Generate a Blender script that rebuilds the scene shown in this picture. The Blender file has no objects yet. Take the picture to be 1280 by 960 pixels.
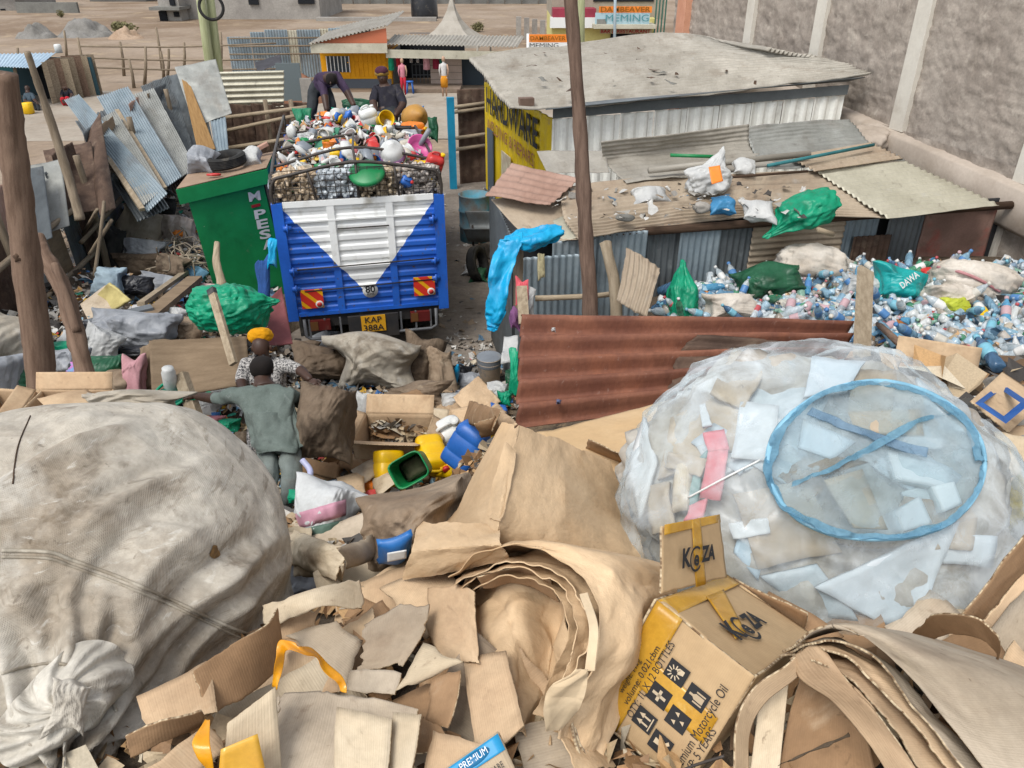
import bpy, bmesh, math, random
import numpy as np
from mathutils import Vector, Matrix, Euler

# ------------------------------------------------------------------ camera, sky, sun, exposure
SC = bpy.context.scene
COL = SC.collection
PITCH = math.radians(29.5); CAM_H = 4.9; FPX = 961.0
cam_d = bpy.data.cameras.new('camera'); cam = bpy.data.objects.new('camera', cam_d); COL.objects.link(cam)
cam_d.sensor_width = 36.0; cam_d.lens = FPX / 1280 * 36.0
cam_d.clip_start = 0.05; cam_d.clip_end = 2000
cam.location = (0, 0, CAM_H); cam.rotation_euler = (math.pi / 2 - PITCH, 0, 0)
SC.camera = cam
SUN_EL, SUN_AZ = math.radians(58), math.radians(215)      # azimuth clockwise from +Y
w = bpy.data.worlds.new('World'); SC.world = w; w.use_nodes = True
nt = w.node_tree
sky = nt.nodes.new('ShaderNodeTexSky'); sky.sky_type = 'NISHITA'; sky.sun_disc = False
sky.sun_elevation = SUN_EL; sky.sun_rotation = SUN_AZ
sky.air_density = 1.0; sky.dust_density = 4.0; sky.ozone_density = 0.6; sky.altitude = 1500
hs = nt.nodes.new('ShaderNodeHueSaturation'); hs.inputs['Saturation'].default_value = 0.28
nt.links.new(sky.outputs[0], hs.inputs['Color'])
nt.links.new(hs.outputs[0], nt.nodes['Background'].inputs[0])
nt.nodes['Background'].inputs[1].default_value = 0.15
sun_d = bpy.data.lights.new('sun', 'SUN'); sun_d.energy = 1.55; sun_d.angle = math.radians(26); sun_d.color = (1.0, 0.97, 0.92)
sun = bpy.data.objects.new('sun', sun_d); COL.objects.link(sun); sun.location = (-6, -8, 20)
_d = Vector((math.sin(SUN_AZ) * math.cos(SUN_EL), math.cos(SUN_AZ) * math.cos(SUN_EL), math.sin(SUN_EL)))
sun.rotation_euler = (-_d).to_track_quat('-Z', 'Y').to_euler()
SC.view_settings.view_transform = 'Standard'; SC.view_settings.look = 'None'
SC.view_settings.exposure = 0.9; SC.view_settings.gamma = 1; SC.view_settings.use_curve_mapping = False
SC.cycles.max_bounces = 8; SC.cycles.diffuse_bounces = 4; SC.cycles.transparent_max_bounces = 24
SC.cycles.glossy_bounces = 3; SC.cycles.transmission_bounces = 4
SC.cycles.use_denoising = True

# ------------------------------------------------------------------ geometry helpers
_fw = np.array([0, math.cos(PITCH), -math.sin(PITCH)]); _up = np.array([0, math.sin(PITCH), math.cos(PITCH)])
_rt = np.array([1.0, 0, 0]); _C = np.array([0, 0, CAM_H])
def ray(px, py): return _fw + (px - 640) / FPX * _rt + (480 - py) / FPX * _up
def P(px, py, zc): return _C + zc * ray(px, py)
def PZ(px, py, z): d = ray(px, py); return _C + d * ((z - CAM_H) / d[2])
def PY(px, py, Y): d = ray(px, py); return _C + d * (Y / d[1])
def A(*a): return np.array(a, float)
def nrm(v): v = np.asarray(v, float); return v / (np.linalg.norm(v) + 1e-12)
RNG = random.Random(7)

def _h(ix, iy, iz, s):
    n = (ix * 374761393 + iy * 668265263 + iz * 2147483647 + s * 1274126177) & 0xFFFFFFFF
    n = ((n ^ (n >> 13)) * 1274126177) & 0xFFFFFFFF
    n = ((n ^ (n >> 16)) * 2246822519) & 0xFFFFFFFF
    return ((n ^ (n >> 15)) & 0xFFFFFF) / 8388607.5 - 1.0
def noise(p, s=0):
    p = np.asarray(p, float); i = np.floor(p).astype(np.int64); f = p - i; f = f * f * (3 - 2 * f)
    r = 0
    for dx in (0, 1):
        for dy in (0, 1):
            for dz in (0, 1):
                wt = (f[..., 0] if dx else 1 - f[..., 0]) * (f[..., 1] if dy else 1 - f[..., 1]) * (f[..., 2] if dz else 1 - f[..., 2])
                r = r + wt * _h(i[..., 0] + dx, i[..., 1] + dy, i[..., 2] + dz, s)
    return r
def fbm(p, s=0, o=4, g=0.5):
    r = 0; a = 1.0; p = np.asarray(p, float)
    for k in range(o):
        r = r + a * noise(p * (2.03 ** k) + k * 7.3, s + k); a *= g
    return r
def crumple(p, s=0, o=3):
    """sharp straight folds that start and end, as in crumpled cloth or paper"""
    p = np.asarray(p, float); r = 0; g = np.random.default_rng(s + 100)
    wp_ = p + .35 * np.stack([noise(p * .9 + k * 9.1, s + 50 + k) for k in range(3)], -1)
    for k in range(2 * o):
        d = g.normal(size=3); d /= np.linalg.norm(d); f = .45 * 1.32 ** k
        x = (wp_ @ d) * f + g.random(); t = 1 - np.abs((x % 1) * 2 - 1); t = 1 - (1 - t) ** 1.06
        m = np.clip(noise(p * .8 * (1 + .25 * k) + k * 5.7, s + 7 * k) * 1.6 + .45, 0, 1)
        r = r + (t - .5) * m * 1.5 / 1.25 ** k
    return r * .62

def cr(ctrl, n, mode):
    """interpolate along axis 0 to n samples"""
    ctrl = np.asarray(ctrl, float); R = len(ctrl); t = n if isinstance(n, np.ndarray) else np.linspace(0, 1, n)
    x = np.clip(t, 0, 1) * (R - 1); i = np.clip(np.floor(x).astype(int), 0, R - 2); f = x - i
    f = f.reshape((-1,) + (1,) * (ctrl.ndim - 1))
    p1, p2 = ctrl[i], ctrl[i + 1]
    if mode == 'lin' or R == 2: return p1 + (p2 - p1) * f
    p0 = np.where((i > 0).reshape(f.shape), ctrl[np.maximum(i - 1, 0)], 2 * p1 - p2)
    p3 = np.where((i < R - 2).reshape(f.shape), ctrl[np.minimum(i + 2, R - 1)], 2 * p2 - p1)
    return 0.5 * (2 * p1 + (p2 - p0) * f + (2 * p0 - 5 * p1 + 4 * p2 - p3) * f ** 2 + (3 * p1 - p0 - 3 * p2 + p3) * f ** 3)

def grid_faces(nv, nu, off=0, flip=False):
    i = np.arange(nv - 1)[:, None] * nu + np.arange(nu - 1)[None, :]
    q = np.stack([i, i + 1, i + nu + 1, i + nu], -1).reshape(-1, 4) + off
    return q[:, ::-1] if flip else q

def surf(ctrl, nu=None, nv=None, mode='cr', umode=None, corr=None, na=0.0, ns=3.0, cr_a=0.0, cr_s=3.0, rag=0.0, ragf=9.0, th=0.004, seed=0, bulge=0.0, box=False):
    """patch through a grid of control points (rows x cols x 3), corrugated / crumpled / torn, with real thickness. Returns V, F, T"""
    c = np.asarray(ctrl, float)
    if c.ndim == 2 and len(c) == 4: c = np.array([[c[0], c[1]], [c[3], c[2]]])     # four corners TL TR BR BL
    lu = np.linalg.norm(np.diff(c, axis=1), axis=2).sum(1).max(); lv = np.linalg.norm(np.diff(c, axis=0), axis=2).sum(0).max()
    if nu is None: nu = int(np.clip(lu / 0.025, 8, 60))
    if nv is None: nv = int(np.clip(lv / 0.025, 8, 60))
    if corr:
        ax, pitch, amp = corr
        cnt = (lu if ax == 'u' else lv) / pitch
        if ax == 'u': nu = int(max(nu, min(cnt * 8, 400)))
        else: nv = int(max(nv, min(cnt * 8, 400)))
    u = np.linspace(0, 1, nu)[None, :].repeat(nv, 0); v = np.linspace(0, 1, nv)[:, None].repeat(nu, 1)
    if rag:
        def e(x, k): z = np.zeros_like(x); return rag * np.clip(0.5 + fbm(np.stack([x * ragf, z + k * 9.7 + seed * 1.3, z], -1), seed + k, 4, 0.65), 0, 2)
        ru, rv = 1.0 / max(lu, 1e-3), 1.0 / max(lv, 1e-3)
        a, b = e(v * lv, 1) * ru, e(v * lv, 2) * ru; c2, d2 = e(u * lu, 3) * rv, e(u * lu, 4) * rv
        u2 = a + u * (1 - a - b); v2 = c2 + v * (1 - c2 - d2); u, v = u2, v2
    # evaluate per column after interpolating rows
    R, Cn = c.shape[:2]
    rows = [cr(c[r], u.ravel(), umode or mode).reshape(nv, nu, 3) for r in range(R)]
    rows = np.array(rows)
    x = np.clip(v, 0, 1) * (R - 1); i = np.clip(np.floor(x).astype(int), 0, R - 2); f = (x - i)[..., None]
    J, I = np.indices((nv, nu))
    g = lambda k: rows[np.clip(k, 0, R - 1), J, I]
    p1, p2 = g(i), g(i + 1)
    if mode == 'lin' or R == 2: X = p1 + (p2 - p1) * f
    else:
        p0 = np.where((i > 0)[..., None], g(i - 1), 2 * p1 - p2); p3 = np.where((i < R - 2)[..., None], g(i + 2), 2 * p2 - p1)
        X = 0.5 * (2 * p1 + (p2 - p0) * f + (2 * p0 - 5 * p1 + 4 * p2 - p3) * f ** 2 + (3 * p1 - p0 - 3 * p2 + p3) * f ** 3)
    def normals(X):
        du = np.gradient(X, axis=1); dv = np.gradient(X, axis=0); n = np.cross(du, dv)
        return n / (np.linalg.norm(n, axis=2, keepdims=True) + 1e-12)
    N = normals(X)
    if N[nv // 2, nu // 2] @ (_C - X[nv // 2, nu // 2]) < 0: N = -N; fl = True
    else: fl = False
    d = np.zeros((nv, nu)); q = np.stack([u * lu, v * lv, np.zeros_like(u) + seed * 3.7], -1)
    if bulge: d += bulge * (4 * u * (1 - u)) * (4 * v * (1 - v)) ** 0.7
    if na: d += na * fbm(q * ns, seed, 3)
    if cr_a: d += cr_a * crumple(q * cr_s, seed + 5, 3)
    if corr:
        ph = (u * lu if ax == 'u' else v * lv) / pitch
        if box: wv = np.clip(np.abs(((ph % 1) - 0.5) * 2) * 6 - 3.2, -1, 1)
        else: wv = np.sin(ph * 2 * math.pi)
        d += amp * wv
    X = X + N * d[..., None]
    T = np.stack([u * lu, v * lv, np.zeros_like(u) + (seed % 17) * 2.3], -1).reshape(-1, 3)
    if th <= 0:
        return X.reshape(-1, 3), grid_faces(nv, nu, 0, fl), T
    N2 = normals(X); N2 = -N2 if fl else N2
    B_ = (X - N2 * th).reshape(-1, 3); n = nv * nu
    F = [grid_faces(nv, nu, 0, fl), grid_faces(nv, nu, n, not fl)]
    per = np.concatenate([np.arange(nu), np.arange(1, nv) * nu + nu - 1, (nv - 1) * nu + np.arange(nu - 2, -1, -1), np.arange(nv - 2, 0, -1) * nu])
    nx = np.roll(per, -1); sd = np.stack([per, per + n, nx + n, nx], -1)
    F.append(sd[:, ::-1] if fl else sd)
    return np.concatenate([X.reshape(-1, 3), B_]), np.concatenate(F), np.concatenate([T, T]), [0] * (2 * len(F[0])) + [1] * len(per)

def tube(pts, r, n=8, cap=True, jit=0.0, seed=0, sub=None):
    pts = np.asarray(pts, float); r = np.broadcast_to(np.asarray(r, float), (len(pts),))
    if sub and len(pts) > 1:
        t = np.linspace(0, 1, sub); r = cr(r[:, None], sub, 'lin')[:, 0]; pts = cr(pts, sub, 'cr')
    m = len(pts); tg = np.gradient(pts, axis=0); tg /= np.linalg.norm(tg, axis=1, keepdims=True) + 1e-12
    ref = A(0, 0, 1) if abs(tg[0, 2]) < 0.9 else A(1, 0, 0)
    V = []; a = np.arange(n) * 2 * math.pi / n; L = 0; T = []
    e1 = nrm(np.cross(tg[0], ref))
    for k in range(m):
        e1 = nrm(e1 - tg[k] * (e1 @ tg[k])); e2 = np.cross(tg[k], e1)
        rr = r[k] * (1 + (jit * fbm(np.stack([np.cos(a) * 1.3, np.sin(a) * 1.3, a * 0 + k * 0.35], -1), seed, 3) if jit else 0)) * np.ones(n)
        V.append(pts[k] + (np.cos(a) * rr)[:, None] * e1 + (np.sin(a) * rr)[:, None] * e2)
        if k: L += np.linalg.norm(pts[k] - pts[k - 1])
        T.append(np.stack([a * r[k], a * 0 + L, a * 0 + seed], -1))
    V = np.concatenate(V); T = np.concatenate(T); F = []
    for k in range(m - 1):
        for j in range(n): F.append([k * n + j, k * n + (j + 1) % n, (k + 1) * n + (j + 1) % n, (k + 1) * n + j])
    if cap: F.append(list(range(n))[::-1]); F.append([(m - 1) * n + j for j in range(n)])
    return V, F, T

def boxv(c, s, rot=None, taper=1.0):
    c = np.asarray(c, float); s = np.asarray(s, float) / 2
    V = np.array([[x, y, z] for z in (-1, 1) for y in (-1, 1) for x in (-1, 1)], float) * s
    if taper != 1: V[4:, :2] *= taper
    if rot is not None: V = V @ np.array(Euler(rot).to_matrix()).T
    V = V + c; F = [[0, 2, 3, 1], [4, 5, 7, 6], [0, 1, 5, 4], [2, 6, 7, 3], [0, 4, 6, 2], [1, 3, 7, 5]]
    return V, F, V.copy()
def par(o, a, b, c):
    """parallelepiped from corner o and three edges"""
    o, a, b, c = [np.asarray(q, float) for q in (o, a, b, c)]
    V = np.array([o, o + a, o + b, o + a + b, o + c, o + a + c, o + b + c, o + a + b + c])
    F = [[0, 2, 3, 1], [4, 5, 7, 6], [0, 1, 5, 4], [2, 6, 7, 3], [0, 4, 6, 2], [1, 3, 7, 5]]
    if np.cross(a, b) @ c < 0: F = [f[::-1] for f in F]
    return V, F, V.copy()
def beam(p, q, wdt, hgt, up=(0, 0, 1)):
    p = np.asarray(p, float); q = np.asarray(q, float); d = q - p; s = nrm(np.cross(d, up)); u = nrm(np.cross(s, d))
    return par(p - s * wdt / 2 - u * hgt / 2, s * wdt, d, u * hgt)
def lathe(prof, n=16, ex=2.0):
    """profile [(r, z)...] turned about z; ex > 2 squares the section; r may be (rx, ry)"""
    a = np.arange(n) * 2 * math.pi / n; ca, sa = np.cos(a), np.sin(a)
    k = (np.abs(ca) ** ex + np.abs(sa) ** ex) ** (-1.0 / ex)
    V = []
    for r, z in prof:
        rx, ry = r if isinstance(r, tuple) else (r, r)
        V.append(np.stack([ca * k * rx, sa * k * ry, a * 0 + z], -1))
    m = len(prof); V = np.concatenate(V); F = []
    for i in range(m - 1):
        for j in range(n): F.append([i * n + j, i * n + (j + 1) % n, (i + 1) * n + (j + 1) % n, (i + 1) * n + j])
    F.append(list(range(n))[::-1]); F.append([(m - 1) * n + j for j in range(n)])
    return V, F, V.copy()
_ico = {}
def ico(k):
    if k not in _ico:
        bm = bmesh.new(); bmesh.ops.create_icosphere(bm, subdivisions=k, radius=1.0)
        V = np.array([v.co[:] for v in bm.verts]); F = [[v.index for v in f.verts] for f in bm.faces]; bm.free(); _ico[k] = (V, np.array(F))
    V, F = _ico[k]; return V.copy(), F.copy()
def blob(c, r, rot=(0, 0, 0), k=5, ex=2.6, lump=0.08, ls=1.6, fold=0.04, fs=2.5, fdir=None, fstretch=0.3, fine=0.0, neck=None, flat=0.0, seed=0):
    """a stuffed bag: lumpy superellipsoid with fold lines; neck = (direction, length, tightness)"""
    V, F = ico(k)
    r = np.asarray(r, float); rm = float(np.mean(r))
    d = V.copy(); s = (np.abs(V) ** ex).sum(1) ** (-1.0 / ex); X = V * s[:, None]
    q = X * ls + seed * 5.1
    amt = 1 + lump * fbm(q, seed, 2)
    p = X.copy()
    if fdir is not None:
        fd = nrm(fdir); al = p @ fd; p = p + np.outer(al, fd) * (fstretch - 1)
    if fold:
        amt = amt + fold * 1.5 * crumple(p * fs + seed * 2.7, seed + 3, 3)
    if fine: amt = amt + fine * crumple(X * fs * 4.3 + seed, seed + 9, 2)
    if neck:
        nd = nrm(neck[0]); al = (V @ nd); t = np.clip((al - (1 - neck[2])) / neck[2], 0, 1)
        perp = X - np.outer(X @ nd, nd); e1 = nrm(np.cross(nd, A(0.3, 0.2, 0.9))); e2 = np.cross(nd, e1)
        th = np.arctan2(perp @ e2, perp @ e1)
        pl = 1 + 0.16 * np.sin(th * 11 + 2 * noise(X * 2, seed)) * t
        sh = (1 - 0.78 * t ** 0.8 + 0.55 * np.clip(t - 0.82, 0, 1) * 4) * pl
        X = np.outer(X @ nd, nd) * (1 + neck[1] * (t ** 2)[:, None]) + perp * sh[:, None]
    X = X * amt[:, None]
    if flat:
        lo = -1 + flat; X[:, 2] = np.where(X[:, 2] < lo, lo + (X[:, 2] - lo) * 0.15, X[:, 2])
    X = X * r
    X = X @ np.array(Euler(rot).to_matrix()).T + np.asarray(c, float)
    return X, F, V * rm

def pillow(c, r, rot=(0, 0, 0), k=5, lump=0.1, fold=0.05, fs=3.0, seed=0, pleat=0.10):
    """a filled sack or bag: two faces meeting in a seam, pleated towards the seam, slumped and creased"""
    n = {3: 26, 4: 44, 5: 80, 6: 130}.get(k, 80); u, v = np.meshgrid(np.linspace(-1, 1, n), np.linspace(-1, 1, n)); u = np.sin(u * math.pi / 2); v = np.sin(v * math.pi / 2)
    t = np.clip((1 - np.abs(u) ** 2.2) * (1 - np.abs(v) ** 2.4), 0, 1) ** .45; out = []
    for s in (-1, 1):
        q = np.stack([u * 1.2, v * 1.2, u * 0 + s * .7 + seed * 3.3], -1)
        q0 = q * A(1, 1, 0) + A(0, 0, seed * 3.3); x = u * (.86 + .14 * v * v) * (1 + .10 * noise(q0 * 1.5, seed)); z = v * (.86 + .14 * u * u) * (1 + .10 * noise(q0 * 1.5 + 5, seed + 1))
        eu = np.clip((np.abs(u) - .35) / .6, 0, 1); ev = np.clip((np.abs(v) - .35) / .6, 0, 1)
        tri = lambda w: 1 - np.abs((w % 1) * 2 - 1)
        pl = eu * (tri(v * 3.1 + .5 * noise(q * 2, seed + 2) + np.sign(u) * .3) - .5) * (.5 + .5 * noise(q * 2.2, seed + 3)) + ev * (tri(u * 3.7 + .5 * noise(q * 2 + 3, seed + 4) + np.sign(v) * .2) - .5) * (.5 + .5 * noise(q * 2.2 + 8, seed + 5))
        d = t * (1 + lump * 1.6 * fbm(q * 1.1, seed + 6, 2)) + np.minimum(t, .6) * (pleat * 1.6 * pl + fold * 2.2 * crumple(q * fs * .8, seed + 7, 3))
        y = s * d; X = np.stack([x, y, z], -1).reshape(-1, 3)
        X = X + .27 * np.stack([noise(X * 1.15 + 9 * j + seed, seed + 20 + j) for j in range(3)], -1)
        X[:, 2] -= .12 * X[:, 0] ** 2; out.append((X, grid_faces(n, n, 0, s > 0), X * float(np.mean(r))))
    V, F, T, _ = join(*out); V = (V * np.asarray(r, float)) @ np.array(Euler(rot).to_matrix()).T + np.asarray(c, float)
    return V, F, T

def place(vft, loc=(0, 0, 0), rot=(0, 0, 0), sc=1.0):
    V, F, T = vft[:3]
    return (V * sc) @ np.array(Euler(rot).to_matrix()).T + np.asarray(loc, float), F, T
def align(vft, o, zdir, xdir=None):
    """local frame with z along zdir put at o"""
    V, F, T = vft[:3]; z = nrm(zdir); x = np.asarray(xdir if xdir is not None else ((1, 0, 0) if abs(z[0]) < 0.9 else (0, 1, 0)), float)
    x = nrm(x - z * (x @ z)); y = np.cross(z, x)
    return V @ np.array([x, y, z]) + np.asarray(o, float), F, T

def join(*parts):
    V, F, T, MI = [], [], [], []; o = 0
    for p in parts:
        mi = p[3] if len(p) > 3 else 0
        V.append(p[0]); T.append(p[2]); F += [[int(i) + o for i in f] for f in p[1]]; MI += [mi] * len(p[1]); o += len(p[0])
    return np.concatenate(V), F, np.concatenate(T), MI

def obj(name, vft, mats, parent=None, smooth=True, origin=None, cols=None, sharp=None):
    V, F, T = vft[:3]; MI = vft[3] if len(vft) > 3 else None
    if sharp is None and isinstance(mats, bpy.types.Material) and mats.name in ('kraft_paper', 'paper_pale'): sharp = 16
    V = np.asarray(V, float)
    me = bpy.data.meshes.new(name)
    po = np.array(parent.get('_w', (0, 0, 0))[:]) if parent is not None else np.zeros(3)
    if origin is None:
        lo, hi = V.min(0), V.max(0); origin = A((lo[0] + hi[0]) / 2, (lo[1] + hi[1]) / 2, lo[2] if parent is None else (lo[2] + hi[2]) / 2)
    origin = np.asarray(origin, float)
    me.from_pydata((V - origin).tolist(), [], F.tolist() if isinstance(F, np.ndarray) else F)
    for m in (mats if isinstance(mats, (list, tuple)) else [mats]): me.materials.append(m)
    if isinstance(mats, bpy.types.Material) and mats.name.startswith('cardboard'): me.materials.append(C_EDGE)
    if MI is not None and max(MI, default=0) > 0 and len(me.materials) > 1: me.polygons.foreach_set('material_index', np.array(MI, np.int32))
    at = me.attributes.new('tuv', 'FLOAT_VECTOR', 'POINT'); at.data.foreach_set('vector', np.asarray(T, np.float32).ravel())
    if cols is not None:
        ca = me.attributes.new('col', 'FLOAT_COLOR', 'POINT'); c4 = np.ones((len(V), 4), np.float32); c4[:, :3] = cols; ca.data.foreach_set('color', c4.ravel())
    if smooth: me.polygons.foreach_set('use_smooth', np.ones(len(me.polygons), bool))
    if sharp: me.set_sharp_from_angle(angle=math.radians(sharp))
    me.update()
    o = bpy.data.objects.new(name, me); COL.objects.link(o)
    o.location = origin - po
    o['_w'] = [float(x) for x in origin]
    if parent is not None: o.parent = parent
    return o
def tag(o, label=None, cat=None, group=None, kind=None):
    if label: o['label'] = label
    if cat: o['category'] = cat
    if group: o['group'] = group
    if kind: o['kind'] = kind
    return o
def thing(name, label, cat, loc=(0, 0, 0), group=None):
    o = bpy.data.objects.new(name, None); COL.objects.link(o); o.location = loc; o['_w'] = [float(x) for x in loc]
    o.empty_display_size = 0.1
    return tag(o, label, cat, group)
def copy_tree(o, parent=None):
    c = o.copy(); COL.objects.link(c); c.parent = parent
    if parent is not None: c.matrix_parent_inverse = o.matrix_parent_inverse.copy()
    for ch in KIDS(o): copy_tree(ch, c)
    return c
def KIDS(o): return [x for x in COL.objects if x.parent == o]
def text(name, s, o, u, v, size, mat, parent, ext=0.001, wid=None, bold=0.0, align_='CENTER'):
    """lettering as flat mesh: centre o, baseline direction u, up v"""
    cu = bpy.data.curves.new(name, 'FONT'); cu.body = s; cu.size = 1; cu.align_x = align_; cu.align_y = 'CENTER'; cu.extrude = 0; cu.offset = bold; cu.resolution_u = 3
    t = bpy.data.objects.new(name, cu); COL.objects.link(t)
    dg = bpy.context.evaluated_depsgraph_get(); me = bpy.data.meshes.new_from_object(t.evaluated_get(dg))
    bpy.data.objects.remove(t); bpy.data.curves.remove(cu)
    V = np.array([q.co[:] for q in me.vertices]); F = [list(p.vertices) for p in me.polygons]; bpy.data.meshes.remove(me)
    if wid: sx = wid / max(V[:, 0].max() - V[:, 0].min(), 1e-6)
    else: sx = size
    if align_ == 'CENTER': V[:, 0] -= (V[:, 0].max() + V[:, 0].min()) / 2
    V[:, 1] -= 0.0
    u = nrm(u); v = nrm(np.asarray(v, float) - u * (np.asarray(v, float) @ u)); n = np.cross(u, v)
    W = np.asarray(o, float) + np.outer(V[:, 0] * sx, u) + np.outer(V[:, 1] * size, v) + n * ext
    return obj(name, (W, F, W.copy()), mat, parent, smooth=False)

# ------------------------------------------------------------------ materials
def S(h, k=1.0):
    h = h.lstrip('#'); c = [int(h[i:i + 2], 16) / 255 for i in (0, 2, 4)]
    return tuple(min(k * (x / 12.92 if x <= 0.04045 else ((x + 0.055) / 1.055) ** 2.4), 0.95) for x in c)
MATS = {}
def M(name, c1, c2=None, s=4.0, co='obj', rough=0.8, spec=0.3, metal=0.0, stains=(), bump=(), stretch=(1, 1, 1), lines=None, weave=None, grain=0.08, rv=0.0, film=None, attr=False, detail=6, transl=0.0, two=None, crease=None):
    if name in MATS: return MATS[name]
    if isinstance(c1, str): c1 = S(c1, 0.8)
    if isinstance(c2, str): c2 = S(c2, 0.8)
    m = bpy.data.materials.new(name); m.use_nodes = True; t = m.node_tree; N = t.nodes; Lk = t.links
    bs = N['Principled BSDF']; out = N['Material Output']
    def nd(ty, **k):
        n = N.new(ty)
        for a, b in k.items(): setattr(n, a, b)
        return n
    def L(a, b): Lk.new(a, b)
    if co == 'tuv': src = nd('ShaderNodeAttribute', attribute_name='tuv').outputs['Vector']
    else: src = nd('ShaderNodeTexCoord').outputs['Object']
    oi = nd('ShaderNodeObjectInfo')
    mp = nd('ShaderNodeMapping'); mp.inputs['Scale'].default_value = stretch; L(src, mp.inputs['Vector'])
    off = nd('ShaderNodeVectorMath', operation='MULTIPLY_ADD'); L(oi.outputs['Random'], off.inputs[0]); off.inputs[1].default_value = (37, 23, 51); L(mp.outputs[0], off.inputs[2])
    vec = off.outputs[0]
    def ntex(scale, det=5, rg=0.6, dist=0.0, v=None):
        n = nd('ShaderNodeTexNoise'); n.inputs['Scale'].default_value = scale; n.inputs['Detail'].default_value = det; n.inputs['Roughness'].default_value = rg; n.inputs['Distortion'].default_value = dist
        L(v or vec, n.inputs['Vector']); return n.outputs['Fac']
    def ramp(f, lo, hi):
        n = nd('ShaderNodeMapRange'); n.interpolation_type = 'SMOOTHSTEP'; n.inputs['From Min'].default_value = lo; n.inputs['From Max'].default_value = hi; L(f, n.inputs['Value']); return n.outputs[0]
    def mix(f, a, b, mode='MIX', fac=1.0):
        n = nd('ShaderNodeMix', data_type='RGBA', blend_type=mode)
        if isinstance(f, (int, float)): n.inputs[0].default_value = f
        elif fac != 1.0:
            k = nd('ShaderNodeMath', operation='MULTIPLY'); L(f, k.inputs[0]); k.inputs[1].default_value = fac; L(k.outputs[0], n.inputs[0])
        else: L(f, n.inputs[0])
        for q, i in ((a, 6), (b, 7)):
            if isinstance(q, tuple): n.inputs[i].default_value = (*q[:3], 1)
            else: L(q, n.inputs[i])
        return n.outputs[2]
    if attr: c = nd('ShaderNodeAttribute', attribute_name='col').outputs['Color']
    else: c = mix(ramp(ntex(s, detail), 0.32, 0.68), c1, c2) if c2 else c1
    if lines:
        ax, fr, am, lc = lines
        wv = nd('ShaderNodeTexWave', wave_type='BANDS', bands_direction=ax); wv.inputs['Scale'].default_value = fr; wv.inputs['Distortion'].default_value = 1.2; wv.inputs['Detail'].default_value = 2; wv.inputs['Detail Scale'].default_value = 1.5
        L(vec, wv.inputs['Vector']); c = mix(ramp(wv.outputs['Fac'], 0.55, 1.0), c, lc, fac=am)
    for (sc_, scl, lo, hi, amt, *sx) in stains:
        if isinstance(sc_, str): sc_ = S(sc_, 0.8)
        v_ = None
        if sx: m2 = nd('ShaderNodeMapping'); m2.inputs['Scale'].default_value = sx[0]; m2.inputs['Rotation'].default_value = (.3, .5, .6); L(vec, m2.inputs['Vector']); v_ = m2.outputs[0]
        c = mix(ramp(ntex(scl, 7, 0.62, 0.4, v_), lo, hi), c, sc_, fac=amt)
    if grain:
        g = ramp(ntex(s * 14, 4, 0.7), 0.25, 0.75); gg = mix(g, (1 - grain,) * 3, (1 + grain * 0.6,) * 3); c = mix(1.0, c, gg, 'MULTIPLY')
    if rv:
        h = nd('ShaderNodeHueSaturation'); mr = nd('ShaderNodeMapRange'); L(oi.outputs['Random'], mr.inputs['Value']); mr.inputs['To Min'].default_value = 1 - rv; mr.inputs['To Max'].default_value = 1 + rv
        L(mr.outputs[0], h.inputs['Value'])
        if isinstance(c, tuple): h.inputs['Color'].default_value = (*c, 1)
        else: L(c, h.inputs['Color'])
        c = h.outputs[0]
    if two:      # painted V: list handled elsewhere
        c = two(nd, L, mix, c)
    if isinstance(c, tuple): bs.inputs['Base Color'].default_value = (*c, 1)
    else: L(c, bs.inputs['Base Color'])
    bs.inputs['Roughness'].default_value = rough; bs.inputs['Metallic'].default_value = metal; bs.inputs['Specular IOR Level'].default_value = spec
    last = None
    bl = list(bump)
    if crease:      # sharp creases of crumpled film, paper or cloth
        for q, rot in ((.8, (.3, .2, .6)), (1.3, (1.1, .4, 2.2)), (2.1, (.2, 1.3, 1.1))):
            rm = nd('ShaderNodeMapping'); rm.inputs['Rotation'].default_value = rot; L(vec, rm.inputs['Vector'])
            vo = nd('ShaderNodeTexWave', wave_type='BANDS', wave_profile='TRI'); vo.inputs['Scale'].default_value = crease[0] * q * .2; vo.inputs['Distortion'].default_value = 3.5; vo.inputs['Detail'].default_value = 2; vo.inputs['Detail Scale'].default_value = 1.3; L(rm.outputs[0], vo.inputs['Vector'])
            bp = nd('ShaderNodeBump'); bp.inputs['Strength'].default_value = crease[1]; bp.inputs['Distance'].default_value = crease[2] * .5 / q; L(vo.outputs['Fac'], bp.inputs['Height'])
            if last is not None: L(last, bp.inputs['Normal'])
            last = bp.outputs[0]
    if weave:
        for dr in (weave[2] if len(weave) > 2 else ('X', 'Y')):
            wv = nd('ShaderNodeTexWave', wave_type='BANDS', bands_direction=dr); wv.inputs['Scale'].default_value = weave[0]; wv.inputs['Distortion'].default_value = 0.6
            L(vec, wv.inputs['Vector']); bp = nd('ShaderNodeBump'); bp.inputs['Strength'].default_value = weave[1]; bp.inputs['Distance'].default_value = 0.003; L(wv.outputs['Fac'], bp.inputs['Height'])
            if last is not None: L(last, bp.inputs['Normal'])
            last = bp.outputs[0]
    for (scl, stg, dist) in bl:
        bp = nd('ShaderNodeBump'); bp.inputs['Strength'].default_value = stg; bp.inputs['Distance'].default_value = dist; L(ntex(scl, 6, 0.65), bp.inputs['Height'])
        if last is not None: L(last, bp.inputs['Normal'])
        last = bp.outputs[0]
    if last is not None: L(last, bs.inputs['Normal'])
    sh = bs.outputs[0]
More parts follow.
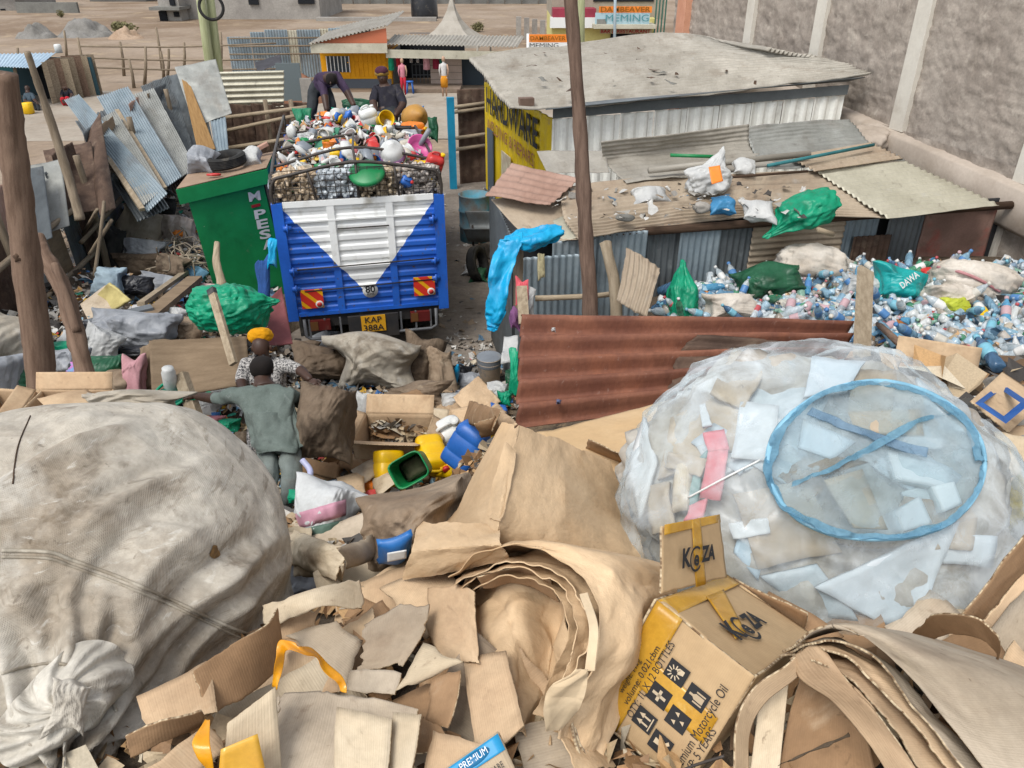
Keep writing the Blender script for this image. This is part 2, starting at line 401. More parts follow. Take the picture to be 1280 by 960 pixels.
    if transl:
        tr = nd('ShaderNodeBsdfTranslucent'); ms = nd('ShaderNodeMixShader'); ms.inputs[0].default_value = transl
        if isinstance(c, tuple): tr.inputs[0].default_value = (*c, 1)
        else: L(c, tr.inputs[0])
        L(sh, ms.inputs[1]); L(tr.outputs[0], ms.inputs[2]); sh = ms.outputs[0]
    if film is not None:      # clear film: (lowest opacity, highest opacity, scale, tint)
        lo, hi, fsc, tint = film
        tp = nd('ShaderNodeBsdfTransparent'); tp.inputs[0].default_value = (*tint, 1)
        ms = nd('ShaderNodeMixShader'); f = ramp(ntex(fsc, 5, 0.6, 0.6), 0.3, 0.72)
        mr = nd('ShaderNodeMapRange'); L(f, mr.inputs['Value']); mr.inputs['To Min'].default_value = lo; mr.inputs['To Max'].default_value = hi
        lw = nd('ShaderNodeLayerWeight'); lw.inputs['Blend'].default_value = 0.25
        ad = nd('ShaderNodeMath', operation='MULTIPLY_ADD', use_clamp=True); L(lw.outputs['Facing'], ad.inputs[0]); ad.inputs[1].default_value = 0.3; L(mr.outputs[0], ad.inputs[2])
        L(ad.outputs[0], ms.inputs[0]); L(tp.outputs[0], ms.inputs[1]); L(sh, ms.inputs[2]); sh = ms.outputs[0]
    if sh is not bs.outputs[0]: L(sh, out.inputs['Surface'])
    MATS[name] = m; return m

def card(name, c1, c2, dark='#7d5f42', amt=0.5, fl=60):
    return M(name, c1, c2, s=2.2, co='tuv', rough=0.88, spec=0.15, lines=('X', fl, 0.10, S(dark, 0.8)), stretch=(1, 1, 1), stains=((dark, 3.0, 0.52, 0.74, amt * 0.8), ('#8a7056', 1.3, 0.5, 0.7, 0.4), ('#5f4b38', 26, 0.64, 0.74, 0.5), ('#6b523c', 11, 0.60, 0.74, amt * 0.7), ('#d9c6a8', 5, 0.58, 0.72, 0.35)), weave=(42, .11, 'X'), crease=(3, .25, .02), bump=((38, 0.25, 0.004), (6, 0.25, 0.012)), grain=0.1, rv=0.12)
C_EDGE = M('edge_fluted', '#d8c4a2', '#7d6348', s=90, co='tuv', rough=.9, detail=1, grain=.2)
C_TAN = card('cardboard_tan', '#d3b896', '#c3a584')
C_PALE = card('cardboard_pale', '#d6c6ab', '#c6b396', amt=0.6)
C_GREY = card('cardboard_grey', '#c6b7a2', '#b3a38d', '#6f5f50', 0.6)
C_DARK = card('cardboard_brown', '#ab8a69', '#967758')
C_KRAFT = M('kraft_paper', '#d8bb96', '#c8a983', s=1.6, co='tuv', crease=(5, .35, .03), rough=0.75, spec=0.25, stains=(('#9c7549', 2.6, 0.54, 0.78, 0.55), ('#7a5c3c', 9, 0.63, 0.75, 0.5)), bump=((9, 0.35, 0.02), (42, 0.22, 0.004)), rv=0.08)
SACK_W = M('woven_sack_white', '#bfb7a8', '#a59a88', s=2.0, crease=(3.5, .45, .06), rough=0.7, spec=0.25, stains=(('#6e5f4c', 2.2, 0.52, 0.72, 0.72), ('#5b4d3d', 7, 0.57, 0.75, 0.6), ('#e2dfd6', 4, 0.55, 0.75, 0.5)), weave=(55, 0.2), bump=((18, 0.25, 0.01),), grain=0.1, rv=0.06)
SACK_B = M('woven_sack_brown', '#a3907a', '#8a7661', s=2.5, rough=0.8, spec=0.2, stains=(('#57483a', 3, 0.5, 0.7, 0.75), ('#bdae98', 6, 0.55, 0.72, 0.5)), weave=(60, 0.2), crease=(5, .5, .06), bump=((20, 0.3, 0.01),), grain=0.12, rv=0.12)
SACK_D = M('sack_dirty', '#857462', '#6b5b4b', s=3, rough=0.85, spec=0.15, stains=(('#3d332a', 4, 0.48, 0.7, 0.75), ('#a5967f', 7, 0.56, 0.74, 0.5)), weave=(60, 0.2), crease=(5, .5, .06), bump=((22, 0.35, 0.012),), grain=0.14, rv=0.15)
def plastic(name, c, c2=None, rough=0.42, dirt=0.5, rv=0.05):
    return M(name, c, c2 or c, s=3, rough=rough, spec=0.45, stains=(('#8d8371', 4, 0.55, 0.8, dirt), ('#5d5345', 14, 0.6, 0.75, dirt * 0.8)), bump=((30, 0.08, 0.004),), grain=0.05, rv=rv)
PL_YEL = plastic('plastic_yellow', '#f4c800', '#eab600', dirt=.25); PL_BLUE = plastic('plastic_blue', '#2f6fc4', '#265fae', dirt=.3); PL_GRN = plastic('plastic_green', '#128a4b', '#0f7a44')
PL_WHT = plastic('plastic_white', '#dfe0dc', '#cfd0cc'); PL_BLK = plastic('plastic_black', '#22242a', '#191a1e'); PL_RED = plastic('plastic_red', '#d23b34', '#bf2f2c')
PL_PINK = plastic('plastic_pink', '#dc5fa0', '#cf5595'); PL_ORG = plastic('plastic_orange', '#ee8a2a', '#e57a1d'); PL_GRY = plastic('plastic_grey', '#8c939a', '#7c8289'); PL_CYAN = plastic('plastic_cyan', '#16a3d8', '#1492c4')
def bagm(name, c, c2, transl=0.25): return M(name, c, c2, s=5, rough=0.42, spec=0.4, stains=(('#7a7264', 5, 0.56, 0.78, 0.4),), bump=((60, 0.12, 0.003),), crease=(9, .6, .04), grain=0.06, rv=0.05, transl=transl)
BG_GRN = bagm('bag_green', '#17b083', '#0f9a72'); BG_CYAN = bagm('cloth_cyan', '#12b2e4', '#0b9bd0', 0.1); BG_WHT = bagm('bag_white', '#dcdcd8', '#c9cac8'); BG_GRY = bagm('bag_grey', '#b9bcc0', '#9ea2a8'); BG_BLK = bagm('bag_black', '#2a2b30', '#1d1e22', 0.0); BG_DGRN = bagm('bag_dark_green', '#2d6b4a', '#24573d')
def galv(name, c1, c2, rust, amt, co='tuv', rough=0.5): return M(name, c1, c2, s=2.0, co=co, rough=rough, spec=0.4, metal=0.25, stains=((rust, 1.6, 0.50, 0.74, amt), ('#4d433a', 7, 0.58, 0.76, 0.45), ('#c2c4c2', 5, 0.6, 0.75, 0.25)), bump=((14, 0.15, 0.006),), stretch=(1, 0.6, 1), grain=0.1, rv=0.1)
ZN_BLUE = galv('zinc_bluegrey', '#9aa7ad', '#83929a', '#6d6259', 0.45); ZN_GREY = galv('zinc_grey', '#a9aaa4', '#92938d', '#75695c', 0.5); ZN_DARK = galv('zinc_dark', '#6f7577', '#5b6062', '#4b4036', 0.6)
ZN_TAN = galv('zinc_dusty', '#b9a993', '#a69580', '#8a6e58', 0.55, rough=0.7); ZN_RED = galv('zinc_rust_pale', '#b39484', '#a08070', '#7c5a48', 0.6, rough=0.75); ZN_CREAM = galv('zinc_cream', '#cdc8b4', '#bdb8a4', '#8f8672', 0.35, rough=0.6); ZN_ROOF = galv('zinc_roof', '#b3ada1', '#a09a8e', '#85796a', 0.6, rough=0.7)
RUST = M('rusty_iron', '#96634c', '#774b3b', s=3, co='tuv', rough=0.7, spec=0.35, metal=0.15, stains=(('#9a6247', 5, 0.52, 0.72, 0.6), ('#b09a8e', 46, 0.62, 0.72, 0.4), ('#553327', 2.4, 0.5, 0.7, 0.55)), bump=((45, 0.3, 0.004),), grain=0.15)
RUST_B = M('rusty_brown', '#6e594b', '#544339', s=3, co='tuv', rough=0.8, spec=0.2, stains=(('#8c7a68', 5, 0.52, 0.72, 0.6), ('#3c2f28', 2.4, 0.5, 0.7, 0.6)), bump=((35, 0.3, 0.004),), grain=0.15, rv=0.12)
def wood(name, c1, c2, k=1.0): return M(name, c1, c2, s=3.0, co='tuv', rough=0.85, spec=0.15, stretch=(9, 1.1, 9), stains=(('#4b3d30', 2.2, 0.55, 0.75, 0.5),), bump=((7, 0.5, 0.01),), grain=0.16, rv=0.1)
WD_POLE = wood('wood_pole_brown', '#87705f', '#6b5648'); WD_RED = wood('wood_pole_reddish', '#7f695b', '#614e43'); WD_GREY = wood('wood_weathered', '#998a76', '#7b6d5b'); WD_PALE = wood('wood_pale', '#b3a38b', '#988871'); WD_PLY = M('plywood', '#96826a', '#84715b', s=2.5, co='tuv', rough=0.85, spec=0.15, stretch=(1, 5, 1), stains=(('#5d4d3d', 1.4, 0.5, 0.75, 0.5),), bump=((12, 0.15, 0.004),), grain=0.12)
WD_DARK = wood('wood_dark', '#5d4a3c', '#46372c'); WD_GRN = M('pole_greenish', '#a8ab86', '#94986f', s=3, co='tuv', rough=0.8, stretch=(6, 0.6, 6), bump=((8, 0.3, 0.006),))
def flatm(name, c, rough=0.7, spec=0.3, **k): return M(name, c, None, s=4, rough=rough, spec=spec, **k)
INK = flatm('ink_black', '#2a2a2c', 0.7); INK_W = flatm('paint_white', '#e6e6e2', 0.6); INK_R = flatm('paint_red', '#a3262b', 0.6)
TAPE = M('packing_tape', '#e3b13c', '#d39a2b', s=6, rough=0.3, spec=0.5, bump=((25, 0.12, 0.004),))
STRAP = M('strap_yellow', '#eaa51c', '#db8f10', s=6, rough=0.3, spec=0.5, bump=((25, 0.25, 0.006),))
RUBBER = M('rubber', '#2a2a2a', '#3a3937', s=6, rough=0.85, spec=0.2, stains=(('#8a8274', 5, 0.55, 0.8, 0.45),), bump=((30, 0.3, 0.006),))
STEEL_BLK = M('painted_black_steel', '#37332f', '#463d36', s=6, rough=0.55, spec=0.4, stains=(('#6a5141', 8, 0.58, 0.75, 0.5),))
SKIN = M('skin_dark', '#4c3428', '#3b281f', s=5, rough=0.5, spec=0.35, bump=((40, 0.1, 0.002),))
HAIR = flatm('hair_black', '#1b1512', 0.9)
def cloth(name, c1, c2, **k): return M(name, c1, c2, s=6, rough=0.9, spec=0.15, bump=((14, 0.35, 0.012), (120, 0.2, 0.002)), grain=0.1, **k)

# ------------------------------------------------------------------ ground and terrain
YAW = math.radians(11.3); RX = A(math.cos(YAW), math.sin(YAW), 0); FX = A(-math.sin(YAW), math.cos(YAW), 0); UZ = A(0, 0, 1)
SOIL = M('soil_field', '#a59482', '#907e6b', s=0.25, rough=0.95, spec=0.1, stains=(('#7d6854', 0.10, 0.47, 0.62, 0.7), ('#c9b494', 0.5, 0.55, 0.75, 0.6), ('#7d6a55', 2.5, 0.58, 0.75, 0.4)), bump=((3, 0.5, 0.05), (14, 0.4, 0.02)), grain=0.15)
YARD = M('soil_yard', '#948a7f', '#786f65', s=0.9, rough=0.95, spec=0.12, stains=(('#645a50', 0.8, 0.5, 0.7, 0.6), ('#a79a8a', 3, 0.55, 0.75, 0.45)), bump=((9, 0.5, 0.03), (40, 0.4, 0.01)), grain=0.2)
ROADM = M('dusty_road', '#b0a698', '#9d9182', s=0.35, rough=0.95, spec=0.12, stains=(('#96826c', 0.5, 0.52, 0.74, 0.5),), bump=((8, 0.4, 0.02),), grain=0.12)
HEAPM = M('trodden_rubbish', '#6f6253', '#53493f', s=6, rough=0.95, spec=0.1, stains=(('#9b8468', 5, 0.55, 0.7, 0.6), ('#2f2923', 9, 0.52, 0.7, 0.6)), bump=((14, 0.8, 0.03), (50, 0.6, 0.01)), grain=0.25)
def sheet(name, x0, x1, y0, y1, z, m, n=40, amp=0.0, edge=0.0, sd=0):
    xs, ys = np.meshgrid(np.linspace(x0, x1, n), np.linspace(y0, y1, n)); V = np.stack([xs, ys, xs * 0 + z], -1)
    if edge:
        e = edge * fbm(np.stack([xs * .4, ys * .4, xs * 0 + sd], -1), sd, 3); m_ = (xs <= x0 + 1e-6) | (xs >= x1 - 1e-6); V[..., 0] += np.where(m_, e, 0); m_ = (ys <= y0 + 1e-6) | (ys >= y1 - 1e-6); V[..., 1] += np.where(m_, e, 0)
    if amp: V[..., 2] += amp * (fbm(np.stack([xs * .5, ys * .5, xs * 0], -1), sd, 4) + 1)
    o = obj(name, (V.reshape(-1, 3), grid_faces(n, n), V.reshape(-1, 3)), m); o['kind'] = 'structure'; return o
sheet('ground', -700, 700, -300, 1100, 0, SOIL, 30)
sheet('road', -60, 30, 23.2, 31.8, 0.004, ROADM, 60, edge=0.5, sd=3)
sheet('yard', -8.2, 6.5, -2, 21.5, 0.008, YARD, 120, amp=0.02, sd=5)

_hs = [(-200, 960, 3.4), (250, 1000, 3.35), (640, 960, 3.42), (1000, 960, 3.45), (1450, 960, 3.4), (640, 1500, 3.45), (640, 840, 3.3), (1000, 800, 3.3), (1300, 780, 3.3), (700, 720, 3.2), (640, 640, 3.08), (760, 640, 3.12), (640, 560, 2.95),
       (760, 560, 2.98), (1000, 520, 2.85), (1250, 520, 2.8), (1000, 640, 3.0), (1250, 640, 3.0), (540, 720, 2.9), (480, 780, 3.1), (400, 840, 3.2), (100, 700, 2.6), (100, 850, 2.8), (-150, 700, 2.6), (250, 640, 2.4), (380, 740, 2.5),
       (450, 700, 2.1), (430, 650, 1.6), (520, 640, 1.75), (520, 600, 1.2), (600, 585, 1.25), (640, 530, 0.85), (560, 530, 0.75), (500, 540, 0.8), (420, 560, 0.8), (360, 620, 0.85), (300, 570, 0.9), (250, 520, 1.0), (450, 500, .4),
       (520, 480, .2), (400, 470, .3), (610, 485, .02), (450, 440, -.02), (640, 440, -.02), (560, 420, -.02), (150, 490, 1.25), (60, 495, 1.45), (200, 440, 1.0), (280, 410, .9), (150, 410, 1.0), (20, 430, 1.3), (-150, 430, 1.4), (110, 345, .85), (200, 310, .6), (170, 280, .4),
       (230, 330, .6), (320, 385, .5), (335, 450, .45), (260, 370, .7), (850, 400, 1.5), (1000, 370, 1.65), (1200, 360, 1.75), (1260, 400, 1.75), (1100, 440, 1.65), (950, 400, 1.6), (1200, 450, 1.75), (1300, 470, 1.8), (900, 460, 1.5), (760, 440, .8), (720, 400, .0),
       (1240, 335, 1.75), (1000, 335, 1.7), (880, 360, 1.6), (1100, 340, 1.75), (700, 480, .6), (830, 370, 1.4)]
_hp = np.array([PZ(a, b, c) for a, b, c in _hs] + [A(x, y, 0.0) for x, y in ((-3, 10), (-1, 9.6), (0.3, 8.8), (-4.5, 11), (1.5, 9.3), (4, 10.6), (6, 11), (-5.8, 12), (-1.8, 8.9), (-7.5, 11), (-2.6, 8.5))] + [A(x, y, z) for x in (-1.9, -1.3, -.7, -.15) for y, z in ((3.5, 1.95), (4.1, 1.4), (4.7, 1.05), (5.3, .85))] + [A(x, -2, 3.4) for x in (-5, -2, 0, 2, 5)])
def heap(x, y):
    x = np.asarray(x, float); y = np.asarray(y, float)
    d2 = (x[..., None] - _hp[:, 0]) ** 2 + (y[..., None] - _hp[:, 1]) ** 2 + 0.03
    wt = d2 ** -1.9
    return (wt * _hp[:, 2]).sum(-1) / wt.sum(-1)
def on(px, py, dz=0.0):
    """where the sight line through a spot meets the heap"""
    r = ray(px, py); t = np.linspace(1.0, 14, 400); p = _C + t[:, None] * r
    h = np.maximum(heap(p[:, 0], p[:, 1]), 0) + dz; k = np.nonzero(p[:, 2] < h)[0]
    k = k[0] if len(k) else 399
    lo, hi = t[max(k - 1, 0)], t[k]
    for _ in range(12):
        m = (lo + hi) / 2; q = _C + m * r
        if q[2] < max(float(heap(q[0], q[1])), 0) + dz: hi = m
        else: lo = m
    return _C + hi * r
def depth(p): return float((np.asarray(p) - _C) @ _fw)
xs, ys = np.meshgrid(np.linspace(-7.6, 6.6, 230), np.linspace(-2, 11, 220))
hz = heap(xs, ys); hz = np.where(hz < 0.015, hz - 0.06, hz); hz = hz + 0.03 * fbm(np.stack([xs * 3, ys * 3, xs * 0], -1), 4, 4) - 0.05
hv = np.stack([xs, ys, hz], -1).reshape(-1, 3)
o = obj('rubbish_mound', (hv, grid_faces(220, 230), hv), HEAPM); o['kind'] = 'structure'

# far ground: hills of gravel and soil
GRAVEL = M('gravel_grey', '#8f8c87', '#7c7973', s=1.5, rough=0.95, spec=0.1, bump=((6, 0.8, 0.05),), grain=0.2)
SOILR = M('soil_red', '#8e6650', '#7a5643', s=1.5, rough=0.95, spec=0.1, bump=((6, 0.8, 0.05),), grain=0.2)
def mound(name, px, py, wpx, hpx, m, label, sd, Y=None, kind='mound'):
    c = PZ(px, py, 0) if Y is None else PY(px, py, Y); c[2] = 0; zc = depth(c); rx = wpx / FPX * zc / 2; h = hpx / FPX * zc * .9
    xs, ys = np.meshgrid(np.linspace(-1, 1, 36), np.linspace(-1, 1, 36)); r = np.sqrt(xs ** 2 + ys ** 2)
    z = h * np.clip(1 - r ** 2.1, -0.05, 1) * (.85 + .6 * fbm(np.stack([xs * 2, ys * 2, xs * 0 + sd], -1), sd, 4)); V = np.stack([xs * rx, ys * rx * .8, z], -1).reshape(-1, 3) + c
    tag(obj('soil_mound' if m is not GRAVEL else 'gravel_mound', (V, grid_faces(36, 36), V), m), label, kind)
mound('m', 46, 47, 50, 16, GRAVEL, 'low grey gravel mound farthest out on the dry field beside the blue roofed kiosk', 1)
mound('m', 108, 45, 70, 19, GRAVEL, 'wide grey gravel mound on the dry field, taller of the two grey ones', 2)
mound('m', 158, 48, 44, 12, M('soil_pale', '#b59d86', '#a38a72', s=1.5, rough=0.95, grain=0.2, bump=((6, .8, .05),)), 'pale tan soil mound on the field before the unfinished block building', 3)
mound('m', 362, 104, 95, 34, SOILR, 'red brown soil mound behind the grey metal door by the truck yard', 4, Y=30)

# ------------------------------------------------------------------ far buildings
def quad(px0, py0, px1, py1, Y):
    a = PY((px0 + px1) / 2, py0, Y)[2]; b = PY((px0 + px1) / 2, py1, Y)[2]; ym = (py0 + py1) / 2
    x0 = PY(px0, ym, Y)[0]; x1 = PY(px1, ym, Y)[0]; return x0, x1, b, a     # x0 x1 zbottom ztop
def blockq(px0, py0, px1, py1, Y, dep, ground=False):
    x0, x1, z0, z1 = quad(px0, py0, px1, py1, Y)
    if ground: z0 = -0.02
    return par((x0, Y, z0), (x1 - x0, 0, 0), (0, dep, 0), (0, 0, z1 - z0))
CONC = M('concrete_block', '#a9a49c', '#96918a', s=0.6, rough=0.95, spec=0.1, stains=(('#7c766e', 0.5, 0.5, 0.7, 0.5),), bump=((6, 0.4, 0.03),), grain=0.15)
CONC_D = M('concrete_dark', '#86857f', '#74736e', s=0.6, rough=0.95, spec=0.1, bump=((6, 0.4, 0.03),), grain=0.15)
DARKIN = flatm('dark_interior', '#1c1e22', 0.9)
GLASS = M('window_glass', '#39454c', None, rough=0.15, spec=0.6)
bld = thing('unfinished_building', 'unfinished grey concrete block building with square window openings at the far field', 'building', PY(290, 30, 68) * A(1, 1, 0))
obj('wall', blockq(225, -45, 398, 38, 68, 9, True), CONC, bld, smooth=False)
obj('lower_wing', blockq(196, -45, 222, 39, 66.5, 8, True), CONC, bld, smooth=False)
obj('floor_slab', blockq(186, 9, 224, 13, 65.5, 9), CONC_D, bld, smooth=False)
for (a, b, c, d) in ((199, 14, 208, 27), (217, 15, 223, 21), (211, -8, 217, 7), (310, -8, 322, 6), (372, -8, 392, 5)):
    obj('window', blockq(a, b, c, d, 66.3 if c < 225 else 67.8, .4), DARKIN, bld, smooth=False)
for i, (a, b, c, d, Y, m, lab) in enumerate(((-60, -20, 20, 20, 78, CONC, 'grey block house with a blue roof at the far field edge'), (112, -25, 182, 13, 92, CONC_D, 'long low grey building with dark doorways beyond the field'))):
    h = thing('block_house', lab, 'building', PY((a + c) / 2, d, Y) * A(1, 1, 0)); obj('wall', blockq(a, b + 12, c, d, Y, 7, True), m, h, smooth=False)
    x0, x1, z0, z1 = quad(a - 3, b, c + 3, b + 12, Y - 0.5)
    obj('roof', join(par((x0, Y - .6, z0), (x1 - x0, 0, 0), (0, 8, 1.2), (0, 0, .25))), M('roof_blue', '#5c8bb5', '#4d7ba6', s=2, rough=.6) if i == 0 else ZN_ROOF, h, smooth=False)
    for k in range(3):
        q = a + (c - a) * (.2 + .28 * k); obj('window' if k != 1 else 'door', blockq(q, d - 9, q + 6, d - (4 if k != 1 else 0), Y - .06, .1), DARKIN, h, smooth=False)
tag(obj('boundary_wall', blockq(20, 3, 97, 20, 75, .3, True), CONC_D, smooth=False), 'low grey block wall beside the blue roofed house at the far field edge', 'wall')
fw = thing('perimeter_wall', 'long grey stone wall with thin posts running along the far side of the field', 'wall', PY(540, 12, 88) * A(1, 1, 0))
obj('wall', blockq(392, -10, 700, 11, 88, .4, True), CONC_D, fw, smooth=False)
for k in range(14):
    q = 400 + k * 21; a_ = PY(q, 10, 87.6); a_[2] = 0; obj('post', tube([a_, a_ + A(0, 0, 4)], .07, 6), CONC, fw)
tag(obj('rubble_wall', blockq(395, 22, 545, 27, 66, .8, True), CONC, smooth=False), 'low rubble wall of loose stones across the middle of the dry field', 'wall')
tag(obj('water_tank', place(lathe([(.1, 0), (1.05, 0), (1.08, .3), (1.05, 2.0), (.9, 2.3), (.3, 2.4), (.28, 2.6), (.02, 2.62)], 20), PZ(531, 23, 0) * A(1, 1, 0)), PL_BLK), 'black plastic water tank standing on the dry field', 'water tank')
# bushes and far trees: trunk + leaf clumps
LEAF = M('foliage', '#5e6f4c', '#4a5a3c', s=3, rough=.9, spec=.1, grain=.2, rv=.1); LEAFG = M('foliage_dry', '#8a8462', '#75714f', s=3, rough=.9, spec=.1, grain=.2)
def leafy(c, rx, rz, n, size, sd):
    r = np.random.default_rng(sd); p = r.normal(size=(n, 3)); p /= np.linalg.norm(p, axis=1, keepdims=True); p *= (r.random((n, 1)) ** .5); p = p * A(rx, rx * .8, rz); p *= (1 + .3 * noise(p * 2 / rx, sd))[:, None]; p = p + c
    a = r.normal(size=(n, 3)); a /= np.linalg.norm(a, axis=1, keepdims=True); b = np.cross(a, r.normal(size=(n, 3))); b /= np.linalg.norm(b, axis=1, keepdims=True); s = size * (.6 + .8 * r.random((n, 1)))
    V = np.stack([p - a * s, p + b * s * .6, p + a * s, p - b * s * .6], 1).reshape(-1, 3); F = np.arange(4 * n).reshape(-1, 4); return V, F, V.copy()
for i, (px, py, w_, h_, m, lab) in enumerate(((155, 42, 30, 14, LEAFG, 'dry grey green bush by the rubble before the unfinished building'), (598, 40, 16, 12, LEAFG, 'small dry bush on bare soil beside the tent'), (77, 22, 10, 9, LEAFG, 'tiny dark bush at the end of the far low wall'))):
    c = PZ(px, py, 0); zc = depth(c); b = thing('bush', lab, 'bush', c); rx = w_ / FPX * zc / 2; rz = h_ / FPX * zc / 2
    obj('foliage', leafy(c + A(0, 0, rz), rx, rz, 700, rx * .12, i + 2), m, b); obj('stem', tube([c, c + A(.05, 0, rz)], rx * .05, 6), WD_DARK, b)
for i, (px, Y, hgt, r_) in enumerate(((180, 100, 5, 2.4), (420, 98, 6, 3), (470, 102, 5, 2.6), (505, 97, 6, 3.2), (660, 96, 7, 3.4), (20, 104, 6, 3))):
    c = PY(px, 5, Y); c[2] = 0; t_ = thing('tree', ['round green tree behind the long low grey building', 'green tree over the far stone wall near the unfinished building', 'smaller green tree between two others over the far stone wall', 'green tree over the far stone wall above the water tank', 'tall green tree behind the bar building beyond the shed', 'green tree behind the blue roofed block house'][i], 'tree', c, 'trees beyond the far wall')
    obj('crown', leafy(c + A(0, 0, hgt * .65), r_, hgt * .42, 1500, .28, 40 + i), LEAF, t_); obj('trunk', tube([c, c + A(.1, 0, hgt * .3), c + A(0, .1, hgt * .7)], [.22, .17, .08], 8), WD_DARK, t_)
# post and rail fence of the field
for i, (px, py0, py1, lean) in enumerate(((83, 62, 38, -3), (106, 88, 47, -9), (155, 87, 52, -5), (181, 98, 58, 1), (203, 80, 34, -8), (205, 90, 64, -4), (230, 80, 53, 0), (209, 93, 61, 2), (168, 102, 74, -7), (276, 76, 40, 0), (325, 80, 58, 0), (301, 78, 50, 1), (344, 82, 62, -1), (22, 92, 60, 0))):
    b = PZ(px, py0 + 8, 0); zc = depth(b); t_ = PY(px + lean, py1, b[1]); tag(obj('fence_post', tube([b, (b + t_) / 2 + A(.03, 0, 0), t_], [.07, .06, .05], 7, jit=.2, seed=i), WD_GREY), 'thin weathered post of the field fence beyond the road', 'fence post', 'posts of the field fence')
for i, (a, b) in enumerate((((100, 58), (345, 54)), ((100, 72), (345, 74)), ((108, 84), (345, 86)))):
    p, q = PY(*a, 34.0), PY(*b, 35.0); tag(obj('fence_rail', tube([p, (p + q) / 2 - A(0, 0, .08), q], .035, 6, sub=10), WD_GREY), ['top', 'middle', 'lowest'][i] + ' thin rail of the field fence beyond the road', 'fence rail', 'rails of the field fence')
# two tall pale poles with an old tyre hung on them
for i, (px, dx) in enumerate(((262, -17), (271, -13))):
    b = PY(px, 95, 27.0 + i * .3); b[2] = 0; t_ = PY(px + dx, -40, 27.0 + i * .3); tag(obj('timber_pole', tube([b, (b + t_) / 2, t_], [.17, .15, .13], 12, jit=.05, seed=i), WD_GRN), ['tall pale greenish timber pole, slimmer one of the pair by the corrugated fence', 'tall pale greenish timber pole with the bicycle tyre hung beside it'][i], 'pole', 'pair of timber poles')
tp = PY(264, 9, 26.7); a = np.linspace(0, 2 * math.pi, 40)[:-1]
ty = lathe([(.36, -.05), (.42, -.06), (.46, -.03), (.47, 0), (.46, .03), (.42, .06), (.36, .05), (.36, -.05)], 36); ty = (ty[0], ty[1][:-2], ty[2])
tag(obj('bicycle_tyre', align(place(ty, sc=.85), tp, (0.3, -1, .1)), RUBBER), 'thin black tyre hung up on the tall pale poles', 'tyre')

# ------------------------------------------------------------------ roadside shops
YELW = M('wall_orange_yellow', '#e8a417', '#dc9812', s=2, rough=.7, spec=.2, stains=(('#b87a1c', 1.5, .55, .75, .5),), grain=.08)
YB = 33.0
sh = thing('yellow_kiosk', 'orange yellow roadside kiosk with barred window and tilted iron roof', 'shop', PY(440, 112, YB) * A(1, 1, 0))
x0, x1, z0, z1 = quad(402, 62, 489, 112, YB); 
obj('wall', par((x0, YB, 0), (x1 - x0, 0, 0), (0, 4, 0), (0, 0, z1)), YELW, sh, smooth=False)
obj('plinth', par((x0 + .02, YB - .05, 0), (x1 - x0 - .04, 0, 0), (0, .045, 0), (0, 0, .35)), flatm('plinth_grey', '#5c626a'), sh, smooth=False)
for k in range(9):
    q = x0 + (x1 - x0) * (.40 + .065 * k); obj('panel_strip', par((q, YB - .03, .45), (.03, 0, 0), (0, .028, 0), (0, 0, z1 - .5)), YELW, sh, smooth=False)
for k in range(2): obj('panel_strip', par((x0 + (x1 - x0) * .38, YB - .05, .95 + .6 * k), ((x1 - x0) * .6, 0, 0), (0, .018, 0), (0, 0, .035)), YELW, sh, smooth=False)
wx0, wx1, wz0, wz1 = quad(409, 70, 437, 90, YB)
win = obj('window', par((wx0, YB - .04, wz0), (wx1 - wx0, 0, 0), (0, .035, 0), (0, 0, wz1 - wz0)), GLASS, sh, smooth=False)
obj('window_bar', join(*[par((wx0 + (wx1 - wx0) * k / 6 - .015, YB - .07, wz0), (.03, 0, 0), (0, .025, 0), (0, 0, wz1 - wz0)) for k in range(7)]), INK_W, win, smooth=False)
obj('fascia', par((x0 - .1, YB - 1.0, z1 - .02), (x1 - x0 + .15, 0, 0), (0, .06, 0), (0, 0, .34)), ZN_CREAM, sh, smooth=False)
obj('roof', surf([A(x0 - .15, YB + 4.5, z1 + .45), A(x1 + .1, YB + 4.5, z1 + 1.1), A(x1 + .1, YB - 1.0, z1 + .95), A(x0 - .15, YB - 1.1, z1 + .3)], corr=('u', .15, .03), th=.01), ZN_ROOF, sh)
obj('gable_panel', join(([A(x0 - .1, YB - .9, z1 + .32), A(x1 + .05, YB - .9, z1 + .32), A(x1 + .05, YB - .9, z1 + .85)], [[0, 1, 2]], np.zeros((3, 3)))), flatm('board_orange', '#c07050'), sh, smooth=False)
YC = 33.3
cs = thing('clothes_shop', 'open fronted roadside clothes shop with flat iron roof and tiled wall', 'shop', PY(560, 112, YC) * A(1, 1, 0))
TILEW = M('wall_tile_pink', '#b9a79a', '#a99789', s=1.5, rough=.6, stains=(('#8d7a6d', 1, .55, .75, .4),))
a0, a1, b0, b1 = quad(538, 64, 577, 112, YC); obj('front_wall', par((a0, YC, 0), (a1 - a0, 0, 0), (0, .2, 0), (0, 0, b1)), TILEW, cs, smooth=False)
for k in range(1, 5): obj('tile_joint', par((a0, YC - .012, b1 * k / 5), (a1 - a0, 0, 0), (0, .01, 0), (0, 0, .025)), flatm('joint_grey', '#8a7c70'), cs, smooth=False)
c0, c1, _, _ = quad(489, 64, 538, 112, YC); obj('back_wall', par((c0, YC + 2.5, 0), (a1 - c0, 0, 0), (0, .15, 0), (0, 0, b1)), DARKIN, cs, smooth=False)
obj('side_wall', par((c0 - .02, YC + .05, 0), (.12, 0, 0), (0, 2.4, 0), (0, 0, b1)), flatm('wall_grey_shop', '#6d6a68'), cs, smooth=False)
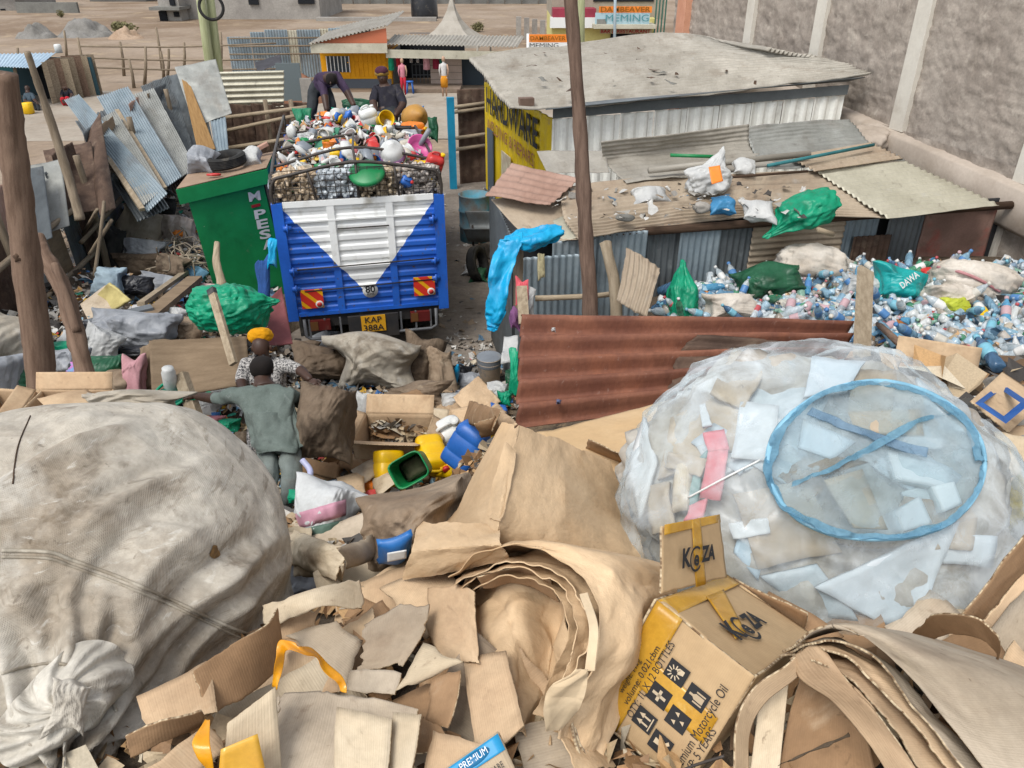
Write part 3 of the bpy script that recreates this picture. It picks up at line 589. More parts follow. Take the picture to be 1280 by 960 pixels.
obj('grille', join(*[par((c0 + (c1 - c0) * (.45 + .1 * k), YC + 1.0, 0), (.03, 0, 0), (0, .03, 0), (0, 0, b1)) for k in range(6)], *[par((c0 + (c1 - c0) * .45, YC + 1.05, .3 + .4 * k), ((c1 - c0) * .52, 0, 0), (0, .03, 0), (0, 0, .03)) for k in range(5)]), flatm('steel_grey', '#6f7377'), cs, smooth=False)
e0, e1, _, _ = quad(487, 52, 640, 62, YC); rz = quad(487, 52, 640, 62, YC - 1)[2]
obj('roof', surf([A(e0, YC + 1.6, rz + .3), A(e1 + .5, YC + 1.6, rz + .25), A(e1 + .2, YC - 1.2, rz + .12), A(e0, YC - 1.2, rz + .22)], corr=('u', .15, .025), th=.012), ZN_ROOF, cs)
obj('fascia', par((e0, YC - 1.15, rz - .28), (e1 - e0, 0, -.08), (0, .06, 0), (0, 0, .3)), ZN_CREAM, cs, smooth=False)
obj('step', par((c0, YC - 1.5, 0.01), (a1 - c0, 0, 0), (0, 1.5, 0), (0, 0, .12)), M('step_brown', '#8f7d6f', '#80705f', s=2), cs, smooth=False)
g0, g1, h0, h1 = quad(577, 70, 605, 112, YC + .5); obj('dark_door', par((g0, YC + .5, 0), (g1 - g0, 0, 0), (0, .1, 0), (0, 0, h1)), flatm('door_dark_blue', '#3b4750'), cs, smooth=False)
CLm = [cloth('dress_green', '#2fae86', '#259672'), cloth('dress_red', '#c3353f', '#ae2c36'), cloth('dress_black', '#26252b', '#1d1c22'), cloth('dress_pink', '#d4a2a8', '#c48f96'), cloth('dress_maroon', '#8e2b40', '#7d2437'), cloth('dress_teal', '#3d8e77', '#347d69'), cloth('dress_white', '#d6d2ce', '#c5c1bd')]
def garment(px, py0, py1, wpx, m, lab, Y):
    x0, x1, z0, z1 = quad(px - wpx / 2, py0, px + wpx / 2, py1, Y); d = .03
    V = surf([[A(x0 + (x1 - x0) * .2, Y, z1), A((x0 + x1) / 2, Y - .02, z1 - .06), A(x1 - (x1 - x0) * .2, Y, z1)], [A(x0 + (x1 - x0) * .05, Y, z1 - (z1 - z0) * .25), A((x0 + x1) / 2, Y - .1, z1 - (z1 - z0) * .3), A(x1 - (x1 - x0) * .05, Y, z1 - (z1 - z0) * .25)], [A(x0, Y, z0), A((x0 + x1) / 2, Y - .14, z0), A(x1, Y, z0)]], 14, 14, na=.03, ns=5, th=.02, seed=int(px))
    tag(obj('hanging_garment', V, m), lab, 'garment', 'clothes hung along the clothes shop front')
for (px, a, b, w_, i, lab) in ((489, 69, 88, 7, 0, 'long green garment hung at the corner of the clothes shop by the yellow kiosk'), (498, 68, 83, 6, 1, 'short bright red garment hung beside the long green one'), (533, 67, 87, 9, 3, 'pale pink garment hung near the tiled wall of the clothes shop'), (545, 70, 86, 9, 4, 'maroon garment hung against the tiled wall'), (551, 68, 79, 5, 5, 'small teal garment hung last in the row on the tiled wall')): garment(px, a, b, w_, CLm[i], lab, YC - .45)
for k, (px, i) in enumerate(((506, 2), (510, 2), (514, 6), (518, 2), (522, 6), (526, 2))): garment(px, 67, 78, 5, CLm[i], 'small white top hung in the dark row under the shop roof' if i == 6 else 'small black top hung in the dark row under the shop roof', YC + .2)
def mannequin(px, py0, py1, lab, top, bot, sd):
    b = PZ(px, py1, 0.12); zc = depth(b); hgt = PY(px, py0, b[1])[2] - b[2]; t_ = thing('mannequin', lab, 'mannequin', b); k = hgt / 1.55
    q = lambda x, z: b + A(x * k, 0, z * k)
    obj('torso', place(lathe([((.09, .06), .0), ((.13, .09), .05), ((.115, .085), .28), ((.15, .1), .5), ((.14, .08), .6), ((.05, .05), .64), ((.045, .045), .72)], 14), q(0, .82), sc=k), top, t_)
    for s in (-1, 1):
        obj('arm', tube([q(s * .15, 1.4), q(s * .2, 1.15), q(s * .17, .9)], [.045 * k, .035 * k, .025 * k], 8), top if s < 0 else M('mannequin_skin', '#c8a58c', '#b8957c', s=3), t_)
        obj('leg', tube([q(s * .07, .86), q(s * .08, .45), q(s * .08, .02)], [.085 * k, .06 * k, .035 * k], 10), bot, t_)
    obj('head', place(lathe([((.02, .02), 0), ((.07, .08), .05), ((.08, .1), .14), ((.06, .08), .22), ((.01, .01), .25)], 12), q(0, 1.5), sc=k), MATS['mannequin_skin'], t_)
    return t_, q, k
mannequin(505, 78, 119, 'mannequin in pink top and red trousers before the clothes shop', cloth('top_pink', '#d68f9b', '#c8808d'), cloth('trousers_red', '#b92f3f', '#a52837'), 1)
t_, q, k = mannequin(556, 76, 121, 'mannequin in white top and orange skirt at the tiled wall', CLm[6], M('mannequin_skin', '#c8a58c', '#b8957c', s=3), 2)
obj('skirt', place(lathe([((.13, .1), .5), ((.17, .13), .3), ((.16, .12), 0)], 14), q(0, .42), sc=k), cloth('skirt_orange', '#d9932e', '#c98324'), t_)
st = thing('plastic_stool', 'small blue plastic stool beside the red trousered mannequin', 'stool', PZ(513, 117, .01)); b = PZ(513, 117, .0)
obj('seat', place(lathe([(.12, 0), (.15, .01), (.15, .04), (.02, .05)], 12), b + A(0, 0, .42)), PL_BLUE, st)
for i in range(4): a = i * math.pi / 2 + .78; obj('leg', tube([b + A(math.cos(a) * .18, math.sin(a) * .18, .01), b + A(math.cos(a) * .12, math.sin(a) * .12, .43)], .022, 6), PL_BLUE, st)
# peaked tent
tc = PY(566, 52, 41); tc[2] = 0; tz = PY(566, 50, 41)[2]; tzt = PY(563, -2, 41)[2]; R_ = 30 / FPX * depth(tc) * 1.35
tn = thing('peaked_tent', 'grey beige tent roof rising to a sharp peak behind the clothes shop', 'tent', tc)
pr = [(R_ * math.sqrt(2) * f, tz + (tzt - tz) * g) for f, g in ((1, -.1), (1, 0), (.7, .10), (.45, .26), (.25, .48), (.12, .72), (.05, .95), (.02, 1))]
TC = M('tent_canvas', '#b3aca0', '#a19a8e', s=2, rough=.8); obj('canopy', place((lambda v: v)(lathe(pr, 4)), tc, (0, 0, math.radians(35))), TC, tn, smooth=False)
for i in range(4): a = math.radians(35 + 90 * i); p = tc + A(math.cos(a), math.sin(a), 0) * R_ * 1.38; obj('pole', tube([p, p + A(0, 0, tz)], .05, 8), TC, tn)
obj('finial', tube([tc + A(0, 0, tzt - .1), tc + A(0, 0, tzt + .5)], .03, 6), STEEL_BLK, tn)
# blue white corrugated fence by the shops
cf = thing('corrugated_fence', 'pale blue grey corrugated iron fence with thin rails before the unfinished building', 'fence', PY(345, 80, 37) * A(1, 1, 0))
for i, (a, b, c, m) in enumerate(((287, 316, 46, ZN_BLUE), (316, 334, 40, ZN_BLUE), (334, 362, 37, ZN_BLUE), (362, 374, 38, ZN_CREAM), (374, 403, 37, ZN_BLUE), (402, 415, 36, ZN_CREAM), (413, 465, 35, ZN_BLUE))):
    x0, x1, z0, z1 = quad(a, c, b, 92, 36 + .04 * (i % 2)); obj('sheet', surf([A(x0, 36 + .04 * (i % 2), z1), A(x1, 36 + .04 * (i % 2), z1), A(x1, 36 + .04 * (i % 2), -.05), A(x0, 36 + .04 * (i % 2), -.05)], corr=('u', .12, .022), th=.006, seed=i), m, cf)
for y in (48, 58, 68): p, q = PY(287, y, 35.85), PY(405, y - 1, 35.85); obj('rail', tube([p, q], .035, 6), WD_GREY, cf)
# kiosk across the road, its keeper and a customer
YK = 29.0
kb = thing('roadside_kiosk', 'small plank kiosk with pale blue iron roof across the dusty road', 'shop', PY(30, 135, YK) * A(1, 1, 0))
x0, x1, z0, z1 = quad(-40, 80, 60, 135, YK + .3); obj('back_wall', par((x0, YK + 2.2, 0), (x1 - x0 + .8, 0, 0), (0, .1, 0), (0, 0, z1)), flatm('wall_dark_teal', '#2d4a52'), kb, smooth=False)
obj('front_panel', par((x0, YK + .3, 0), ((x1 - x0) * .62, 0, 0), (0, .06, 0), (0, 0, z1 - .02)), M('wall_teal', '#3f7f8a', '#35707a', s=2), kb, smooth=False)
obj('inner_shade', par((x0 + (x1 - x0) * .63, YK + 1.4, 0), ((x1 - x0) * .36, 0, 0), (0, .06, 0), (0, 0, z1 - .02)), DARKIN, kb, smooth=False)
for i in range(8):
    p = A(x1 + .02 * (i % 2), YK + .3 + i * .27, 0); obj('plank', par(p, (.04 + i * .11, .25, 0), (-.03, .01, 0), (0, 0, z1 + .05 + .03 * (i % 3))), [WD_PALE, WD_GREY, WD_POLE][i % 3], kb, smooth=False)
obj('roof', surf([PY(-40, 68, YK + 2.6), PY(70, 66, YK + 2.6), PY(46, 85, YK - .5), PY(-40, 81, YK - .5)], corr=('u', .15, .02), th=.01), M('roof_pale_blue', '#b9cedd', '#a6bccd', s=2, rough=.6), kb)
for (a, b, c, d) in ((18, 84, 27, 137), (-20, 84, -20, 137)): p = PY(c, d, YK - .2); p[2] = 0; obj('post', tube([p, PY(a, b, YK - .2)], .06, 7), WD_GREY, kb)
nb = obj('notice', blockq(13, 112, 23, 124, YK + .27, .02), INK_W, kb, smooth=False)
tag(obj('water_drum', place(lathe([(.1, 0), (.3, 0), (.3, .6), (.25, .7), (.05, .72)], 14), PY(74, 66, YK + 2.0), sc=.42), PL_WHT), 'small white drum on the kiosk roof corner across the road', 'drum')
# ------------------------------------------------------------------ bar building, signs, poles behind the shed
YBAR = 40.0
MAROON = M('paint_maroon', '#a03a4c', '#8f3142', s=2, rough=.6)
bb = thing('bar_building', 'two storey bar with maroon band, yellow wall and painted sign boards', 'building', PY(760, 55, YBAR) * A(1, 1, 0))
x0, x1, z0, z1 = quad(690, -40, 832, 24, YBAR + 1.2)
obj('upper_wall', par((x0, YBAR + 1.2, z0), (x1 - x0, 0, 0), (0, 6, 0), (0, 0, z1 - z0)), M('plaster_beige', '#a89d8c', '#988d7c', s=1), bb, smooth=False)
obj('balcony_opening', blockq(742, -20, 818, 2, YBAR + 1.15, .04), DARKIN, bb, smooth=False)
x0, x1, z0, z1 = quad(690, 24, 820, 60, YBAR); obj('lower_wall', par((x0, YBAR + .3, 0), (x1 - x0, 0, 0), (0, 6, 0), (0, 0, z1)), M('wall_pale_yellow', '#dcd28a', '#cdc27a', s=1), bb, smooth=False)
obj('maroon_band', blockq(691, 11, 745, 26, YBAR - .1, 1.2), MAROON, bb, smooth=False)
obj('white_band', blockq(688, 22, 748, 35, YBAR - .2, .6), INK_W, bb, smooth=False)
obj('awning', blockq(742, 31, 820, 36, YBAR - 1.0, 1.4), ZN_CREAM, bb, smooth=False)
sg = obj('sign_board', blockq(744, 16, 812, 32, YBAR - .6, .08), flatm('sign_pale_blue', '#a9c4cc'), bb, smooth=False)
obj('sign_panel', blockq(749, 8, 815, 16, YBAR - .6, .08), PL_ORG, bb, smooth=False)
def tq(s, px, py, w_, h_, Y, m, par_, bold=.0): o_ = PY(px, py, Y); zc = depth(o_); return text('lettering', s, o_, (1, 0, 0), (0, 0, 1), h_ / FPX * zc * 1.25, m, par_, .01, wid=w_ / FPX * zc, bold=bold)
tq('DAMBEAVER', 782, 12, 62, 6.5, YBAR - .65, flatm('ink_brown', '#8a5a14'), bb, .01)
tq('MEMING', 784, 23, 54, 9, YBAR - .65, flatm('ink_teal', '#4f8a92'), bb, .0); obj('painted_scene', blockq(746, 24, 758, 31, YBAR - .62, .015), CONC_D, bb, smooth=False)
obj('lower_sign', blockq(750, 36, 815, 42, YBAR - .3, .05), flatm('board_dim', '#b9b091'), bb, smooth=False)
tq('BAR & RESTAURANT', 782, 39.5, 62, 4.5, YBAR - .35, INK_R, bb, .02)
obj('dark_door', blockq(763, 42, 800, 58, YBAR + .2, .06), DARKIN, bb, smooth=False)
gr = [par(PY(818 + 4 * k, 30, YBAR) * A(1, 1, 0) + A(0, 0, 0), (.06, 0, 0), (0, .06, 0), (0, 0, 9)) for k in range(4)]
obj('window_grille', join(*gr), flatm('grille_green', '#3d6658'), bb, smooth=False)
sb = thing('sign_board', 'orange and white roadside sign board seen just over the shed roof', 'sign', PY(686, 60, 30) * A(1, 1, 0))
obj('orange_panel', blockq(661, 43, 711, 53, 30, .06), PL_ORG, sb, smooth=False); obj('white_panel', blockq(661, 53, 711, 66, 30, .06), INK_W, sb, smooth=False)
tq('DAMBEAVER', 685, 48, 44, 5.5, 29.96, flatm('ink_brown', '#8a5a14'), sb, .01); tq('MEMING', 680, 57, 36, 6, 29.96, INK, sb)
for px in (660, 712): p = PY(px, 70, 30.03); p[2] = 0; obj('post', tube([p, PY(px, 42, 30.03)], .05, 8), INK_W, sb)
for i in range(5):
    p = PY(645 + i * 10, 44, 52); p[2] = 0; tag(obj('concrete_post', par(p, (.32, 0, 0), (0, .3, 0), (0, 0, PY(645 + i * 10, 21 + i * 1.5, 52)[2])), CONC, smooth=False), 'square grey concrete post standing in the short row beside the bar', 'post', 'concrete posts beside the bar')
p = PY(728, 60, 33); p[2] = 0; tag(obj('timber_pole', tube([p, PY(727, -60, 33)], [.16, .13], 10), WD_GRN), 'thick greenish timber pole standing before the bar front', 'pole')
p = PY(770, 55, 36); p[2] = 0; tag(obj('metal_pole', tube([p, PY(770, -60, 36)], .06, 8), flatm('pole_pale_blue', '#a9b9c0')), 'thin pale metal pole in front of the bar sign boards', 'pole')

# ------------------------------------------------------------------ tall plastered wall
PLAST = M('plaster_rough', '#b4a99d', '#9d9287', s=2.2, rough=.95, spec=.08, stains=(('#cbc0b2', 5, .52, .72, .6), ('#7c7166', 1.2, .5, .72, .5), ('#665c52', 16, .6, .74, .35)), bump=((9, .5, .03), (34, .5, .012)), grain=.14)
PLASTP = M('plaster_smooth', '#e0dacd', '#d3ccbf', s=1.5, rough=.9, spec=.1, stains=(('#a39786', 1.5, .55, .78, .5),), bump=((9, .15, .01),), grain=.06)
PLASTL = M('plaster_ledge', '#bdb0a2', '#ab9e90', s=1.5, rough=.9, spec=.1, stains=(('#93826f', 2, .52, .78, .5),), bump=((9, .3, .012),), grain=.08)
W0 = A(6.2, 9.2, 0)
def wp(t, off=0, z=0): return W0 + FX * t - RX * off + UZ * z
bw = thing('boundary_wall', 'tall rough plastered wall with pale pillars and a ledge beside the iron roofed sheds', 'wall', wp(2))
def wallgrid(t0, t1, z0, z1, off, nu, nv, amp, sd):
    t_, z_ = np.meshgrid(np.linspace(t0, t1, nu), np.linspace(z0, z1, nv)); q = np.stack([t_, z_, t_ * 0], -1)
    course = .022 * np.clip(np.abs(((z_ / .23) % 1) - .5) * 14 - 6.2, 0, 1)
    d = off + amp * fbm(q * A(4, 6, 1), sd, 5, .6) + amp * .8 * fbm(q * 16, sd + 3, 3) - course * (.5 + fbm(q * 1.5, sd + 8, 2))
    V = (W0 + t_[..., None] * FX + z_[..., None] * UZ - d[..., None] * RX).reshape(-1, 3); return V, grid_faces(nv, nu), V.copy()
def ledge_z(t): return 2.42 + .055 * t
obj('plaster_face', wallgrid(-6, 11.6, 1.9, 7.5, 0.0, 460, 170, .012, 3), PLAST, bw)
obj('lower_face', wallgrid(-6, 11.6, -.1, 2.6, .05, 300, 50, .02, 6), PLAST, bw)
obj('core', par(wp(-6, -.1, -.1), FX * 17.6, RX * .3, UZ * 7.6), PLAST, bw, smooth=False)
led = []
for side, off in (('top', .42),): 
    ts = np.linspace(-6, 11.6, 60)
    prof = [(-.02, .02), (.16, .0), (.2, -.03), (.2, -.46), (.17, -.5), (-.02, -.5)]
    V = np.array([[wp(t, o_ + .012 * noise(A(t * 1.3, k, 0), 2), ledge_z(t) + z_ + .012 * noise(A(t * 1.1, k, 3), 5)) for k, (o_, z_) in enumerate(prof)] for t in ts]); obj('ledge', (V.reshape(-1, 3), grid_faces(60, 6, flip=True), V.reshape(-1, 3)), PLASTL, bw)
for t in (-2.6, .05, 2.55, 5.1, 7.6): 
    z0 = ledge_z(t) + .02; w_ = .3
    obj('pillar', par(wp(t - w_ / 2, -.05, z0), FX * w_, -RX * .115, UZ * (7.5 - z0)), PLASTP, bw, smooth=False)
obj('pillar', par(wp(.1, -.02, -.1), FX * .34, -RX * .13, UZ * 2.0), PLASTP, bw, smooth=False)
obj('end_pillar', par(wp(10.6, -.05, 0), FX * .5, -RX * .2, UZ * 7.5), M('plaster_orange', '#d9a184', '#c98f72', s=2), bw, smooth=False)
bp_ = PZ(1085, 172, 2.45); tag(obj('plaster_lump', blob(bp_ + A(.05, 0, -.02), (.22, .3, .16), k=4, lump=.25, fold=.03, seed=8), PLASTL), 'lump of pale plaster bulging under the wall ledge beside the roof sheets', 'plaster lump')

# ------------------------------------------------------------------ white sided shed (behind) with yellow painted end
ws = thing('white_shed', 'long shed with white ribbed iron siding and wide dusty iron roof', 'shed', PZ(870, 190, 0))
EL = PZ(638, 136, 3.0); ER = PZ(1089, 93, 3.25)
SF = nrm((ER - EL) * A(1, 1, 0)); SB = A(-SF[1], SF[0], 0)
BL_ = PZ(586, 72, 3.05); BM = PZ(700, 52, 3.2); BR_ = PZ(845, 40, 3.3)
roofc = np.array([[BL_ + SB * .0, PZ(715, 56, 3.12), PZ(842, 42, 3.25), PZ(960, 62, 3.45)], [PZ(612, 104, 3.03), PZ(760, 88, 3.12), PZ(890, 74, 3.22), PZ(1030, 74, 3.38)], [EL, PZ(770, 130, 2.98), PZ(930, 112, 3.06), ER]])
obj('roof', surf(roofc, corr=('v', .26, .028), na=.03, ns=1.0, cr_a=.012, cr_s=1.2, th=.012, nu=90, nv=160), ZN_ROOF, ws)
WL = PZ(690, 152, 2.74); WLb = WL * A(1, 1, 0); WR = PZ(1056, 121, 2.92)
wdir = nrm((WR - WL) * A(1, 1, 0)); wlen = np.linalg.norm((WR - WL)[:2])
SID = M('siding_white', S('#f4f3ea'), S('#e6e5da'), s=1.5, co='tuv', rough=.55, spec=.3, stains=(('#9a8f7d', 2, .55, .78, .45), ('#8a6d52', 9, .64, .75, .5)), grain=.06)
for k in range(9):
    a = WLb + wdir * wlen * k / 9 + A(wdir[1], -wdir[0], 0) * .004 * (k % 2); b = WLb + wdir * wlen * (k + 1) / 9 + A(wdir[1], -wdir[0], 0) * .004 * (k % 2); tz_ = 2.78 + .02 * k
    obj('siding_sheet', surf([a + UZ * tz_, b + UZ * tz_, b, a], corr=('u', .19, .014), box=True, th=.004, seed=k, nv=3), SID, ws, smooth=False)
obj('eave_board', par(WLb + UZ * 2.79 + A(wdir[1], -wdir[0], 0) * .03, wdir * wlen + UZ * .17, A(-wdir[1], wdir[0], 0) * -.02, UZ * .14 + wdir * 0), M('board_grey_blue', '#767b7b', '#676c6c', s=2, co='tuv'), ws, smooth=False)
obj('soffit', surf([WLb + UZ * 2.98 + A(0, 0, 0), WLb + wdir * wlen + UZ * 3.15, ER - UZ * .03 - SF * .1, EL - UZ * .03 + SF * .5], th=.01), ZN_DARK, ws)
ob = PY(608, 210, 15.0) 
YLp = M('painted_yellow', '#e5c51c', '#d8b716', s=2.5, co='tuv', rough=.6, spec=.3, stains=(('#f0dc6a', 3, .56, .72, .5), ('#b09a7c', 5, .58, .74, .6), ('#7d6f55', 11, .62, .75, .45)), grain=.08)
ya, yb = WLb, PZ(606, 100, 2.75) * A(1, 1, 0)
ydir = nrm(yb - ya); ylen = np.linalg.norm(yb - ya)
yw = obj('yellow_wall', surf([yb + UZ * 2.72, ya + UZ * 2.78, ya + UZ * .05, yb + UZ * .05], corr=('u', .30, .012), box=True, th=.02), YLp, ws)
ynr = A(-ydir[1], ydir[0], 0); ynr = ynr if ynr @ (_C * A(1, 1, 0) - ya) > 0 else -ynr
text('lettering', 'HARDWARE', ya + ydir * ylen * .54 + UZ * 2.42 + ynr * .035, -ydir, UZ, .62, INK, ws, .004, wid=ylen * .8, bold=.02)
text('lettering', 'WELDING & REPAIRS', ya + ydir * ylen * .56 + UZ * 2.0 + ynr * .035, -ydir, UZ, .3, M('ink_faded_red', '#9c5f4c'), ws, .004, wid=ylen * .75)
obj('door_panel', par(ya + ydir * ylen * .82 + ynr * .03 + UZ * .75, ydir * .42, ynr * .02, UZ * 1.2), flatm('panel_grey_blue', '#55606a'), ws, smooth=False)
obj('painted_panel', par(ya + ydir * ylen * .52 + ynr * .03 + UZ * .9, ydir * .6, ynr * .018, UZ * .85), M('panel_pale', '#d5cdb0', '#bba98e', s=6), ws, smooth=False)
obj('base_wall', par(ya + ynr * .028 + UZ * 0, ydir * ylen, ynr * .02, UZ * .72), flatm('base_grey', '#5d5f62'), ws, smooth=False)
tag(obj('brick', boxv(EL + A(.22, .22, .06), (.2, .14, .1), (0, 0, .2)), M('brick_brown', '#7c6658', '#6c574a', s=5), smooth=False), 'single brown brick weighing down the shed roof corner above the yellow wall', 'brick')

for i in range(26):
    r_ = random.Random(i * 7); px, py = r_.uniform(640, 1000), r_.uniform(58, 118); p = PZ(px, py, 3.17)
    if py < 50 + (px - 640) * .02 or py > 132 - (px - 640) * .09: continue
    tag(obj('dry_leaf', place(surf([A(-.09, -.03, 0), A(.09, -.02, .01), A(.08, .03, .02), A(-.07, .03, 0)], 5, 4, th=.004, na=.02, ns=9, seed=i), p, (0, 0, r_.uniform(0, 3)), r_.uniform(.5, 1.3)), [WD_DARK, RUST_B, CONC_D][i % 3]), 'small dark dry leaf or scrap lying on the wide dusty roof', 'leaf', 'scraps on the wide roof')

# ------------------------------------------------------------------ front shed with the low iron roof
fs = thing('iron_shed', 'low shed of patched corrugated iron behind the heap of plastic bottles', 'shed', PZ(950, 300, 0) * A(1, 1, 0))
EA, EB = PZ(722, 300, 2.2), PZ(1248, 257, 2.3)
FD = nrm((EB - EA) * A(1, 1, 0)); BD = A(-FD[1], FD[0], 0)
WA = EA * A(1, 1, 0) + BD * .28
def wallp(px, off=0.0):
    r = ray(px, 330); n = BD; t = ((WA + BD * off - _C) @ n) / (r @ n); p = _C + r * t; return p * A(1, 1, 0)
def roofs(name, pts, m, corr=('u', .076, .009), **k): return obj('roof_sheet', surf(pts, corr=corr, th=.006, **k), m, fs)
# main dusty roof with a wavy front edge
roofs('main', [[PZ(700, 232, 2.5), PZ(830, 222, 2.5), PZ(930, 218, 2.5), PZ(1030, 212, 2.5)], [PZ(705, 272, 2.34), PZ(830, 256, 2.36), PZ(930, 250, 2.37), PZ(1075, 246, 2.38)], [PZ(722, 300, 2.2), PZ(835, 283, 2.21), PZ(980, 270, 2.24), PZ(1112, 273, 2.28)]], ZN_TAN, corr=('v', .10, .013), na=.02, ns=2, nu=80)
roofs('cream', [PZ(1020, 214, 2.52), PZ(1132, 201, 2.54), PZ(1249, 256, 2.34), PZ(1110, 273, 2.31)], ZN_CREAM, corr=('v', .1, .012), na=.008, ns=3, nu=40, seed=3)
roofs('left_grey', [PZ(614, 250, 2.36), PZ(712, 232, 2.44), PZ(724, 300, 2.19), PZ(660, 300, 2.12)], ZN_TAN, corr=None, na=.012, ns=3, seed=4)
roofs('left_patch', [PZ(662, 288, 2.17), PZ(704, 270, 2.30), PZ(724, 296, 2.22), PZ(700, 302, 2.15)], ZN_CREAM, corr=None, na=.008, ns=3, seed=5)
roofs('red', [PZ(640, 203, 2.64), PZ(726, 223, 2.56), PZ(688, 257, 2.42), PZ(606, 243, 2.46)], ZN_RED, corr=('v', .15, .012), na=.015, ns=3, nu=40, seed=6, rag=.01)
roofs('grey_small', [PZ(671, 189, 2.66), PZ(756, 188, 2.66), PZ(762, 215, 2.55), PZ(684, 216, 2.55)], ZN_ROOF, corr=None, na=.012, ns=4, seed=7)
roofs('curled', [[PZ(751, 177, 2.84), PZ(850, 166, 2.84), PZ(936, 155, 2.86)], [PZ(757, 203, 2.58), PZ(860, 192, 2.56), PZ(940, 184, 2.6)], [PZ(783, 228, 2.52), PZ(870, 218, 2.53), PZ(975, 206, 2.55)]], ZN_ROOF, corr=('v', .12, .006), na=.02, ns=3, nu=50, seed=8)
roofs('curled2', [[PZ(934, 158, 2.80), PZ(1000, 152, 2.80), PZ(1062, 148, 2.8)], [PZ(940, 186, 2.60), PZ(1010, 180, 2.58), PZ(1085, 176, 2.6)], [PZ(960, 210, 2.54), PZ(1040, 206, 2.54), PZ(1132, 200, 2.56)]], ZN_GREY, corr=('v', .12, .008), na=.02, ns=3, nu=50, seed=9)
roofs('striped', [PZ(985, 196, 2.60), PZ(1088, 178, 2.63), PZ(1130, 198, 2.58), PZ(1020, 214, 2.55)], ZN_TAN, corr=('v', .1, .012), nu=40, seed=10)
# wall sheets under the eave
def wsheet(px0, px1, m, ax='u', z1=2.2, off=0.0, z0=-.05, sd=0, **k):
    a, b = wallp(px0, off), wallp(px1, off); return obj('wall_sheet', surf([a + UZ * z1, b + UZ * z1, b + UZ * z0, a + UZ * z0], corr=(ax, .076, .010), th=.005, na=.012, ns=1.5, seed=sd, **k), m, fs)
wsheet(652, 742, ZN_BLUE, z1=2.02, off=-.22, sd=1); wsheet(690, 745, ZN_BLUE, z1=2.16, off=-.16, sd=2); wsheet(738, 806, ZN_BLUE, off=-.1, z1=2.2, sd=3)
wsheet(798, 850, ZN_DARK, z1=2.22, sd=4); wsheet(846, 897, ZN_BLUE, z1=2.2, off=-.04, sd=5); wsheet(894, 940, ZN_DARK, sd=6); wsheet(934, 1046, ZN_TAN, ax='v', z1=2.2, off=-.03, sd=7)
wsheet(1040, 1086, ZN_BLUE, z1=2.25, sd=8); wsheet(1060, 1106, RUST_B, z1=1.95, off=-.06, sd=9); wsheet(1098, 1146, ZN_DARK, z1=2.28, off=-.02, sd=10)
a, b = wallp(1142, -.05), wallp(1226, -.05)
RB = M('red_brown_board', '#8f7266', '#7a6156', s=3, co='tuv', rough=.85, stains=(('#9c5147', 2.5, .52, .7, .7), ('#5d5048', 4, .55, .72, .6)), grain=.12)
obj('wall_board', surf([a + UZ * 2.2, b + UZ * 2.24, b, a], th=.02, na=.01), RB, fs)
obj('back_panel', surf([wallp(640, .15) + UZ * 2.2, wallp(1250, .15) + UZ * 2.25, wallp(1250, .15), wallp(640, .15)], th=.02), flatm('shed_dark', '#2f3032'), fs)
obj('wall_plate', tube([wallp(700, -.05) + UZ * 2.16, wallp(1240, -.05) + UZ * 2.22], .05, 8), WD_DARK, fs)
lp = wallp(655, -.30); rp = wallp(790, -.2)
obj('side_sheet', surf([wallp(652, -.2) + UZ * 2.0, wallp(652, -.2) + BD * 2.2 + UZ * 2.2, wallp(652, -.2) + BD * 2.2, wallp(652, -.2)], corr=('u', .076, .01), th=.005), ZN_DARK, fs)
# posts and rail before the wall
tag(obj('timber_post', tube([P(771, 405, 7.6), P(767, 350, 7.65), P(757, 303, 7.75)], [.065, .06, .055], 10, jit=.2, seed=3, sub=12), WD_PALE), 'pale knotty post leaning on the blue grey iron wall between pole and bent sheet', 'post')
tag(obj('timber_post', tube([P(649, 400, 7.6), P(648, 350, 7.65), P(648, 308, 7.7)], [.05, .05, .045], 10, jit=.2, seed=4, sub=12), WD_GREY), 'short grey post under the hanging cyan cloth at the shed corner', 'post')
tag(obj('timber_rail', tube([P(669, 373, 7.7), P(740, 370, 7.72), P(786, 364, 7.75)], .03, 8, jit=.2, seed=5, sub=10), WD_PALE), 'thin horizontal branch rail across the blue grey iron wall', 'rail')
tag(obj('bent_sheet', surf([[P(781, 306, 7.5), P(800, 318, 7.35), P(826, 336, 7.3)], [P(777, 340, 7.45), P(798, 350, 7.3), P(820, 360, 7.2)], [P(770, 378, 7.4), P(786, 388, 7.25), P(808, 398, 7.15)]], corr=('u', .076, .011), th=.005, na=.02, ns=3, rag=.015), ZN_TAN), 'crumpled dusty corrugated sheet leaning against the dark shed wall', 'iron sheet')
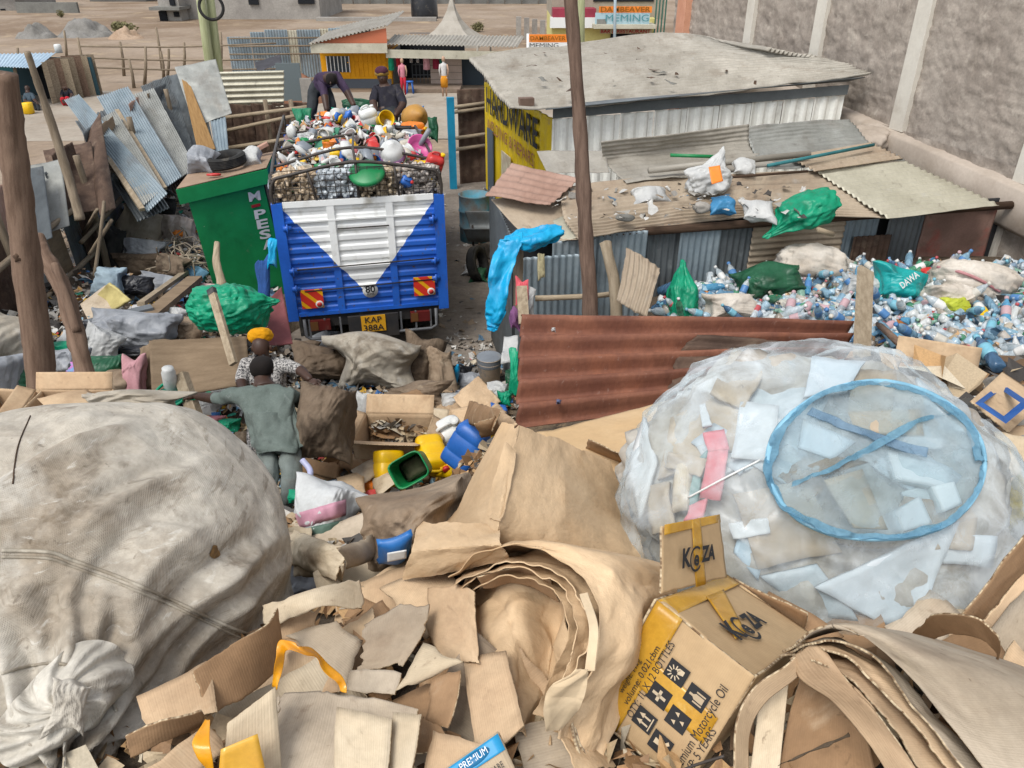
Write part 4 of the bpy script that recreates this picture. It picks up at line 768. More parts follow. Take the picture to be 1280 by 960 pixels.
# things lying on the low roof
def on_roof(px, py, z=2.4): return PZ(px, py, z)
for i, (a, b, r_, m, lab) in enumerate((((811, 213, 2.62), (1012, 192, 2.68), .04, ZN_ROOF, 'long grey pipe lying across the patched roof'), ((838, 194, 2.66), (900, 196, 2.64), .022, PL_GRN, 'short dark green rod lying on the curled roof sheet'), ((960, 207, 2.66), (1092, 181, 2.70), .022, M('strip_teal', '#3f7f83', '#2f6f74', s=4), 'long teal strip lying across the striped roof sheets'), ((880, 224, 2.56), (1010, 214, 2.6), .016, WD_DARK, 'thin dark stick on the roof behind the white and orange bag'))):
    tag(obj('rod', tube([PZ(*a), PZ(*b)], r_, 8), m), lab, 'rod')
def sackobj(name, c, r, m, label, cat, rot=(0, 0, 0), group=None, **k):
    if ('bag' in name or 'cloth' in name) and 'neck' not in k: k = {q: x for q, x in k.items() if q in ('k', 'seed')}; r = (r[0] * 1.1, r[2] * 1.2, r[1] * 1.15); rot = (rot[0] - 1.0, rot[1], rot[2])
    o = obj(name, (pillow if ('bag' in name or 'cloth' in name) and 'neck' not in k else blob)(c, r, rot, **k), m); return tag(o, label, cat, group)
bgo = sackobj('plastic_bag', PZ(887, 222, 2.60), (.26, .2, .17), BG_WHT, 'white plastic bag with orange print lying on the patched roof', 'bag', (.1, -.3, .2), k=5, lump=.2, fold=.12, neck=((.6, .3, .8), .5, .5), seed=5)
obj('print', surf([P(886, 208, 8.36), P(900, 206, 8.36), P(904, 226, 8.3), P(890, 230, 8.28)], th=.004, na=.01), PL_ORG, bgo)
sackobj('plastic_bag', PZ(812, 243, 2.44), (.2, .12, .06), BG_WHT, 'flat torn white bag on the dusty roof beside the pole', 'bag', (0, 0, .3), k=5, lump=.35, fold=.2, seed=6)
sackobj('tied_sack', PZ(1008, 263, 2.42), (.34, .24, .15), BG_GRN, 'bright green knotted bag at the front edge of the roof', 'bag', (0, -.35, .25), k=5, lump=.12, fold=.12, neck=((-1, -.1, -.3), .6, .5), seed=7)
sackobj('cloth_bundle', PZ(948, 264, 2.40), (.17, .12, .06), BG_WHT, 'cream crumpled cloth on the roof beside the green bag', 'cloth', (0, 0, -.2), k=5, lump=.3, fold=.25, seed=8)
sackobj('plastic_bag', PZ(903, 257, 2.43), (.12, .1, .08), bagm('bag_blue', '#4f9ccc', '#3e88b8'), 'small blue and clear bag on the roof between cloth and stone', 'bag', k=4, lump=.3, fold=.2, seed=9)
sackobj('stone', PZ(877, 259, 2.42), (.09, .07, .06), CONC, 'grey brown stone on the roof next to the small blue bag', 'stone', k=3, lump=.2, fold=.05, seed=10)
sackobj('stone', PZ(781, 272, 2.36), (.1, .05, .035), CONC_D, 'flat dark stone near the front edge of the roof by the pole', 'stone', k=3, lump=.2, fold=.05, seed=11)
tag(obj('stick', tube([PZ(1022, 287, 2.3), PZ(1041, 293, 2.22)], .03, 7), WD_PALE), 'pale stick end poking out under the green bag on the roof', 'stick')
sackobj('plastic_bag', PZ(930, 208, 2.62), (.14, .1, .05), BG_WHT, 'small pinkish white bag between the pipe and the orange printed bag', 'bag', k=4, lump=.3, fold=.2, seed=12)

# ------------------------------------------------------------------ tall poles
tag(obj('timber_pole', tube([P(741, 440, 7.1), P(733, 300, 6.9), P(724, 150, 6.6), P(711, -40, 6.2)], [.076, .067, .06, .054], 14, jit=.14, seed=2, sub=50), WD_RED), 'tall reddish brown debarked pole rising before the patched iron roof', 'pole')
pl = thing('timber_pole', 'thick brown timber pole with a knot, leaning above the white sack', 'pole', on(62, 500))
obj('trunk', tube([P(66, 540, 5.3), P(52, 470, 5.2), P(34, 330, 4.9), P(18, 200, 4.6), P(4, 92, 4.35)], [.098, .09, .085, .075, .07], 18, jit=.1, seed=4, sub=70), WD_POLE, pl)
obj('knot', blob(P(24, 322, 4.82), (.03, .03, .03), k=3, lump=.3, seed=2), WD_DARK, pl)
tag(obj('timber_pole', tube([P(118, 510, 6.0), P(100, 440, 6.0), P(80, 365, 6.1), P(54, 318, 6.15), P(46, 296, 6.2)], [.07, .068, .068, .065, .06], 14, jit=.14, seed=6, sub=60), WD_POLE), 'bent forked brown pole standing right beside the thick one', 'pole')
tag(obj('branch', tube([P(96, 415, 5.98), P(80, 362, 6.0), P(68, 330, 6.05)], [.035, .032, .028], 8, jit=.2, seed=6, sub=20), WD_POLE), 'thin branch lashed to the bent forked pole', 'branch')
tag(obj('timber_pole', tube([P(100, 275, 9.4), P(84, 215, 9.3), P(58, 135, 9.0), P(34, 65, 8.6)], [.06, .055, .045, .035], 10, jit=.15, seed=7, sub=40), WD_GREY), 'thin grey pole slanting above the sheet metal fence', 'pole')

# ------------------------------------------------------------------ sheet metal fence along the yard
fn = thing('sheet_fence', 'long fence of mismatched rusty iron sheets and boards along the yard', 'fence', A(-6.6, 11, 0))
F0 = A(-5.75, 5.2, 0); F1 = A(-8.25, 21.9, 0); FDIR = nrm(F1 - F0); FN = A(FDIR[1], -FDIR[0], 0)     # FN points into the yard
t = 0; i = 0; rg = random.Random(5)
mm = [RUST_B, ZN_GREY, ZN_DARK, WD_PLY, ZN_BLUE, RUST_B, ZN_RED, ZN_GREY, WD_PLY, ZN_DARK]
while t < 16.6:
    wd = rg.uniform(.6, .95); h_ = rg.uniform(1.9, 2.3); ln = rg.uniform(-.12, .12); a = F0 + FDIR * t - FN * rg.uniform(0, .06); b = F0 + FDIR * (t + wd) - FN * rg.uniform(0, .06)
    m = mm[i % len(mm)]
    obj('sheet', surf([b + UZ * (h_ + rg.uniform(-.08, .08)) + FDIR * ln - FN * .1, a + UZ * h_ + FDIR * ln - FN * .1, a - UZ * .1, b - UZ * .1], corr=None if m is WD_PLY else ('u', .076, .01), na=.02, ns=2, rag=.012, th=.006, seed=i), m, fn)
    t += wd * .9; i += 1
for k in range(6): a = F0 + FDIR * (1 + 2.9 * k) + FN * .1; obj('post', tube([a - UZ * .1, a + UZ * 1.1 + FN * .03, a + UZ * (2.1 + .2 * rg.random())], [.06, .055, .05], 9, jit=.2, seed=k, sub=14), WD_GREY, fn)
for (z, t0, t1) in ((.75, .2, 6.5), (1.5, .4, 7.2), (1.05, 6, 12), (1.6, 7, 14)): obj('rail', tube([F0 + FDIR * t0 + FN * .14 + UZ * z, F0 + FDIR * (t0 + t1) / 2 + FN * .17 + UZ * (z + .1), F0 + FDIR * t1 + FN * .14 + UZ * z], .04, 8, jit=.2, seed=int(z * 9), sub=20), WD_GREY, fn)
# loose sheets leaning on the fence inside
def lean(name, pts, m, lab, cat='iron sheet', corr=('u', .076, .012), **k):
    if pts[0][0] < 240 and name == 'iron_sheet':      # neighbours overlap a little
        q = [np.array(p) for p in pts]; w1, w2 = (q[1] - q[0]) * .22, (q[2] - q[3]) * .22; pts = [q[0] - w1, q[1] + w1, q[2] + w2, q[3] - w2]
    return tag(obj(name, surf([P(*p) for p in pts], corr=corr, th=.006, **k), m), lab, cat)
lean('iron_sheet', [(83, 124, 14.2), (96, 119, 14.4), (206, 245, 12.6), (188, 262, 12.2)], ZN_BLUE, 'long pale blue corrugated strip poking up highest beyond the rusty sheet', seed=1)
lean('iron_sheet', [(127, 119, 15.2), (154, 110, 15.6), (222, 224, 13.6), (198, 240, 13.0)], ZN_BLUE, 'wide pale blue corrugated sheet leaning beside the kiosk, its upper end curled', seed=2, na=.01)
lean('iron_sheet', [(122, 150, 14.2), (140, 140, 14.4), (200, 240, 12.7), (180, 256, 12.2)], ZN_GREY, 'narrow grey corrugated sheet leaning between the two pale blue ones', seed=3)
lean('iron_sheet', [(160, 120, 16.2), (186, 112, 16.4), (240, 212, 14.6), (222, 224, 14.0)], ZN_GREY, 'grey dented sheet leaning behind the widest pale blue sheet', seed=4, na=.02)
lean('iron_sheet', [(181, 106, 17.2), (206, 96, 17.6), (242, 196, 16.2), (232, 212, 15.4)], ZN_DARK, 'tall dark stained sheet leaning near the brown plank', seed=5, na=.02, rag=.01)
lean('plywood_board', [(206, 96, 17.6), (226, 90, 17.8), (252, 192, 16.6), (236, 198, 16.2)], ZN_DARK, 'dark grey board standing next to the yellow brown plank', 'board', corr=None, seed=6, na=.02)
lean('plank', [(227, 98, 17.4), (234, 96, 17.5), (270, 186, 16.2), (248, 192, 15.8)], M('plank_ochre', '#b08a58', '#987446', s=3, co='tuv', stretch=(6, 1, 6), grain=.15), 'tall ochre plank standing at the fence corner', 'plank', corr=None, seed=7)
lean('iron_sheet', [(226, 82, 17.6), (262, 76, 17.8), (283, 145, 17.0), (250, 155, 16.8)], ZN_GREY, 'bent flat grey sheet hanging over the top of the fence corner', corr=None, seed=8, na=.03)
lean('iron_sheet', [(262, 146, 17.0), (282, 146, 17.0), (286, 192, 16.2), (270, 196, 16.1)], ZN_BLUE, 'short blue grey sheet under the bent flat grey sheet', seed=9)
lean('iron_sheet', [(108, 168, 13.0), (122, 145, 13.2), (142, 262, 11.6), (128, 268, 11.4)], RUST_B, 'curved rusty sheet standing edge on beside the leaning strips', corr=None, seed=10, bulge=.12)
lean('iron_sheet', [(62, 185, 12.4), (104, 178, 12.4), (118, 262, 11.6), (84, 272, 11.4)], RUST_B, 'large dark brown rusty sheet between the thin pole and the leaning strips', corr=None, seed=11, na=.03)
lean('iron_sheet', [(42, 206, 11.3), (70, 200, 11.3), (82, 284, 10.8), (58, 292, 10.6)], ZN_GREY, 'plain grey sheet with a white edge standing behind the thick pole', corr=None, seed=12, na=.01)
lean('iron_sheet', [(100, 150, 14.6), (126, 140, 14.8), (206, 262, 12.6), (178, 275, 12.2)], ZN_DARK, 'dark sheet at the back of the narrow grey corrugated one', seed=14, na=.02)
lean('iron_sheet', [(150, 128, 16.4), (172, 118, 16.6), (236, 236, 14.2), (214, 246, 13.8)], RUST_B, 'brown sheet showing between the dented grey and widest pale blue sheets', seed=15, na=.02)
lean('iron_sheet', [(20, 214, 10.6), (48, 208, 10.8), (60, 300, 10.2), (34, 310, 10.0)], ZN_DARK, 'dark grey sheet behind the thick pole next to the white edged one', corr=None, seed=16, na=.02)
for i, (a, b) in enumerate((((134, 196, 13.1), (178, 262, 12.0)), ((146, 138, 14.9), (206, 236, 13.0)))): tag(obj('batten', beam(P(*a), P(*b), .08, .05), WD_PALE, smooth=False), ['short pale batten lying on the leaning iron strips', 'long pale batten lying between pale blue and grey sheets'][i], 'batten')
# rear fence behind the truck
rf = thing('rear_fence', 'brown rusty fence with pale rails closing the yard behind the truck', 'fence', A(-6.4, 21.3, 0))
R0, R1 = PZ(272, 196, 0), PZ(398, 192, 0)
for k in range(5):
    a = R0 + (R1 - R0) * k / 5; b = R0 + (R1 - R0) * (k + 1.02) / 5; obj('sheet', surf([a + UZ * 1.35 + A(0, .02 * k, 0), b + UZ * 1.3 + A(0, .02 * k, 0), b + A(0, .02 * k, 0), a + A(0, .02 * k, 0)], corr=('u', .15, .01), th=.006, na=.02, seed=k + 20), RUST_B, rf)
for (a, b) in (((275, 165), (390, 140)), ((276, 148), (392, 133)), ((280, 186), (400, 168)), ((300, 205), (388, 205))): p, q = PY(*a, 20.9), PY(*b, 20.6); obj('rail', tube([p, q], .05, 8, jit=.15, seed=a[0]), WD_PALE, rf)
for px in (341, 372): a = PY(px, 190, 20.95); a[2] = 0; obj('post', tube([a, a + UZ * 1.5], .06, 8, jit=.15), WD_GREY, rf)
wcs = PY(268, 112, 21.6)
lean('iron_sheet', [(267, 90, depth(PY(267, 90, 21.5))), (355, 88, depth(PY(355, 88, 21.5))), (355, 133, depth(PY(355, 133, 21.5))), (270, 136, depth(PY(270, 136, 21.5)))], ZN_CREAM, 'whitish corrugated sheet with horizontal ribs fixed above the brown rear fence', corr=('v', .15, .03), seed=30)
tag(obj('metal_door', blockq(347, 79, 377, 126, 24.5, .06), flatm('door_grey_green', '#667072'), smooth=False), 'plain grey metal door panel behind the rear fence', 'door panel')
tag(obj('plaster_slab', blockq(376, 98, 390, 128, 24.4, .1), CONC, smooth=False), 'pale crumbly block beside the grey metal door', 'block')
lean('iron_sheet', [(318, 78, 24.5), (350, 68, 24.8), (352, 78, 24.0), (322, 90, 23.8)], M('roof_dark', '#454449', '#38373b', s=3), 'dark tilted roof sheet with a red edge behind the whitish sheet', corr=None, seed=31)
# gate
gt = thing('yard_gate', 'brown sheet iron gate leaf with pale rails behind a bright teal post', 'gate', PZ(588, 222, 0))
gY = 17.9
obj('post', par(PZ(563, 238, 0), (.16, .02, 0), (-.02, .12, 0), (0, 0, 2.05)), M('paint_teal', '#1f93b8', '#1b82a5', s=3, rough=.6), gt, smooth=False)
g0, g1, h0, h1 = quad(573, 112, 620, 222, 18.3); obj('panel', surf([A(g0, 18.3, h1), A(g1, 18.6, h1), A(g1, 18.6, 0), A(g0, 18.3, 0)], corr=('u', .2, .008), th=.01, na=.015), RUST_B, gt)
for y in (132, 138, 171, 185): p = PY(568, y + 2, 18.2); q = PY(612, y - 4, 18.45); obj('rail', tube([p, q], .04, 8, jit=.15, seed=y), WD_PALE, gt)

# ------------------------------------------------------------------ green kiosk
gk = thing('green_kiosk', 'green painted metal booth with white upright lettering beside the truck', 'kiosk', PZ(280, 300, 0) * A(1, 1, 0))
kTL, kTR = PZ(220, 236, 1.98), PZ(334, 209, 2.08)
kx = nrm((kTR - kTL) * A(1, 1, 0)); kw = np.linalg.norm((kTR - kTL)[:2]); ky = A(-kx[1], kx[0], 0); ky = PZ(238, 213, 1.98) - kTL; ky = ky * A(1, 1, 0); KDP = np.linalg.norm(ky); ky = ky / KDP
GRNP = M('paint_green', '#1f9b57', '#18894a', s=2, rough=.5, spec=.4, stains=(('#0a4c27', 1.5, .52, .75, .5), ('#d8ded2', 34, .70, .76, .6), ('#8a8f7a', 5, .62, .78, .3)), grain=.05)
kb_ = kTL * A(1, 1, 0)
def kp(u, d, z): return kb_ + kx * (u + .16 * (1 - z / 1.98)) + ky * d + UZ * z + (kTR - kTL) * A(0, 0, 1) * (u / kw) * min(1, z / 2)
def kbox(u0, u1, d0, d1, z0, z1): return par(kp(u0, d0, z0), kp(u1, d0, z0) - kp(u0, d0, z0), ky * (d1 - d0), kp(u0, d0, z1) - kp(u0, d0, z0))
obj('body', kbox(.1, kw - .12, .05, KDP - .06, 0.0, 1.88), GRNP, gk, smooth=False)
obj('canopy', kbox(0, kw, -.03, KDP, 1.76, 1.97), GRNP, gk, smooth=False)
obj('roof_top', kbox(.01, kw - .01, -.015, KDP - .01, 1.975, 1.985), M('roof_board', '#a9907a', '#977f6a', s=3, rough=.85, stains=(('#7d6a5a', 4, .5, .72, .5),)), gk, smooth=False)
obj('side_plank', kbox(kw - .115, kw - .03, .1, KDP * .6, 0, 1.74), WD_GREY, gk, smooth=False)
for i, s_ in enumerate('MPESA'):
    z = [1.61, 1.34, 1.19, 1.03, .87][i]; obj_ = text('lettering', s_, kp(kw - .30 + [0, .02, .02, .02, .03][i], .045, z), kx, UZ, .19, INK_W, gk, .006, wid=.18, bold=.03)
obj('red_dash', kbox(kw - .38, kw - .24, .035, .045, 1.46, 1.50), INK_R, gk, smooth=False)
def tyre(R, r, wd):
    p = [(R - r, -wd * .4), (R - r * .3, -wd * .5), (R - .012, -wd * .42), (R, -wd * .3)]
    for k in range(5): z = -wd * .26 + k * wd * .13; p += [(R, z - .01), (R - .008, z), (R - .008, z + .008), (R, z + .012)]
    p += [(R, wd * .3), (R - .012, wd * .42), (R - r * .3, wd * .5), (R - r, wd * .4), (R - r - .008, 0), (R - r, -wd * .4)]
    V, F, T = lathe(p, 40); return V, F[:-2], T
tag(obj('tyre', place(tyre(.29, .1, .17), kp(kw * .50, KDP * .5, 2.115), (.06, -.1, 0)), RUBBER), 'worn grey car tyre lying on the green booth roof', 'tyre')
sackobj('plastic_bag', kp(.26, KDP * .75, 2.12), (.2, .16, .2), BG_GRY, 'pale grey bag standing behind the tyre on the green booth roof', 'bag', k=4, lump=.2, fold=.12, seed=13)
sackobj('cloth_bundle', kp(kw * .78, KDP * .5, 2.06), (.18, .14, .1), BG_WHT, 'small white and brown rag bundle beside the tyre on the booth roof', 'cloth', k=4, lump=.4, fold=.25, seed=14)
sackobj('plastic_scrap', kp(kw * .40, .1, 2.03), (.09, .03, .02), PL_RED, 'small red plastic scrap at the front of the booth roof', 'scrap', k=3, lump=.3, seed=15)
tag(obj('plank', beam(kp(kw * .72, KDP * .9, 2.06), kp(kw * .97, KDP * .8, 2.16), .12, .05), M('plank_pinkish', '#c49a86', '#ad8572', s=3), smooth=False), 'short pinkish plank at the back corner of the booth roof', 'plank')

# ------------------------------------------------------------------ truck
TY = .2169; TX = A(math.cos(TY), math.sin(TY), 0); TF = A(-math.sin(TY), math.cos(TY), 0); TO = A(-1.896, 9.414, 0)
def tr(x, y, z): return TO + TX * x + TF * y + UZ * z
def tbox(x0, x1, y0, y1, z0, z1):
    V, F, T = par(tr(x0, y0, z0), TX * (x1 - x0), TF * (y1 - y0), UZ * (z1 - z0)); L_ = np.array([[x, y, z] for z in (z0, z1) for y in (y0, y1) for x in (x0, x1)]); return V, F, L_
def ttube(pts, r, n=8, **k): return tube([tr(*p) for p in pts], r, n, **k)
BLUEP = M('paint_blue', '#2a6ad0', '#235ebf', s=2, co='tuv', rough=.38, spec=.5, stains=(('#4d6288', 3, .56, .76, .5), ('#6b5f55', 7, .60, .74, .55, (1, 1, .3)), ('#4a3d36', 16, .64, .74, .6)), grain=.08)
def vpaint(nd, L, mix, c):
    at = nd('ShaderNodeAttribute', attribute_name='tuv'); sp = nd('ShaderNodeSeparateXYZ'); L(at.outputs['Vector'], sp.inputs[0])
    nz = nd('ShaderNodeTexNoise'); nz.inputs['Scale'].default_value = 9; L(at.outputs['Vector'], nz.inputs['Vector'])
    ab = nd('ShaderNodeMath', operation='ABSOLUTE'); L(sp.outputs[0], ab.inputs[0])
    k = nd('ShaderNodeMath', operation='MULTIPLY_ADD'); L(sp.outputs[2], k.inputs[0]); k.inputs[1].default_value = .775; k.inputs[2].default_value = -.775 * .93
    d = nd('ShaderNodeMath', operation='SUBTRACT'); L(k.outputs[0], d.inputs[0]); L(ab.outputs[0], d.inputs[1])
    d2 = nd('ShaderNodeMath', operation='MULTIPLY_ADD'); L(nz.outputs['Fac'], d2.inputs[0]); d2.inputs[1].default_value = .04; L(d.outputs[0], d2.inputs[2])
    st = nd('ShaderNodeMath', operation='GREATER_THAN'); L(d2.outputs[0], st.inputs[0]); st.inputs[1].default_value = .02
    nz2 = nd('ShaderNodeTexNoise'); nz2.inputs['Scale'].default_value = 4; nz2.inputs['Detail'].default_value = 8; L(at.outputs['Vector'], nz2.inputs['Vector'])
    rr = nd('ShaderNodeMapRange'); rr.inputs['From Min'].default_value = .56; rr.inputs['From Max'].default_value = .75; L(nz2.outputs['Fac'], rr.inputs['Value'])
    nz3 = nd('ShaderNodeTexNoise'); nz3.inputs['Scale'].default_value = 22; nz3.inputs['Detail'].default_value = 6; L(at.outputs['Vector'], nz3.inputs['Vector']); r3 = nd('ShaderNodeMapRange'); r3.inputs['From Min'].default_value = .62; r3.inputs['From Max'].default_value = .7; L(nz3.outputs['Fac'], r3.inputs['Value'])
    c = mix(r3.outputs[0], c, S('#5b5048', .8)); wh = mix(rr.outputs[0], S('#f0f1ee', .88), S('#bdb9ad', .8)); return mix(st.outputs[0], c, wh)
VP = M('paint_blue_white', '#2a6ad0', '#235ebf', s=2, co='tuv', rough=.4, spec=.5, stains=(('#4d6288', 3, .58, .8, .4), ('#4a3d36', 16, .66, .75, .5)), grain=.05, two=vpaint)
CHAS = M('chassis_black', '#2c2c2e', '#3a3633', s=5, rough=.7, stains=(('#7d7264', 4, .55, .75, .5),))
tk = thing('cargo_truck', 'blue and white open truck piled with plastic containers, seen from behind', 'truck', TO)
zb, zt = .71, 2.197
# tail board: ribbed face
xs_ = np.linspace(-.93, .93, 120); zs = np.linspace(zb + .04, zt - .04, 200)
XX, ZZ = np.meshgrid(xs_, zs); ph = ((ZZ - zb) / .135) % 1; dd = .018 * np.clip((np.abs(ph - .5) - .22) * 9, 0, 1)
V = TO + XX[..., None] * TX + (dd)[..., None] * TF + ZZ[..., None] * UZ; Lc = np.stack([XX, dd, ZZ], -1)
tb = obj('tailboard', (V.reshape(-1, 3), grid_faces(200, 120), Lc.reshape(-1, 3)), VP, tk)
obj('tailboard_back', tbox(-1.03, 1.03, .03, .07, zb, zt), BLUEP, tb, smooth=False)
for x in (-.36, .36): obj('stiffener', tbox(x - .045, x + .045, -.022, .02, zb + .02, zt - .03), VP, tb, smooth=False)
for x in (-.99, .99): obj('corner_post', tbox(x - .065, x + .065, -.03, .06, zb - .06, zt + .01), BLUEP, tb, smooth=False)
for z, h_ in ((zt - .01, .07), (1.33, .03), (1.62 + .35, .02), (zb + .02, .05)): obj('cross_bar', tbox(-.92, .92, -.026, .015, z - h_ / 2, z + h_ / 2), VP, tb, smooth=False)
obj('bolt_bar', ttube([(-.86, -.045, 1.36), (.9, -.045, 1.38)], .010, 6), STEEL_BLK, tb); obj('bolt_bar', ttube([(-.3, -.045, 1.86), (.34, -.045, 1.86)], .009, 6), STEEL_BLK, tb)
obj('bolt_bar', ttube([(-.8, -.045, 1.06), (.86, -.045, 1.09)], .009, 6), CHAS, tb)
for x in (-.9, .9):
    for z in (1.34, 1.9, 1.1): obj('latch', join(tbox(x - .05, x + .05, -.05, -.02, z - .03, z + .03), ttube([(x, -.06, z - .06), (x, -.06, z + .06)], .012, 6)), BLUEP, tb)
def refl(x, z, s):
    def stripes(nd, L, mix, c):
        at = nd('ShaderNodeAttribute', attribute_name='tuv'); dt = nd('ShaderNodeVectorMath', operation='DOT_PRODUCT'); L(at.outputs['Vector'], dt.inputs[0]); dt.inputs[1].default_value = (33, 0, 33); sn = nd('ShaderNodeMath', operation='SINE'); L(dt.outputs['Value'], sn.inputs[0]); gt = nd('ShaderNodeMath', operation='GREATER_THAN'); L(sn.outputs[0], gt.inputs[0]); return mix(gt.outputs[0], c, S('#f0b01c', .8))
    p = obj('reflector_board', tbox(x - .14, x + .14, -.045, -.03, z - .13, z + .13), M('reflector_stripes', '#d93a2c', None, rough=.4, two=stripes), tk, smooth=False)
    c = tr(x + .085 * (1 if s > 0 else -1), -.058, z - .075); obj('round_reflector', align(lathe([(.05, -.008), (.05, .004), (.034, .006), (.001, .006)], 20), c, -TF), flatm('reflector_round', '#e8e2da', .3), p)
    obj('lens', align(lathe([(.032, 0), (.032, .012), (.001, .013)], 16), c, -TF), PL_RED, p)
refl(-.72, .95, 1); refl(.74, 1.0, 1)
dsk = obj('speed_plate', align(lathe([(.1, 0), (.1, .006), (.001, .006)], 28), tr(.03, -.03, 1.0), -TF), INK_W, tk)
text('lettering', '80', tr(.03, -.04, 1.015), TX, UZ, .13, INK, dsk, .002, bold=.02); text('lettering', 'KPH', tr(.03, -.04, .95), TX, UZ, .05, INK, dsk, .002)
obj('bed_floor', tbox(-1.02, 1.02, .07, 4.4, .8, .88), CHAS, tk, smooth=False)
for s in (-1, 1):
    ys = np.linspace(.07, 4.4, 160); zz = np.linspace(.8, 2.15, 60); YY, ZZ = np.meshgrid(ys, zz); ph = (ZZ / .135) % 1; dd = .018 * np.clip((np.abs(ph - .5) - .22) * 9, 0, 1)
    V = TO + TX * (s * 1.03) - (s * dd)[..., None] * TX + YY[..., None] * TF + ZZ[..., None] * UZ; sb_ = obj('side_board', (V.reshape(-1, 3), grid_faces(60, 160), np.stack([YY * 0, YY, ZZ], -1).reshape(-1, 3)), BLUEP, tk)
    obj('inner_panel', tbox(s * 1.0 - .015, s * 1.0 + .015, .07, 4.4, .82, 2.16), CHAS, sb_, smooth=False)
    for y in (1.1, 2.2, 3.3, 4.36): obj('stake', tbox(s * 1.045 - .02, s * 1.045 + .02, y - .04, y + .04, .8, 2.18), BLUEP, sb_, smooth=False)
obj('head_board', tbox(-1.02, 1.02, 4.4, 4.45, .8, 2.3), BLUEP, tk, smooth=False)
for x in (-.42, .42): obj('frame_rail', tbox(x - .04, x + .04, .15, 6.2, .56, .76), CHAS, tk, smooth=False)
obj('rear_beam', tbox(-.9, .9, .02, .1, .52, .68), CHAS, tk, smooth=False)
# under-run guard with slats
gd = obj('rear_guard', ttube([(-.86, -.02, .66), (-.86, -.03, .42), (-.8, -.04, .38), (.8, -.04, .38), (.88, -.03, .42), (.88, -.02, .66)], .022, 8), M('guard_grey', '#6d6e70', '#5c5d60', s=5, rough=.5), tk)
for k in range(9):
    x = -.8 + .2 * k
    if abs(x) > .3: obj('slat', tbox(x - .012, x + .012, -.05, -.03, .39, .66), MATS['guard_grey'], gd, smooth=False)
np_ = obj('plate_holder', tbox(-.30, .36, -.07, -.03, .34, .66), CHAS, tk, smooth=False)
pp = obj('number_plate', tbox(-.13, .19, -.085, -.072, .43, .66), M('plate_yellow', '#e0a52a', None, rough=.4), tk, smooth=False)
text('lettering', 'KAP', tr(.03, -.09, .60), TX, UZ, .12, INK, pp, .003, wid=.22, bold=.01); text('lettering', '388A', tr(.03, -.09, .485), TX, UZ, .125, INK, pp, .003, wid=.27, bold=.01)
for s in (-1, 1):
    tl = obj('tail_light', tbox(s * .66 - .13, s * .66 + .13, -.055, -.0, .5, .64), plastic('tail_red', '#63211f'), tk, smooth=False); obj('amber_lens', tbox(s * .66 - .125, s * .66 - .03, -.063, -.053, .51, .63), plastic('tail_amber', '#6e4a2a'), tl, smooth=False)
def wheel(x, y, R=.4, wd=.22):
    wl = obj('wheel', align(tyre(R, .14, wd), tr(x, y, R), TX), RUBBER, tk); obj('rim', align(lathe([(R - .15, -.07), (R - .15, .07), (R - .2, .06), (R - .24, .0), (.09, .0), (.08, .05), (.001, .05)], 24), tr(x, y, R), TX * (1 if x > 0 else -1)), M('rim_grey', '#8a8a88', '#74736f', s=5, rough=.6), wl)
for x in (-.86, -.6, .6, .86): wheel(x, 1.05)
for x in (-.84, .84): wheel(x, 5.3)
obj('axle', ttube([(-.9, 1.05, .4), (.9, 1.05, .4)], .07, 10), CHAS, tk); obj('axle', ttube([(-.9, 5.3, .4), (.9, 5.3, .4)], .06, 10), CHAS, tk)
for s in (-1, 1): obj('mudflap', tbox(s * .73 - .24, s * .73 + .24, .5, .52, .18, .7), RUBBER, tk, smooth=False)
cbs = [[tr(x * w_, y, z) for x in (-1, -.94, 0, .94, 1)] for (w_, y, z) in ((.98, 4.55, .7), (.99, 4.55, 1.5), (.95, 4.58, 1.9), (.9, 4.75, 1.98), (.9, 5.7, 1.98), (.95, 6.05, 1.75), (1.0, 6.3, 1.2), (1.0, 6.35, .5))]
cabo = obj('cab', surf(cbs, 24, 40, th=.03), BLUEP, tk)
for s in (-1, 1):
    obj('cab_side', join(([tr(s * .985, 4.6, .6), tr(s * .985, 6.3, .6), tr(s * .97, 6.25, 1.2), tr(s * .92, 6.0, 1.75), tr(s * .9, 5.7, 1.97), tr(s * .9, 4.75, 1.97), tr(s * .96, 4.58, 1.88)], [list(range(7))], np.zeros((7, 3)))), BLUEP, cabo, smooth=False)
    obj('mirror', tbox(s * 1.18 - .08, s * 1.18 + .08, 6.1, 6.14, 1.35, 1.7), CHAS, cabo, smooth=False); obj('mirror_arm', ttube([(s * .95, 6.1, 1.6), (s * 1.18, 6.12, 1.6)], .015, 6), CHAS, cabo)
